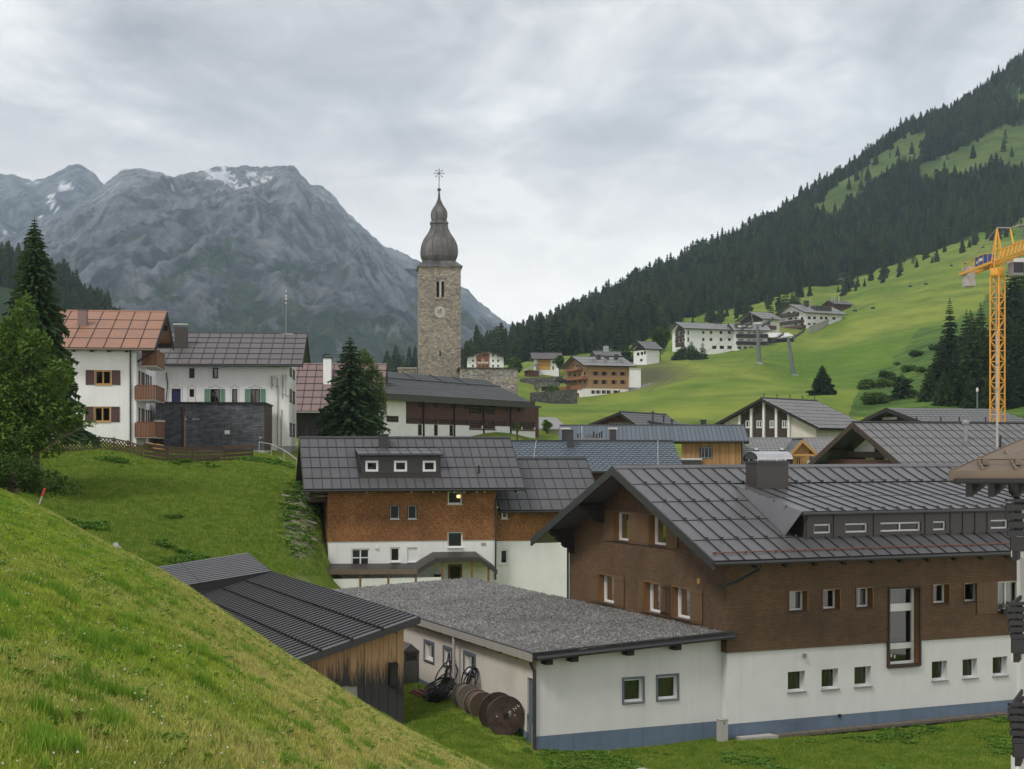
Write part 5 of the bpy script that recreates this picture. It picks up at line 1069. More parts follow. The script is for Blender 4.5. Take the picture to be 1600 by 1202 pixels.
W4.face('front_wall', M['white'], [(xl, -1), (0, -1), (0, zw4), (xl, zw4)]); S4.face('gable_wall', M['white'], [(0, -1), (D4, -1), (D4, zw4-.3), (yR4, zR4-.2), (0, zw4)])
body(R4, xl, 0, 0, D4, -1, zw4-.6)
ro4, b4, zb4 = gable_roof(R4, xl-1, X4, -1.0, 14.2, yR4, zR4, zE4, 8, 4, 'roofred', gutter='roofcopper', gap=.03, rib=.05, foot=.03, fascia='eavewood')
verge(R4, X4, -1, yR4, 14.2, zR4, zE4, zb4, 'eavewood', .35, .06)
for yy in (0.4, 3.4, yR4, 10.2, 13.2): zt = zR4-abs(yy-yR4)*(zR4-zE4)/(yR4+1)-.2; MB().box(.02, X4-.15, yy-.12, yy+.12, zt-.3, zt).build('purlin', M['eavewood'], R4)
for i in range(6): MB().box(-.7-i*1.2, -.58-i*1.2, -.9, 0, zE4-.22, zE4-.1).build('rafter', M['eavewood'], R4)
MB().beam((.1, -.2, f4.onY(210, 566, 0).z), (1.3, -.4, f4.onY(226, 548, 0).z), .12).build('brace', M['eavewood'], R4)
MB().tube([(-.4, -.08, 0), (-.4, -.08, zE4-.1)], .06, 6).build('downpipe', M['darkmetal'], R4)
chimney(R4, f4, 121, 135, 484, 510, f4.onPlane(128, 510, Vector((0, yR4, zR4)), Vector((0, -(zR4-zE4)/(yR4+1), 1)).normalized()).y, .8, 'roofpink')
bmesh_ = {}
for k, (vt, vb_, y0_) in enumerate(((548, 569, .5), (603, 622, -.25), (660.5, 681, -.25))):
    zt = f4.onY(225, vt, y0_).z; zb_ = f4.onY(225, vb_, y0_).z; xo = 1.35; y1_ = 6.4
    bl = MB().box(-.1 if k else .3, xo, y0_, y1_, zb_-.16, zb_).build('balcony', M['white'], R4)
    MB().box(.02, xo+.05, y0_-.05, y0_+.03, zt, zt+.07).build('handrail', M['balcony'], bl); MB().box(xo-.03, xo+.06, y0_+.031, y1_, zt, zt+.07).build('handrail', M['balcony'], bl)
    h_ = round(zt-zb_+.12, 3)
    for nm, (w_, dd) in (('f', (.165, .03)), ('s', (.03, .235))):
        bmesh_[(k, nm)] = mesh('balcony_board', MB().box(0, w_, 0, dd, 0, h_).v, MB().box(0, w_, 0, dd, 0, h_).f, M['balcony'])
    nfx = 8
    for i in range(nfx):
        o = obj('balcony_board', bmesh_[(k, 'f')], bl); o.location = ((-.1 if k else .3)+i*(xo+(.1 if k else -.3))/nfx, y0_-.03, zb_-.12)
    for i in range(26):
        o = obj('balcony_board', bmesh_[(k, 's')], bl); o.location = (xo, y0_+.02+i*(y1_-y0_)/26, zb_-.12)
# ---------------------------------------------------------------- white house, grey roof, green shutters
R5, f5 = house('green_shuttered_house', 'long white house with brown-grey roof and mint green shutters behind the slate block', 'house', P(451, 710, 122), 5.0)
e = f5.onY(472.5, 570.5, -1.0); ri = f5.onX(480, 521.5, e.x); yR5, zR5, zE5, X5 = ri.y, ri.z, e.z, e.x; D5 = 10.8; xl = -14.5; W5 = Wall(R5, f5, 'F', 0); S5 = Wall(R5, f5, 'R', 0); zw5 = zE5+.3
wins(W5, [(295.5, 575.6, 304, 591), (332, 575, 341, 591.5), (268, 607.5, 282.5, 631, dict(pm='blueglass', nx=2)), (296, 608, 303.5, 620.5), (328.5, 608, 344, 631, dict(nx=2)), (362.5, 608, 371, 631), (391, 608, 406.5, 631, dict(nx=2))], fm='darkwood', rec=.14, fw=.09, sill=None, trim='whiteframe', trimw=.12)
gs = mat('fine_wall_line', (0.12, 0.10, 0.09), .9)
for g_u in ((268, 282.5), (296, 303.5), (328.5, 344), (362.5, 371), (391, 406.5)):
    r = W5.rect(g_u[0]-2.6, 605, g_u[1]+2.6, 631); mb = MB(); xm = (r[0]+r[1])/2
    W5.bx(mb, r[0], r[0]+.03, 0, .02, r[2], r[3]); W5.bx(mb, r[1]-.03, r[1], 0, .02, r[2], r[3]); W5.bx(mb, r[0]+.03, xm-.2, 0, .02, r[3]-.03, r[3]); W5.bx(mb, xm+.2, r[1]-.03, 0, .02, r[3]-.03, r[3])
    mb.beam(W5.T(xm-.2, .01, r[3]), W5.T(xm, .01, r[3]+.16), .03, .02); mb.beam(W5.T(xm+.2, .01, r[3]), W5.T(xm, .01, r[3]+.16), .03, .02); mb.build('painted_surround', gs, R5)
for (u0, u1) in ((319.4, 328), (344.5, 351.5), (382.6, 390.6), (407, 415)): W5.rshutter(u0, 608, u1, 631, m='greenshut', boards=2)
for (v0, v1) in ((575, 590), (609, 630), (661, 683)):
    for k, ya in enumerate((2.0, 6.3)):
        r0 = S5.rect(452, v0, 458, v1); S5.window((ya, ya+.9, r0[2], r0[3]), fm='darkwood', rec=.1, fw=.08, sill=None); S5.shutter(ya-.75, ya-.05, r0[2], r0[3], m='darkwood', boards=2); S5.shutter(ya+.95, ya+1.6, r0[2], r0[3], m='darkwood', boards=2)
zg = f5.onY(445, 697, 0).z; W5.face('front_wall', M['white'], [(xl, -1), (0, -1), (0, zw5), (xl, zw5)]); S5.face('gable_wall', M['white'], [(0, zg), (D5, zg), (D5, zw5), (yR5, zR5-.25), (0, zw5)]); S5.face('gable_plinth', M['greybase'], [(0, -1), (D5, -1), (D5, zg), (0, zg)], .01)
W5.face('plinth', M['greybase'], [(-.9, -1), (0, -1), (0, zg), (-.9, zg)], .02); body(R5, xl, 0, 0, D5, -1, zw5-.3)
ro5, b5, zb5 = gable_roof(R5, xl-1, X5, -1.0, 11.8, yR5, zR5, zE5, 18, 6, 'roofbrown', gutter='darkmetal', gap=.035, rib=.03, foot=.04, ridge_m='darkmetal')
verge(R5, X5, -1, yR5, 11.8, zR5, zE5, zb5, 'eavewood', .35, .05); MB().slab([(X5-.07, -1, zE5+.03), (X5-.07, yR5, zR5+.03), (X5-.07, yR5, zR5-.1), (X5-.07, -1, zE5-.1)], (.02, 0, 0)).build('verge_flashing', M['grey'], R5)
n5 = Vector((0, -(zR5-zE5)/(yR5+1), 1)).normalized(); on5 = lambda u, v: f5.onPlane(u, v, Vector((0, yR5, zR5)), n5)
c5, xa_, xb_, zt_5 = chimney(R5, f5, 272.5, 291, 511, 544, on5(282, 544).y, 1.0, 'brownmetal', cap=False)
MB().box(xa_-.1, xb_+.1, on5(282, 544).y-.1, on5(282, 544).y+1.1, zt_5+.2, zt_5+.27).build('cowl', M['steel'], c5)
q = on5(447, 522); an = thing('roof_antenna', 'thin antenna mast with small discs on the grey roof ridge', 'antenna', f5.w(q.x, q.y, q.z), 0); MB().tube([(0, 0, -.1), (0, 0, 2.0), (0, 0, 3.9)], [.04, .03, .02], 6).build('mast', M['grey'], an)
for z, rr in ((3.75, .09), (3.3, .13), (3.05, .13), (2.7, .08)): MB().lathe([(.02, z-.1), (rr, z), (.02, z+.1)], 8).build('aerial', M['letter'], an)
MB().tube([(-.3, 0, 3.2), (-.3, 0, 1.6), (0, 0, 1.5)], .015, 4).build('side_arm', M['grey'], an); MB().box(-.6, .6, -.05, .05, -.05, .03).build('foot', M['letter'], an)
for u, v0, v1 in ((427, 587, 607), (444, 585, 622)):
    a = f5.onY(u, v0, -.3); b = f5.onY(u, v1, -.3); an = thing('cell_antenna', f'slim antenna panel bracketed to the white wall, {"left" if u == 427 else "right"} of the two', 'antenna', f5.w(b.x, -.3, b.z), f5.a); hh_ = a.z-b.z
    MB().box(.05, .2, -.1, .02, .1, hh_).build('panel', M['concrete'], an); MB().tube([(-.12, .05, -.1), (-.12, .05, hh_)], .03, 6).build('pole', M['black'], an); MB().tube([(-.12, .05, .3), (.4, .2, .1)], .025, 4).build('cable', M['black'], an)
MB().tube([f5.onY(260, 582, -.1), f5.onY(262, 600, -.1), f5.onY(258, 640, -.1)], .05, 6).build('downpipe', M['darkmetal'], R5)
for u in (434, 440): MB().tube([f5.onY(u, 590 if u == 434 else 640, -.06), f5.onY(u, 704, -.06)], .05, 6).build('wall_pipe', M['concrete'], R5)
# slate-clad block in front of it
R6, f6 = house('slate_clad_block', 'flat-topped block clad in dark slate in front of the green-shuttered house', 'building', P(413, 702, 113.5), 5.0)
za6 = f6.onY(413, 631, 0).z; xl6 = f6.onY(243, 660, 0).x; W6 = Wall(R6, f6, 'F', 0); S6 = Wall(R6, f6, 'R', 0)
W6.face('front_wall', M['slate'], [(xl6, -.1), (0, -.1), (0, za6), (xl6, za6)]); S6.face('side_wall', M['darkwood'], [(0, -.1), (8, -.1), (8, za6), (0, za6)])
for ya in (2.2, 5.0): S6.bx(MB(), ya, ya+.8, .0, .05, za6-2.6, za6-1.1).build('shutter', M['maroon'], R6)
MB().box(xl6-.1, .1, -.12, 8, za6, za6+.12).build('roof', M['black'], R6); box_part(R6, 'base', 'concrete', xl6, .0, -.05, 7.9, -1.6, -.1)
MB().tube([f6.onY(286, 636, -.08), f6.onY(286, 702, -.08)], .09, 6).build('downpipe', M['redwood'], R6); MB().tube([f6.onY(289, 650, -.05), f6.onY(289, 702, -.05)], .035, 6).build('cable_pipe', M['concrete'], R6)
sg = W6.rect(351, 672.5, 359, 678.5); W6.bx(MB(), sg[0], sg[1], .0, .03, sg[2], sg[3]).build('sign_plate', M['letter'], R6)
for u in (291, 302, 305.5, 310, 407): r = W6.rect(u-.9, 654 if u < 400 else 683, u+.9, 656 if u < 400 else 685); W6.bx(MB(), r[0], r[1], 0, .1, r[2], r[3]).build('lamp', M['letter'], R6)
# low garden wall and red-brown infill at left
r = W6.rect(244, 657, 259, 660); W6.bx(MB(), r[0], r[1], .3, 1.2, r[2], r[3]).build('porch_roof', M['letter'], R6); W6.bx(MB(), r[0], r[1]-.1, .35, 1.1, -.1, r[2]).build('porch', M['eavewood'], R6)
yd = thing('yellow_digger_arm', 'small yellow machine and dark bush by the corner of the red-roofed house', 'machine', f4.w(1.2, -1.0, .05), 0)
MB().slab([(0, 0, -.3), (.7, 0, -.3), (.7, 0, .1), (.2, 0, .2), (.05, 0, .0)], (0, .6, 0)).build('body', M['yellowwood'], yd); MB().tube([(-.5, 0, -.2), (-.3, 0, .25), (.1, 0, .15)], .07, 6).build('arm', M['yellowwood'], yd)
# ---------------------------------------------------------------- dull red roof and white chimney behind
R7, f7 = house('dull_red_roofed_house', 'house with dull red roof and dark timber wall left of the dark spruce', 'house', P(465, 690, 150), 2.0)
W7 = Wall(R7, f7, 'F', 0); r = f7.onY(508, 643, -.8); L7 = f7.onY(600, 643, 0).x; zE7 = r.z; zR7 = f7.onY(480, 569, 6).z
wins(W7, [(466, 666, 478, 683, dict(nx=2, nz=3)), (481, 666, 502, 683, dict(nx=3, nz=3))], fm='eavewood', rec=.1, fw=.07, see=False, sill=None)
W7.face('timber_wall', M['eavewood'], [(-6, -1), (L7, -1), (L7, zE7+.2), (-6, zE7+.2)]); gable_roof(R7, -6, L7, -.8, 12.5, 6, zR7, zE7, 16, 7, 'roofpink', gap=.04, rib=.03, foot=.05, gutter='paleflash')
c7, *_ = chimney(R7, f7, 505, 517, 560, 608, 3.0, 1.0, 'white', cap=False, name='white_chimney', below=3)
ap = MB(); a, b = f7.onY(505, 560, 3.0), f7.onY(517, 560, 3.0)
for i in range(8):
    t0, t1_ = math.pi*i/8, math.pi*(i+1)/8; xm = (a.x+b.x)/2; ap.slab([(xm-.48*math.cos(t), 2.95, a.z+.12+.3*math.sin(t)) for t in (t0, t1_)]+[(xm-.48*math.cos(t), 4.05, a.z+.12+.3*math.sin(t)) for t in (t1_, t0)], (0, 0, .05))
ap.build('cowl', M['black'], c7); MB().box(a.x-.08, b.x+.08, 2.92, 4.08, a.z+.001, a.z+.1).build('chimney_cap', M['black'], c7)
# ---------------------------------------------------------------- parish hall with long dark roof
R8, f8 = house('long_hall', 'long hall with dark sloping roof and red-brown window bands in front of the church', 'hall', P(604, 690, 150), 61.0)
W8 = Wall(R8, f8, 'F', 0); zf8 = f8.onY(604, 616, -1.2).z; xe8 = f8.onY(836, 660, 0).x; x34 = f8.onY(634, 650, 0).x
z_b = f8.onY(640, 684, 0).z
P8 = lambda u, v: W8.px(u, v)
zW = zf8+.3
zt8, zb8, zs8 = P8(640, 653)[1], P8(640, 661)[1], P8(640, 672)[1]
wd = [('small', [(635.5, 659), (662, 683), (686, 708), (711, 731), (776, 791)]), ('tall', [(733, 753), (755, 774), (797, 815), (816, 835)])]
for kind, lst in wd:
    for (u0, u1) in lst:
        a0, a1 = P8(u0, 655)[0], P8(u1, 655)[0]; W8.window((a0, a1, zb8 if kind == 'small' else z_b+1.1, zt8), fm='maroon', rec=.15, fw=.1, nx=5, nz=2 if kind == 'small' else 4, sill=None, see=False)
for (u0, u1) in ((733, 753), (755, 774)): a0, a1 = P8(u0, 655)[0], P8(u1, 655)[0]; W8.window((a0, a1, zW-1.9, zW-.7), fm='maroon', rec=.15, fw=.1, nx=5, nz=3, sill=None, see=False)
for u in (656, 681, 705, 728, 791, 812):
    a0 = P8(u, 640)[0]; W8.window((a0-.35, a0+.35, zW-1.4, zW-.9), fm='maroon', rec=.1, fw=.06, nx=2, nz=2, sill=None, see=False)
for u in (656, 681, 705): a0 = P8(u, 665)[0]; W8.window((a0-.4, a0+.4, zb8-1.3, zb8-.12), fm='maroon', rec=.1, fw=.07, nx=1, nz=3, sill=None, see=False)
r = W8.rect(607, 650, 623, 660); W8.window((r[0]-.4, r[1], r[2], r[3]), fm='maroon', rec=.1, fw=.1, nx=4, nz=2, sill=None, see=False)
W8.face('white_wall', M['white'], [(-2, -2), (x34, -2), (x34, zW), (-2, zW)], .02)
W8.face('red_brown_wall', M['redwood'], [(x34, zb8-.1), (xe8, zb8-.1), (xe8, zW), (x34, zW)], .0)
W8.face('white_base_wall', M['white'], [(x34, -2), (xe8, -2), (xe8, zb8-.1), (x34, zb8-.1)], .03)
for u in (661, 709, 755, 797): a0 = P8(u, 650)[0]; W8.bx(MB(), a0-.09, a0+.09, .04, .16, -1, zW).build('downpipe', M['eavewood'], R8)
# recessed red-brown pieces of the tall windows under the band
for u0, u1 in ((733, 774), (797, 835)): a0, a1 = P8(u0, 655)[0]-.1, P8(u1, 655)[0]+.1; W8.bx(MB(), a0, a1, .035, .06, z_b+.95, z_b+1.09).build('sill', M['maroon'], R8)
# roof: three strips stepped like long metal sheets
rz = zf8+3.35; xs0, xs1 = -3, f8.onY(830, 623, -1.2).x; xr1 = 38.0
S_a = [(xs0, -1.2, zf8+.05), (xs1, -1.2, zf8+.05), (xr1, 10.5, rz), (5.0, 10.5, rz)]
MB().slab(S_a, (0, 0, -.18)).build('roof', M['darkmetal'], R8)
nrow = 14; h8 = R8.children[-1]
mm8 = mat('mossy_slate_roof', (0.072, 0.078, 0.076), .75, .15, 1.5, objvar=.12, stain=.2)
for i in range(nrow):
    f0, f1 = i/nrow, (i+1)/nrow; A = lambda s, f: Vector(S_a[0]).lerp(Vector(S_a[3]), f).lerp(Vector(S_a[1]).lerp(Vector(S_a[2]), f), s)
    nseg = 6
    for k in range(nseg):
        p = [A(k/nseg+.001, f0), A((k+1)/nseg-.001, f0), A((k+1)/nseg-.001, f1), A(k/nseg+.001, f1)]
        MB().slab([p[0]+Vector((0, 0, .05)), p[1]+Vector((0, 0, .05)), p[2]+Vector((0, 0, .012)), p[3]+Vector((0, 0, .012))], (0, 0, -.008)).build('roof_sheet', mm8, h8)
MB().slab([(xs0, -1.22, zf8+.06), (xs1, -1.22, zf8+.06), (xs1, -1.22, zf8-.62), (xs0, -1.22, zf8-.62)], (0, .1, 0)).build('fascia', mat('olive_black_fascia', (0.055, 0.055, 0.045), .8), R8)
MB().slab([(xs1, -1.2, zf8+.05), (xr1, 10.5, rz+.03), (xr1, 10.5, rz-.5), (xs1, -1.2, zf8-.6)], (.1, 0, 0)).build('end_fascia', M['eavewood'], R8)
for s_ in (.42, .60, .76): p = A(s_, .62); q = A(s_, 1.0); MB().beam(p+Vector((0, 0, .1)), q+Vector((0, 0, .12)), .14, .1).build('roof_joint', M['darkmetal'], h8)
p, q = A(.2, .62), A(1, .62); MB().tube([p+Vector((0, 0, .2)), q+Vector((0, 0, .2))], .07, 5).build('snow_rail', M['darkmetal'], h8)
box_part(R8, 'end_block', 'redwood', xe8, xe8+1.5, .3, 6, z_b-.5, zb8+2.3); box_part(R8, 'end_block_roof', 'brownmetal', xe8-.1, xe8+1.8, .1, 6.1, zb8+2.3, zb8+2.5)
# ---------------------------------------------------------------- church
T_, ft = house('church_tower', 'tall square rubble-stone church tower with dark onion dome and small clock', 'church tower', P(654.5, 612, 200), 5.0)
tw_ = ft.onY(720, 500, 0).x; zt = ft.onY(690, 417, 0).z; Wt = Wall(T_, ft, 'F', 0); Sl = Wall(T_, ft, 'L', 0)
for (u0, u1) in ((682, 686.5), (689.5, 694)):
    r = Wt.rect(u0, 440, u1, 464); Wt.holes.append((*r, .5)); Wt.bx(MB(), r[0], r[1], -.5, -.4, r[2], r[3]).build('louvre_dark', M['black'], T_)
    for k in range(7): Wt.bx(MB(), r[0], r[1], -.4, -.22, r[2]+.15+k*.27, r[2]+.22+k*.27).build('louvre', M['eavewood'], T_)
r = Wt.rect(686.6, 548, 688.8, 557); Wt.holes.append((*r, .4)); Wt.bx(MB(), r[0], r[1], -.4, -.35, r[2], r[3]).build('slit', M['black'], T_)
Wt.face('front_wall', M['church'], [(0, -4), (tw_, -4), (tw_, zt), (0, zt)]); Sl.face('side_wall', M['church'], [(0, -4), (tw_, -4), (tw_, zt), (0, zt)]); box_part(T_, 'rear_wall', 'church', .01, tw_, tw_-.3, tw_, -4, zt)
box_part(T_, 'right_wall', 'church', tw_-.3, tw_-.001, .02, tw_-.31, -4, zt)
q = Wt.rect(679.5, 465.5, 697, 467.5); Wt.bx(MB(), q[0], q[1], 0, .15, q[2], q[3]).build('window_sill', M['church'], T_)
ac = MB(); q0, q1 = Wt.px(688, 440), 0; rr = .62
for i in range(10):
    t0, t1_ = math.pi*i/10, math.pi*(i+1)/10
    ac.slab([Wt.T(q0[0]+rr*math.cos(t0), .0, q0[1]+rr*math.sin(t0)), Wt.T(q0[0]+rr*math.cos(t1_), .0, q0[1]+rr*math.sin(t1_)), Wt.T(q0[0]+(rr+.16)*math.cos(t1_), .0, q0[1]+(rr+.16)*math.sin(t1_)), Wt.T(q0[0]+(rr+.16)*math.cos(t0), .0, q0[1]+(rr+.16)*math.sin(t0))], (0, -.05, 0))
ac.build('window_arch', M['stone2'], T_); Wt.bx(MB(), Wt.px(686.5, 450)[0], Wt.px(689.5, 450)[0], -.2, .02, Wt.px(688, 464)[1], Wt.px(688, 440)[1]).build('mullion', M['concrete'], T_)
# clock: ring of numerals and hands
ck = Wt.px(687.5, 488); cm_ = MB(); 
for i in range(24):
    t0, t1_ = 2*math.pi*i/24, 2*math.pi*(i+1)/24
    for (ra, rb2, dd) in ((.62, .72, .05), (.38, .42, .05)): cm_.slab([Wt.T(ck[0]+ra*math.cos(t0), dd, ck[1]+ra*math.sin(t0)), Wt.T(ck[0]+ra*math.cos(t1_), dd, ck[1]+ra*math.sin(t1_)), Wt.T(ck[0]+rb2*math.cos(t1_), dd, ck[1]+rb2*math.sin(t1_)), Wt.T(ck[0]+rb2*math.cos(t0), dd, ck[1]+rb2*math.sin(t0))], (0, .06, 0))
cl_o = cm_.build('clock', M['letter'], T_); dm_ = MB(); dm_.lathe([(.6, 0), (.6, .02)], 20); dm_.v = [tuple(Wt.T(ck[0]+a, .0+c, ck[1]+b)) for a, b, c in dm_.v]; dm_.build('dial', M['paleflash'], cl_o)
for i in range(12): t0 = math.pi*i/6; MB().beam(Wt.T(ck[0]+.44*math.cos(t0), .045, ck[1]+.44*math.sin(t0)), Wt.T(ck[0]+.60*math.cos(t0), .045, ck[1]+.60*math.sin(t0)), .08, .03).build('numeral', M['letter'], cl_o)
MB().beam(Wt.T(ck[0], .07, ck[1]), Wt.T(ck[0]+.12, .07, ck[1]+.52), .06, .02).build('hand', M['black'], cl_o); MB().beam(Wt.T(ck[0], .07, ck[1]), Wt.T(ck[0]-.32, .07, ck[1]+.05), .07, .02).build('hand', M['black'], cl_o)
s_ = 2300/203.0; zv_ = lambda v: 10+(702-v)/s_-ft.o.z; cxx, cyy = tw_/2, tw_/2
cor = MB(); cor.hexa([(-.25, -.25, zt), (tw_+.25, -.25, zt), (tw_+.25, tw_+.25, zt), (-.25, tw_+.25, zt), (-.2, -.2, zt+.2), (tw_+.2, -.2, zt+.2), (tw_+.2, tw_+.2, zt+.2), (-.2, tw_+.2, zt+.2)]); k_ = 2.05
cor.hexa([(-.15, -.15, zt+.2), (tw_+.15, -.15, zt+.2), (tw_+.15, tw_+.15, zt+.2), (-.15, tw_+.15, zt+.2), (cxx-k_, cyy-k_, zv_(410)), (cxx+k_, cyy-k_, zv_(410)), (cxx+k_, cyy+k_, zv_(410)), (cxx-k_, cyy+k_, zv_(410))]); cor.build('cornice', M['onion'], T_)
prof = [(23.5, 412), (26.5, 408), (29.2, 402), (30.0, 396), (29.8, 390), (28.6, 384), (26.2, 378), (22.5, 372), (18.8, 367), (16, 362), (14, 357), (13, 352.6), (13, 351), (14.6, 350.2), (14.6, 349), (12.4, 347), (11.2, 345.5), (12.3, 341), (12.9, 336), (12.4, 332), (10.6, 328), (7.6, 323.5), (4.6, 319), (3, 314), (2, 308), (1.4, 300)]
PR = [(a/s_, zv_(b)) for a, b in prof]
dm = MB(); n_ = 8
for r_, z_ in PR:
    for k in range(24):
        a = 2*math.pi*k/24+math.pi/8; fct = 1.0-.045*abs(math.sin(a*4+0)) if True else 1; dm.v.append((cxx+r_*(1.02-.07*abs(math.sin(4*(a-math.pi/8))))*math.cos(a), cyy+r_*(1.02-.07*abs(math.sin(4*(a-math.pi/8))))*math.sin(a), z_))
for i in range(len(PR)-1):
    for k in range(24): dm.f.append((i*24+k, i*24+(k+1) % 24, i*24+24+(k+1) % 24, i*24+24+k))
dome = dm.build('onion_dome', M['onion'], T_)
for k in range(8):
    a = math.pi/8+k*math.pi/4; MB().tube([(cxx+(r_*1.02+.03)*math.cos(a), cyy+(r_*1.02+.03)*math.sin(a), z_) for r_, z_ in PR[:24]], .055, 5).build('dome_rib', M['onion'], dome)
fin = MB(); fin.lathe([(.02, -.28), (.2, -.17), (.27, 0), (.2, .17), (.02, .28)], 12, (cxx, cyy, zv_(296.5))); fin.build('ball', M['onion'], T_)
cr = MB(); cr.tube([(cxx, cyy, zv_(294)), (cxx, cyy, zv_(264))], .05, 5); czc = zv_(271)
for i in range(4): a = math.pi*i/4; cr.beam((cxx-.5*math.cos(a), cyy, czc-.5*math.sin(a)), (cxx+.5*math.cos(a), cyy, czc+.5*math.sin(a)), .06, .05)
for i in range(8): a = math.pi*i/4; cr.lathe([(.02, -.09), (.1, 0), (.02, .09)], 6, (cxx+.58*math.cos(a), cyy, czc+.58*math.sin(a)))
cr.build('star_cross', M['black'], T_)
# nave wall of speckled stone
N_, fn = house('church_nave', 'low church nave of speckled stone beside the tower', 'church', P(722, 620, 196), 5.0)
x1n = fn.onY(809, 600, 0).x; ztn = fn.onY(760, 576, 0).z; Wn = Wall(N_, fn, 'F', 0); Wn.face('front_wall', M['stone2'], [(-.3, -6), (x1n, -6), (x1n, ztn), (-.3, ztn)])
box_part(N_, 'side_wall', 'stone2', x1n-.3, x1n-.001, .02, 12, -6, ztn); box_part(N_, 'roof', 'darkmetal', -.5, x1n+.1, -.15, 12, ztn, ztn+.14)
N2, fn2 = house('church_side_wall', 'short stone wall with flat coping left of the tower', 'wall', P(622, 600, 204), 5.0); x1n = fn2.onY(652, 590, 0).x; ztn = fn2.onY(640, 576, 0).z; box_part(N2, 'stonework', 'church', 0, x1n, 0, 3, -4, ztn); box_part(N2, 'coping', 'concrete', -.1, x1n, -.1, 3.1, ztn, ztn+.15)
# ---------------------------------------------------------------- blue slate roof behind the wing
R9, f9 = house('blue_slate_house', 'low house with broad blue-grey slate roof behind the orange shingle house', 'house', P(780, 775, 122), 3.0)
zr9 = f9.onY(900, 690, 5.5).z; ze9 = f9.onY(900, 737, -.8).z; xL, xR = f9.onY(770, 737, -.8).x, f9.onY(1062, 720, 2).x
n9 = Vector((0, -(zr9-ze9)/6.3, 1)).normalized()
MB().slab([(xL, -.8, ze9), (xR, -.8, ze9), (xR, 5.5, zr9), (xL, 5.5, zr9)], -n9*.2).build('roof', M['darkmetal'], R9); ro9 = R9.children[-1]
tw9 = .48; rows9 = 15; S9 = math.hypot(6.3, zr9-ze9); ey9 = Vector((0, -6.3, ze9-zr9)).normalized(); tb = MB(); rnd = random.Random(4); hh9 = S9/rows9
tvar = []
for j in range(rows9):
    off = (j % 2)*.5*tw9; x = xL-off*0+off
    x = xL+off
    while x < xR-.1:
        g = .035; a = Vector((x+g, 5.5, zr9))+ey9*(j*hh9); b = a+Vector((min(tw9, xR-x)-2*g, 0, 0)); q = rnd.uniform(.0, .012)
        tb.slab([a+n9*.012, b+n9*.012, b+ey9*(hh9-.01)+n9*(.05+q), a+ey9*(hh9-.01)+n9*(.05+q)], n9*.012); x += tw9
# the tiles nearest the camera's open view are picked out one by one, the rest joined
tb.build('slates', mat('blue_slate_tiles', (0.115, 0.145, 0.175), .5, .22, 2.2, spec=.5), ro9, kind='stuff')
MB().box(xL, xR, 5.35, 5.65, zr9+.02, zr9+.14).build('ridge_cap', M['darkmetal'], ro9)
for u in (838, 1028): a, b = f9.onY(u, 690, 5.3), f9.onPlane(u-6 if u < 900 else u, 728, Vector((0, 5.5, zr9)), n9); MB().tube([Vector((a.x, 5.3, zr9+.1)), b+n9*.1], .02, 4).build('lightning_wire', M['letter'], ro9)
Wall9 = Wall(R9, f9, 'F', 0); Wall9.face('timber_wall', M['redwood'], [(xL+.5, -3), (xR-.5, -3), (xR-.5, ze9+.3), (xL+.5, ze9+.3)])
q = f9.onPlane(891, 701, Vector((0, 5.5, zr9)), n9); chimney(R9, f9, 886.5, 896, 673, 701, q.y, .6, 'darkmetal')
MB().tube([(xR-1.5, -.85, ze9-.05), (xL, -.85, ze9-.05)], .07, 6).build('gutter', M['darkmetal'], ro9)
# ---------------------------------------------------------------- timber house with ribbed blue roof behind
R10, f10 = house('timber_clad_house', 'house with honey timber end and long blue-grey ribbed metal roof', 'house', P(1065, 760, 132), -3.0)
W10 = Wall(R10, f10, 'F', 0); ze10 = f10.onY(1100, 689, -.7).z; zr10 = f10.onY(1100, 665, 3.5).z; xr10 = f10.onY(1158, 700, 0).x
wd_ = W10.rect(1095, 698.5, 1113, 716.5); W10.window(wd_, fm='sillgrey', rec=.12, fw=.1, nx=3, see=False, sill='darkwood')
for k in range(46):
    a0 = k*(xr10)/46; a1 = (k+1)*xr10/46-.012; zz1 = ze10+.1; d = random.Random(k).uniform(.03, .05)
    for (s0, s1) in ((-3, zz1),) if not (a1 > wd_[0] and a0 < wd_[1]) else ((-3, wd_[2]-.05), (wd_[3]+.03, zz1)): W10.bx(MB(), a0, a1, 0, d, s0, s1).build('board', mat('honey_boards', (0.38, 0.21, 0.085), .75, .2, 4, objvar=.25, stretch=(3, 3, .4)), R10)
W10.face('wall_core', M['room'], [(0, -3), (xr10, -3), (xr10, ze10+.1), (0, ze10+.1)], -.005)
x0, x1 = f10.onY(873, 690, -.7).x, f10.onY(1170, 689, -.7).x
gable_roof(R10, x0, x1, -.7, 8, 3.5, zr10, ze10, 44, 1, 'roofblue', rib=.04, foot=0, gutter='darkmetal', ridge_m='darkmetal'); MB().box(x1-.03, x1+.04, -.75, 3.5, ze10-.25, ze10-.02).build('verge_trim', M['darkmetal'], R10); MB().box(xr10, xr10+.12, -.1, .15, -3, ze10).build('corner_post', M['redwood'], R10)
r = W10.rect(1064, 716, 1096, 719); W10.bx(MB(), r[0], r[1], .06, .5, r[2], r[3]).build('ledge', M['steel'], R10); r2_ = W10.rect(1064, 719, 1096, 727); W10.bx(MB(), r2_[0], r2_[1], .06, .45, r2_[2]-2, r2_[3]).build('parapet', M['brownmetal'], R10)
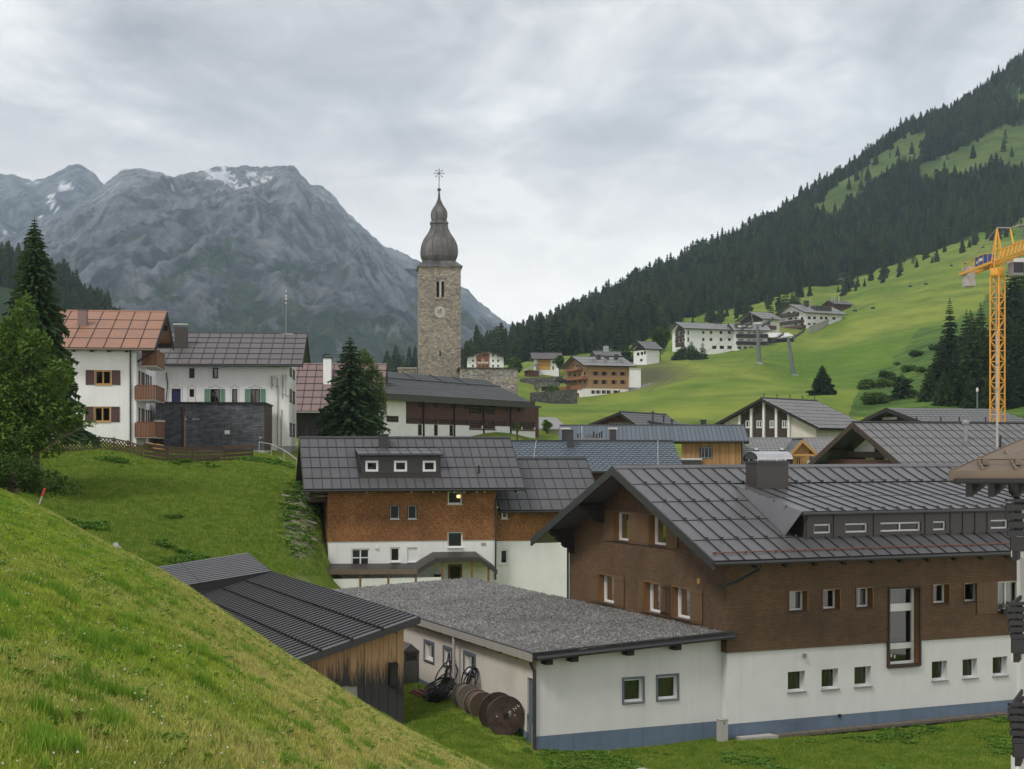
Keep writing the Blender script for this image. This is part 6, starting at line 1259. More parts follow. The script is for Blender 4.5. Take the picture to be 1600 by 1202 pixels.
# roof plant in front of the ribbed roof
for (u0, u1, v0, v1, nm, lab, m) in ((878, 889, 671, 690, 'roof_vent', 'brown roof vent with pale cap left of the slate-roof chimney', 'brownmetal'), (953, 963, 671, 690, 'roof_vent', 'brown roof vent with pale cap right of the row of small pipes', 'brownmetal')):
    a, b = P(u0, v1, 129.5), P(u1, v1, 129.5); h_ = P(u0, v0, 129.5).z-a.z; t_ = thing(nm, lab, 'roof vent', (a.x, a.y, a.z-.3)); MB().box(0, b.x-a.x, 0, .6, 0, h_+.3).build('shaft', M[m], t_); MB().box(-.12, b.x-a.x+.12, -.1, .7, h_+.301, h_+.45).build('cap', M['letter'], t_)
t_ = thing('roof_plant', 'row of small vent pipes on a low grey roof unit behind the slate ridge', 'vent pipes', P(898, 690, 129.5)); MB().box(0, 2.6, 0, .8, -.3, .3).build('unit', M['grey'], t_); MB().box(1.0, 1.6, 0, .8, .301, .62).build('unit', M['pylon'], t_)
for i, x in enumerate((.3, .6, 1.7, 1.95, 2.2, 2.4)): MB().lathe([(.06, .3), (.06, .6+.1*(i % 3)), (.09, .61+.1*(i % 3)), (.09, .68+.1*(i % 3))], 8, (x, .3, 0)).build('pipe', M['black'], t_)
MB().tube([(.62, .1, 0), (.62, .1, 1.35)], .03, 5).build('rod', M['letter'], t_)
# ---------------------------------------------------------------- low red gabled house, grey shed roof
R11, f11 = house('red_gabled_house', 'low dark red gabled house with grey roof at the foot of the meadow', 'house', P(928, 690, 172), -27.0)
def gable_front(root, f, apex, uL, uR, vL, vR, ridge_u, y, dx, zbase, wallm, roofm, cols, rows, face_in=.9, under='eavewood', ridge_slope=0):
    """house whose gable faces the camera: gable in plane y, ridge running to +y"""
    a = f.onY(*apex, y); l, r = f.onY(uL, vL, y), f.onY(uR, vR, y); q = f.onX(ridge_u, apex[1], a.x); Ly = dx if dx else q.y-y
    for s_, e_ in (('l', l), ('r', r)):
        v_ = Vector((e_.x-a.x, 0, e_.z-a.z)); ro_ = roof_plane(root, (a.x, y, a.z), (0, 1, 0), v_, Ly, v_.length, cols, rows, roofm, rib=.04, foot=.03, thick=.2, name='roof', under=under)
        MB().slab([(a.x, y-.03, a.z+.03), (e_.x, y-.03, e_.z+.03), (e_.x, y-.03, e_.z-.3), (a.x, y-.03, a.z-.3)], (0, .04, 0)).build('bargeboard', M[under], root)
    MB().tube([(a.x, y-.02, a.z+.05), (a.x, y+Ly, a.z+.05)], .1, 5).build('ridge_cap', M['darkmetal'], root)
    w = Wall(root, f, 'F', y+face_in); sl1, sl2 = (a.z-l.z)/(a.x-l.x), (a.z-r.z)/(r.x-a.x); xl_, xr_ = l.x+face_in, r.x-face_in
    poly = [(xl_, zbase), (xr_, zbase), (xr_, a.z-sl2*(xr_-a.x)-.22), (a.x, a.z-.22), (xl_, a.z-sl1*(a.x-xl_)-.22)]
    return w, poly, a, l, r, Ly
w_, poly, a, l, r, Ly = gable_front(R11, f11, (968, 644), 918, 1000, 664, 668, 1040, 0, 15, -2, 'redwood', 'roofgrey', 20, 6)
wr = w_.rect(951, 660.5, 993, 668); w_.window(wr, fm='grey', rec=.08, fw=.12, nx=8, see=False, sill=None); w_.face('gable_wall', M['redwood'], poly)
vr = (r-a).normalized(); nn = Vector((0, 1, 0)).cross(vr); nn = nn if nn.z > 0 else -nn
pA = a+Vector((0, 5, 0))+vr*1.8; MB().slab([pA, pA+Vector((0, 9, 0)), pA+Vector((2.4, 9, -.35)), pA+Vector((2.4, 0, -.35))], (0, 0, .12)).build('dormer_roof', M['darkmetal'], R11); MB().slab([pA+Vector((2.3, .1, -.3)), pA+Vector((2.3, 9, -.3)), pA+Vector((2.3, 9, -1.2)), pA+Vector((2.3, .1, -1.2))], (-.05, 0, 0)).build('dormer_front', M['grey'], R11)
MB().slab([pA+Vector((2.3, .05, -.3)), pA+Vector((0, .05, 0)), pA+Vector((2.3, .05, -1.3))], (0, .05, 0)).build('dormer_cheek', M['darkmetal'], R11)
for k, (u, v) in enumerate(((1020, 655), (1037, 659), (1050, 660), (1099, 664))):
    p = P(u, v+4, 176); t_ = thing('flue_pipe', ('thin flue pipe at the left of the red gabled house roof', 'short thick flue pipe in the middle of the red gabled house roof', 'slender flue pipe at the right of the red gabled house roof', 'square dark chimney between the red gabled house and the white-columned house')[k], 'flue', (p.x, p.y, p.z-.8)); hh_ = (1.9, 1.7, 1.3, 1.6)[k]
    MB().lathe([(.10 if k != 3 else .35, 0), (.10 if k != 3 else .35, hh_)], 8 if k != 3 else 4).build('pipe', M['darkmetal'], t_); MB().lathe([(.2 if k != 3 else .45, hh_+.001), (.2 if k != 3 else .45, hh_+.12)], 8 if k != 3 else 4).build('cowl', M['darkmetal'], t_)
# pale cottage beyond the hall
R12, f12 = house('pale_cottage', 'small pale cottage with light flat-pitched roof right of the long hall', 'cottage', P(835, 690, 186), 8.0)
a, b = f12.onY(836, 670, -.5), f12.onY(889, 670, -.5); zt = f12.onY(850, 652, 5).z
W12 = Wall(R12, f12, 'F', 0); W12.face('wall', M['cream'], [(a.x+.3, -1.5), (b.x-.4, -1.5), (b.x-.4, a.z), (a.x+.3, a.z)])
MB().slab([(a.x, -.5, a.z), (b.x, -.5, a.z), (f12.onY(868, 652, 5).x, 5, zt), (f12.onY(836, 652, 5).x, 5, zt)], (0, 0, -.15)).build('roof', M['rooflight'], R12); MB().slab([(a.x, -.4, a.z-.05), (a.x+1.2, -.4, a.z-1.0), (a.x+1.2, -.4, -1.5), (a.x, -.4, -1.5)], (0, .1, 0)).build('door_canopy', M['redwood'], R12)
# ---------------------------------------------------------------- white-columned gable house
R13, f13 = house('columned_gable_house', 'cream house whose dark timber gable is divided by white posts, below the meadow', 'house', P(1160, 700, 158), -40.0)
w_, poly, a, l, r, Ly = gable_front(R13, f13, (1189, 622.5), 1114, 1281, 664, 669, 1277, 0, None, -3, 'cream', 'rooflight', 16, 8, under='eavewood')
Ly = Ly
rc = [(1165, 1175), (1182, 1190.5), (1202.5, 1210), (1222, 1229.5)]
for u0, u1 in rc: q = w_.rect(u0, 657, u1, 668.5); w_.window(q, fm='whiteframe', rec=.05, fw=.1, nx=2, see=False, sill='whiteframe')
w_.face('gable_wall', M['cream'], poly)
xA, xB = w_.px(1157, 660)[0], w_.px(1232, 660)[0]; sl1, sl2 = (a.z-l.z)/(a.x-l.x), (a.z-r.z)/(r.x-a.x)
dk_ = Wall(R13, f13, 'F', w_.c); dk_.holes = w_.holes; dk_.face('timber_panel', M['darkwood'], [(xA, -3), (xB, -3), (xB, a.z-sl2*(xB-a.x)-.3), (a.x, a.z-.3), (xA, a.z-sl1*(a.x-xA)-.3)], .05)
for u in (1157, 1175.5, 1195, 1214.5, 1234): x = w_.px(u, 650)[0]; zt = a.z-(sl1*(a.x-x) if x < a.x else sl2*(x-a.x))-.3; w_.bx(MB(), x-.13, x+.13, .06, .3, -3, zt).build('white_post', M['whiteframe'], R13)
for k in range(5): MB().lathe([(.05, 0), (.05, .55)], 6, (a.x, .6+k*(Ly-1.2)/4, a.z)).build('ridge_post', M['black'], R13)
ss = Wall(R13, f13, 'R', r.x-.9); ss.face('side_wall', M['cream'], [(.9, -3), (Ly, -3), (Ly, r.z+.1), (.9, r.z+.1)])
for (u0, v0) in ((1267, 652), (1302, 653)): q = P(u0, v0, 165); t_ = f13.loc(q); MB().box(t_.x-.3, t_.x+.3, t_.y-.4, t_.y+.4, t_.z-1.2, t_.z+.1).build('roof_hatch', M['grey'], R13)
# ---------------------------------------------------------------- pale roof with skylights and a yellow dormer
R14, f14 = house('skylit_roof_house', 'house with pale grey roof, small skylights and a yellow timber dormer behind the cowled chimney', 'house', P(1160, 770, 134), -1.0)
ze14, zr14 = f14.onY(1200, 731, -1).z, f14.onY(1200, 685, 6).z; xa_, xb_ = f14.onY(1157, 731, -1).x, f14.onY(1420, 731, -1).x
gable_roof(R14, xa_, xb_, -1, 12, 6, zr14, ze14, 40, 14, 'rooflight', rib=.02, foot=.03, ridge_m='roofgrey'); n14 = Vector((0, -(zr14-ze14)/7, 1)).normalized(); box_part(R14, 'wall', 'cream', xa_+.5, xb_, 0, 10, -3, ze14)
for (u0, u1, v0, v1) in ((1178, 1186, 702, 706.5), (1218, 1226, 702, 706.5), (1162, 1177, 714, 720)):
    q = [f14.onPlane(u, v, Vector((0, 6, zr14)), n14) for u, v in ((u0, v1), (u1, v1), (u1-1, v0), (u0-1, v0))]; sk = MB().slab([p+n14*.05 for p in q], n14*.1).build('skylight', M['darkmetal'], R14); c_ = sum(q, Vector())/4; MB().slab([c_+(p-c_)*.75+n14*.155 for p in q], n14*.01).build('pane', M['steel'], sk)
d_, fd = house('timber_dormer', 'small yellow timber gable dormer in the pale grey roof', 'dormer', f14.w(*f14.onPlane(1254, 727, Vector((0, 6, zr14)), n14)), -1.0)
w_, poly, a, l, r, Ly = gable_front(d_, fd, (1254, 687), 1230, 1277, 714, 708, 1300, -.6, 5, -1.5, 'cream', 'roofgrey', 6, 2, face_in=.6, under='yellowwood')
q = w_.rect(1243, 714, 1252, 727); w_.window((q[0], q[1], q[2]-.3, q[3]), fm='yellowwood', rec=.05, fw=.12, nx=2, see=False, sill=None); w_.face('gable_wall', M['yellowwood'], poly); MB().slab([(a.x-1.3, -.55, a.z-1.3), (a.x+1.3, -.55, a.z-1.3), (a.x+1.3, -.55, a.z-1.5), (a.x-1.3, -.55, a.z-1.5)], (0, .1, 0)).build('tie_beam', M['yellowwood'], d_)
MB().box(a.x+.5, a.x+1.3, -.1, -.02, -1.4, .4).build('cream_panel', M['white'], d_)
# ---------------------------------------------------------------- large grey-roofed chalet
R15, f15 = house('grey_roofed_chalet', 'large chalet with open timber gable and wide grey ribbed roof behind the brown house', 'house', P(1310, 760, 96), 17.0)
e = P(1268, 731, 92); rdg = P(1332, 661, 99); A15 = f15.loc(P(1332, 661, 97)); yR15 = A15.y; zR15 = A15.z; X15 = A15.x
E15 = f15.onX(1407, 722, X15+.0); e15 = f15.onX(1420, 736, X15)
Y15 = e15.y; zE15 = e15.z; L15 = 30
roof_plane(R15, (X15, yR15, zR15), (1, 0, 0), (0, Y15-yR15, zE15-zR15), L15, math.hypot(Y15-yR15, zR15-zE15), 48, 6, 'roofgrey', thick=.22, gutter='darkmetal', rib=.045, foot=.02)
zBk = zR15-(zR15-zE15)*1.0; MB().slab([(X15, yR15, zR15), (X15+L15, yR15, zR15), (X15+L15, 2*yR15-Y15+1.2, zE15-.6), (X15, 2*yR15-Y15+1.2, zE15-.6)], (0, 0, -.2)).build('rear_roof', M['darkmetal'], R15)
verge(R15, X15, Y15, yR15, 2*yR15-Y15+1.2, zR15, zE15, zE15-.6, 'darkwood', .35, .08); MB().tube([(X15, yR15, zR15+.05), (X15+L15, yR15, zR15+.05)], .09, 6).build('ridge_cap', M['darkmetal'], R15)
L15w = Wall(R15, f15, 'L', X15+2.0); s15 = (zR15-zE15)/(yR15-Y15)
g2_ = L15w.rect(1366, 699, 1381, 724); L15w.window(g2_, fm='darkwood', rec=.1, fw=.15, nx=2, see=False)
L15w.face('gable_wall', M['white'], [(Y15+1.2, -2), (2*yR15-Y15, -2), (2*yR15-Y15, zE15-.3), (yR15, zR15-.3), (Y15+1.2, zE15+.15)])
y_a, y_b = L15w.px(1362, 710)[0], 2*yR15-Y15; L15w.bx(MB(), y_a+.8, y_b, .02, .08, 1, zR15-2.2).build('timber_infill', M['eavewood'], R15)
for yy in (Y15+1.0, yR15, 2*yR15-Y15-1.2, (Y15+yR15)/2, 1.5*yR15-.5*Y15): zt = zR15-s15*abs(yy-yR15)-.25; MB().box(X15+.2, X15+2.0, yy-.13, yy+.13, zt-.35, zt).build('purlin', M['darkwood'], R15)
L15w.bx(MB(), yR15-3, yR15+3.6, .3, .6, zR15-2.3, zR15-1.9).build('gable_beam', M['darkwood'], R15); q = L15w.px(1340, 720); L15w.bx(MB(), yR15-3.5, yR15+5, .9, 1.05, q[1]-.5, q[1]+.1).build('balcony_rail', M['redwood'], R15)
n15 = Vector((0, -s15, 1)).normalized(); q = f15.onPlane(1509, 690, Vector((0, yR15, zR15)), n15); MB().lathe([(.14, -.2), (.14, 1.15), (.24, 1.16), (.24, 1.3), (.1, 1.42)], 10, q).build('vent_pipe', M['grey'], R15)
q = f15.onPlane(1563, 700, Vector((0, yR15, zR15)), n15); MB().lathe([(.07, -.2), (.07, .8)], 8, q).build('vent_pipe', M['black'], R15)
q = f15.onPlane(1558, 699, Vector((0, yR15, zR15)), n15); t_ = thing('flag_pole', 'tall thin silver pole rising from the grey chalet roof in front of the crane', 'pole', f15.w(*q)); MB().tube([(0, 0, -.2), (0, 0, 3.8), (0, 0, 7.6)], [.085, .07, .04], 8).build('pole', M['concrete'], t_)
for z in (3.8, 5.4): MB().lathe([(.1, z-.05), (.1, z+.05)], 8).build('collar', M['grey'], t_)
for u in (1415, 1432, 1470, 1499, 1540): q = f15.onY(u, 656, yR15); MB().lathe([(.05, -.1), (.05, .45)], 6, (q.x, yR15, zR15)).build('ridge_post', M['black'], R15)
# farther grey roof in front of the wooded gully
R16, f16 = house('grey_roof_house', 'farther house with plain grey roof in front of the dark spruces by the crane', 'house', P(1390, 720, 140), 14.0)
A16 = f16.loc(P(1385, 638, 146)); y_, z_, x_ = A16.y, A16.z, A16.x; E16 = f16.loc(P(1420, 662, 138)); Sx = math.hypot(y_-E16.y, z_-E16.z)
roof_plane(R16, (x_, y_, z_), (1, 0, 0), (0, E16.y-y_, E16.z-z_), 12.0, Sx, 24, 7, 'roofgrey', thick=.2, rib=.03, foot=.03); MB().slab([(x_, y_, z_), (x_+12, y_, z_), (x_+12, 2*y_-E16.y, E16.z), (x_, 2*y_-E16.y, E16.z)], (0, 0, -.2)).build('rear_roof', M['darkmetal'], R16)
verge(R16, x_, E16.y, y_, 2*y_-E16.y, z_, E16.z, E16.z, 'eavewood', .35, .1); box_part(R16, 'wall', 'eavewood', x_+1.4, x_+11, E16.y+.8, 2*y_-E16.y-.8, -2, E16.z)
LW = Wall(R16, f16, 'L', x_+1.4); LW.face('gable_wall', M['eavewood'], [(E16.y+.7, -1), (2*y_-E16.y-.7, -1), (2*y_-E16.y-.7, E16.z), (y_, z_-.3), (E16.y+.7, E16.z)]); q = LW.rect(1380, 652, 1402, 656); LW.bx(MB(), q[0], q[1], .0, .1, q[2], q[3]).build('window_band', M['letter'], R16)
q = P(1527, 637, 140); t_ = thing('roof_mast', 'small pale-headed mast on the farther grey roof', 'mast', (q.x, q.y, q.z-.3)); MB().tube([(0, 0, 0), (0, 0, 1.8)], .07, 6).build('pole', M['pylon'], t_); MB().lathe([(.1, 1.8), (.13, 2.0), (.06, 2.2)], 8).build('head', M['letter'], t_)
# ---------------------------------------------------------------- near balcony house cut by the right edge
R17, f17 = house('balcony_house', 'near house at the right edge with weathered copper roof corner and black timber balconies', 'house', P(1640, 1300, 27.5), 0.0)
q = lambda u, v, y=0: f17.onY(u, v, y)
c0 = q(1484, 737, -.0); c1 = q(1690, 737, 0); r0 = q(1690, 642, 3.2)
cols = 9; per = [c0, Vector((c1.x+3, c0.y, c0.z)), Vector((c1.x+3, 3.4, r0.z+.3)), q(1640, 668, 3.2)]
rr_ = MB().slab(per, (0, 0, -.08)).build('roof', M['roofcopper'], R17)
nz = (per[1]-per[0]).cross(per[3]-per[0]).normalized(); nz = nz if nz.z > 0 else -nz; dn = (per[2]-per[1]).normalized()
hip = (per[3]-per[0])
for i in range(1, 9):
    f_ = i/9; a = per[0]+Vector((i*.62, 0, 0)); b = a+Vector((.62*0+1.9*(1), 0, 0)); tt = min(1, (i*.62)/max(hip.x, .1)); top = a+Vector((0, 3.4, per[2].z-per[1].z))*min(1.0, tt)*1.0
    MB().beam(a+nz*.03, a+Vector((.55*tt, (per[3].y)*tt, (per[3].z-per[0].z)*tt))+nz*.03, .04, .07).build('standing_seam', M['roofcopper'], rr_); MB().box(a.x+.1, a.x+.22, .32, .44, per[0].z+.13, per[0].z+.24).build('snow_guard', M['roofcopper'], rr_)
MB().tube([per[0]+Vector((.6, .36, .23)), per[0]+Vector((6, .36, .23))], .02, 5).build('snow_rail', M['roofcopper'], rr_)
MB().slab([per[0]+Vector((-.01, -.02, .02)), per[1]+Vector((0, -.02, .02)), per[1]+Vector((0, -.02, -.17)), per[0]+Vector((-.01, -.02, -.17))], (0, .04, 0)).build('fascia', M['roofcopper'], R17)
MB().slab([per[0]+Vector((0, 0, .02)), per[3]+Vector((0, 0, .02)), per[3]+Vector((0, 0, -.17)), per[0]+Vector((0, 0, -.17))], (-.02, .0, 0)).build('side_fascia', M['roofcopper'], R17)
MB().slab([per[0]+Vector((.1, .05, -.18)), per[1]+Vector((0, .05, -.18)), per[2]+Vector((0, 0, -.5)), per[3]+Vector((.1, 0, -.5))], (0, 0, -.04)).build('soffit', M['eavewood'], R17)
MB().tube([q(1492, 752, -.06), q(1700, 752, -.06)], .05, 8).build('gutter', M['black'], R17)
for u in (1508, 1543, 1580, 1620): p = q(u, 755, .15); MB().slab([(p.x, .12, p.z), (p.x+.12, .12, p.z), (p.x+.9, 1.6, p.z+.2), (p.x+.75, 1.6, p.z+.2)], (0, 0, -.26)).build('rafter', M['black'], R17)
MB().tube([q(1579, 752, -.06), q(1580, 768, .1), q(1600, 790, .5), q(1640, 830, .5)], .05, 8).build('downpipe', M['black'], R17)
for vt, vb_, vw, vfl in ((784, 838, 876, 858), (945, 998, 1040, 1036), (1103, 1161, 1186, 1182)):
    xL = q(1571 if vt < 900 else 1572.5 if vt < 1000 else 1575, vt, 0).x; zt, zb_ = q(1575, vt, 0).z, q(1575, vb_, 0).z
    bal = MB().slab([(xL+.16, .05, zb_-.24), (xL+6, .05, zb_-.24), (xL+6, 2.2, zb_-.24), (xL+1.16, 2.2, zb_-.24)], (0, 0, .12)).build('balcony', M['blackwood'], R17)
    n_ = 5 if vt > 900 else 4
    for k in range(n_):
        z_ = zt-(k+1)*(zt-zb_)/n_; hgt = (zt-zb_)/n_*.66; MB().box(xL-.02*(k % 2)+.02*k, xL+6, -.03, .03, z_, z_+hgt).build('rail_board', M['blackwood'], bal); MB().slab([(xL+.02*k, .03, z_), (xL+.02*k+1.0, 2.2, z_), (xL+.02*k+1.0, 2.2, z_+hgt), (xL+.02*k, .03, z_+hgt)], (.05, 0, 0)).build('rail_board', M['blackwood'], bal)
    MB().box(xL+.01, xL+6, -.06, .05, zt, zt+.05).build('handrail', M['blackwood'], bal); MB().box(xL+.1, xL+6, -.02, .05, zb_-.27, zb_-.01).build('edge_board', M['blackwood'], bal)
    for k in range(4): MB().box(xL+.22+k*1.2, xL+.32+k*1.2, .04, .12, zb_, zt).build('baluster', M['blackwood'], bal)
    MB().slab([(xL+.16, .1, zb_-.46), (xL+.27, .1, zb_-.46), (xL+1.05, 1.8, zb_-.46), (xL+.95, 1.8, zb_-.46)], (0, 0, .19)).build('bracket', M['blackwood'], bal)
zpp = q(1594, 880, 2.4); MB().box(zpp.x, zpp.x+6, 2.4, 2.6, -3, per[0].z-.6).build('wall', M['white'], R17); 
for v0, v1 in ((862, 872), (1022, 1036), (1186, 1215)): a = q(1588, v1, .5); b = q(1588, v0, .5); MB().box(a.x, a.x+6, .5, .8, a.z, b.z).build('white_soffit', M['white'], R17)
MB().box(q(1584, 800, 1).x, q(1584, 800, 1).x+.3, 1.0, 1.3, -8, per[0].z-.3).build('post', M['blackwood'], R17) if False else None
# ================================================================== far houses
def far_house(name, label, base, A, uR, uL, veave, vridge, roofm, cols=10, rows=3, oh=1.0, lowm='white', upm=None, vsplit=None, depth=None, winF=(), winL=(), fm='darkwood', nx=1, wextra=None, ridge_y=None, sink=3, vz=None, right_oh=None):
    R, f = house(name, label, 'house', P(*base), A); u0, vb, Y = base
    xr_ = f.onY(uR, vb, 0).x; D = depth or f.onX(uL, vb, 0).y; e = f.onY(u0, veave, -oh); ze_ = e.z; yr_ = ridge_y or D/2; zr_ = f.onY(u0, vridge, yr_).z
    wF, wL = Wall(R, f, 'F', 0), Wall(R, f, 'L', 0); zw_ = ze_+(zr_-ze_)*oh/(yr_+oh)-.15
    for w, ls in ((wF, winF), (wL, winL)):
        for g in ls: w.window(w.rect(*g[:4]), fm=g[4] if len(g) > 4 else fm, rec=.12, fw=.12, nx=nx, sill=None, see=False)
    zs_ = f.onY(u0, vsplit, 0).z if vsplit else zw_
    wF.face('front_wall', M[lowm], [(0, -sink), (xr_, -sink), (xr_, zs_), (0, zs_)]); 
    gp = [(0, -sink), (D, -sink), (D, zw_), (yr_, zr_-.2), (0, zw_)]
    if vsplit:
        wF.face('upper_wall', M[upm], [(0, zs_), (xr_, zs_), (xr_, zw_), (0, zw_)], .05); wL.face('lower_gable_wall', M[lowm], [(0, -sink), (D, -sink), (D, zs_), (0, zs_)]); wL.face('gable_wall', M[upm], [(-.05, zs_), (D, zs_), (D, zw_), (yr_, zr_-.2), (-.05, zw_)], .05)
    else: wL.face('gable_wall', M[upm or lowm], gp)
    box_part(R, 'rear_wall', lowm, .1, xr_-.1, D-.2, D, -sink, zw_-.2); box_part(R, 'end_wall', lowm, xr_-.2, xr_-.01, .05, D-.25, -sink, zw_-.2)
    ro, bk, zb_ = gable_roof(R, -oh*1.2, xr_+(right_oh or oh), -oh, D+oh, yr_, zr_, ze_, cols, rows, roofm, rib=.05, foot=.04, ridge_m='darkmetal', thick=.25)
    verge(R, -oh*1.2, -oh, yr_, D+oh, zr_, ze_, zb_, 'eavewood', .35, .12)
    return R, f, wF, wL, dict(x=xr_, D=D, ze=ze_, zr=zr_, yr=yr_, zs=zs_)
def fbalc(R, w, u0, u1, vt, vb, out=1.3, m='eavewood'):
    r = w.rect(u0, vb, u1, vt) if False else (min(w.px(u0, vt)[0], w.px(u1, vt)[0]), max(w.px(u0, vt)[0], w.px(u1, vt)[0]), w.px((u0+u1)/2, vb)[1], w.px((u0+u1)/2, vt)[1])
    mb = MB(); w.bx(mb, r[0], r[1], out-.1, out, r[2], r[3]); w.bx(mb, r[0], r[1], .02, out-.1, r[2], r[2]+.12); w.bx(mb, r[0], r[0]+.08, .02, out-.1, r[2]+.12, r[3]); w.bx(mb, r[1]-.08, r[1], .02, out-.1, r[2]+.12, r[3]); mb.build('balcony', M[m], R)
# wooden chalet hotel
z_ = lambda x, y: (860+x/10, 540+y/10)
def Z(x0, y0, x1, y1, ox=860, oy=540, s=10.0): return (ox+x0/s, oy+y0/s, ox+x1/s, oy+y1/s)
R20, f20, F20, L20, d20 = far_house('timber_chalet_hotel', 'big honey-coloured timber chalet with balconies and white ground floor on the meadow', (918, 622, 395), 20, 983, 885, 571, 557.5, 'rooflight', 16, 3, 1.3, 'white', 'chalet', 607,
    winF=[Z(*g) for g in ((680, 405, 735, 470), (810, 405, 865, 470), (965, 405, 1015, 470), (1100, 405, 1155, 470), (680, 540, 735, 605), (810, 540, 865, 605), (965, 540, 1015, 605), (1100, 540, 1155, 605), (640, 700, 685, 755), (718, 700, 762, 755), (805, 700, 852, 755), (880, 700, 925, 755), (1005, 705, 1055, 757))],
    winL=[Z(*g) for g in ((290, 440, 315, 480), (365, 440, 400, 485), (440, 430, 465, 470), (525, 410, 555, 470), (365, 300, 385, 330), (405, 300, 430, 340), (450, 310, 470, 350), (290, 560, 315, 590), (380, 555, 405, 590), (450, 550, 480, 590), (525, 545, 550, 590))], nx=1, right_oh=1.6)
for (x0, x1, y0, y1) in ((660, 680, 405, 470), (735, 755, 405, 470), (790, 808, 405, 470), (866, 886, 405, 470), (945, 964, 405, 470), (1016, 1035, 405, 470), (1080, 1099, 405, 470), (1156, 1175, 405, 470), (660, 680, 540, 605), (735, 755, 540, 605), (790, 808, 540, 605), (866, 886, 540, 605), (945, 964, 540, 605), (1016, 1035, 540, 605), (1080, 1099, 540, 605), (1156, 1175, 540, 605), (686, 700, 700, 755), (763, 780, 700, 755), (853, 868, 700, 755), (926, 944, 700, 755), (980, 1003, 700, 757), (1057, 1085, 700, 757)):
    F20.rshutter(*Z(x0, y0, x1, y1), m='balcony', d=.06, boards=1)
fbalc(R20, L20, *[z_(590, 0)[0], z_(250, 0)[0]], z_(0, 500)[1], z_(0, 545)[1], 1.6, 'chaletred'); fbalc(R20, L20, z_(500, 0)[0], z_(275, 0)[0], z_(0, 375)[1], z_(0, 405)[1], 1.6, 'chaletred')
F20.bx(MB(), 0, d20['x'], .06, .12, F20.px(950, 593.5)[1], F20.px(950, 593.5)[1]+.3).build('band', M['yellowwood'], R20); F20.bx(MB(), 0, d20['x'], .06, .12, F20.px(950, 580.5)[1]-.1, F20.px(950, 580.5)[1]+.2).build('band', M['yellowwood'], R20)
q = L20.px(872, 615); y9 = f20.onX(871, 617, -1.5).y; MB().box(-1.6, -.05, .5, y9, -4, d20['zs']-1.2+.9).build('podium', M['white'], R20); MB().box(-1.75, -1.6, .3, y9+.2, d20['zs']-.3, d20['zs']+.9).build('terrace_rail', M['chaletred'], R20)
for k in range(5): MB().box(-1.68, -1.601, 2+k*3.2, 3.8+k*3.2, -.2, 1.4).build('window', M['balcony'], R20)
for (u, v0, v1) in ((936, 556, 561), (949, 560, 565), (964, 554, 561)): a = f20.onY(u, v1, d20['yr']*.6); MB().box(a.x-.5, a.x+.5, a.y, a.y+1, a.z-.3, a.z+1.2).build('chimney', M['brownmetal'], R20)
for (x0, x1) in ((640, 697), (848, 880), (1082, 1130)): n20 = Vector((0, -(d20['zr']-d20['ze'])/(d20['yr']+1.3), 1)).normalized(); a = f20.onPlane(860+x0/10, 566.5, Vector((0, d20['yr'], d20['zr'])), n20); b = f20.onPlane(860+x1/10, 566.5, Vector((0, d20['yr'], d20['zr'])), n20); MB().box(a.x, b.x, a.y-.2, a.y+1.6, a.z-.2, a.z+1.0).build('dormer', M['grey'], R20)
MB().box(d20['x']+.02, d20['x']+9, 1.5, 7, -3, 3.3).build('side_block', M['white'], R20) if False else None
a = house('white_shed', 'plain white block at the right-hand end of the timber chalet', 'shed', P(984, 600, 398), 10)[0]; MB().box(0, 3.1, 0, 4, -1, 4.0).build('wall', M['white'], a); MB().box(-.1, 3.2, -.2, 4.2, 4.01, 4.15).build('roof', M['letter'], a)
# roof behind the chalet
R21, f21, F21, L21, d21 = far_house('grey_roofed_house', 'house mostly hidden behind the timber chalet, showing its grey roof and chimney', (935, 566, 445), 12, 966, 928, 556, 549, 'roofgrey', 8, 3, 1.0, 'cream', winF=[])
a = f21.onY(946, 549, d21['yr']); MB().box(a.x-.6, a.x+.9, a.y-.5, a.y+.5, a.z-.8, a.z+1.6).build('chimney', M['greybase'], R21)
# little white house with dark gable
R22, f22, F22, L22, d22 = far_house('dark_gabled_cottage', 'small white house with dark timber gable left of the long white hotel', (1010, 570, 480), 32, 1030, 990, 545, 534, 'roofgrey', 6, 3, 1.0, 'white', winL=[(995, 551, 999, 556), (1001, 550, 1005, 555), (1006, 549, 1009, 554), (1000, 561, 1004, 565)])
L22.face('dark_gable', M['eavewood'], [(.0, F22.px(1010, 547)[1]), (d22['D'], F22.px(1010, 547)[1]), (d22['yr'], d22['zr']-.25)], .08)
# yellow and white house
R23, f23, F23, L23, d23 = far_house('yellow_white_house', 'small house half yellow timber, half white, below the dark forest', (838, 580, 440), 5, 873.5, 834, 561, 551.5, 'roofbrown', 10, 3, 1.2, 'white', winF=[(863, 564, 867, 568), (863, 572.5, 865.5, 578), (854, 573, 858, 577, 'balcony')])
zz0 = F23.px(850, 577.5)[1]; F23.bx(MB(), F23.px(840, 570)[0], F23.px(860, 570)[0], .02, .12, zz0, d23['ze']+.1).build('yellow_boards', mat('bright_yellow_boards', (0.52, 0.30, 0.06), .8, .15, 3), R23)
for v in (566, 571.5): a = F23.px(840, v); F23.bx(MB(), a[0], F23.px(860, v)[0], .13, .2, a[1], a[1]+.12).build('board_band', M['jamb'], R23)
sh = house('lean_to_shed', 'dark leaning shed on the left of the yellow and white house', 'shed', P(825, 585, 436), 15)[0]; MB().box(0, 3.4, 0, 4, -2, 1.2).build('wall', M['redwood'], sh); MB().slab([(-.4, -.5, 1.0), (3.4, -.5, 3.2), (3.4, 4.5, 3.2), (-.4, 4.5, 1.0)], (0, 0, .15)).build('roof', M['roofgrey'], sh)
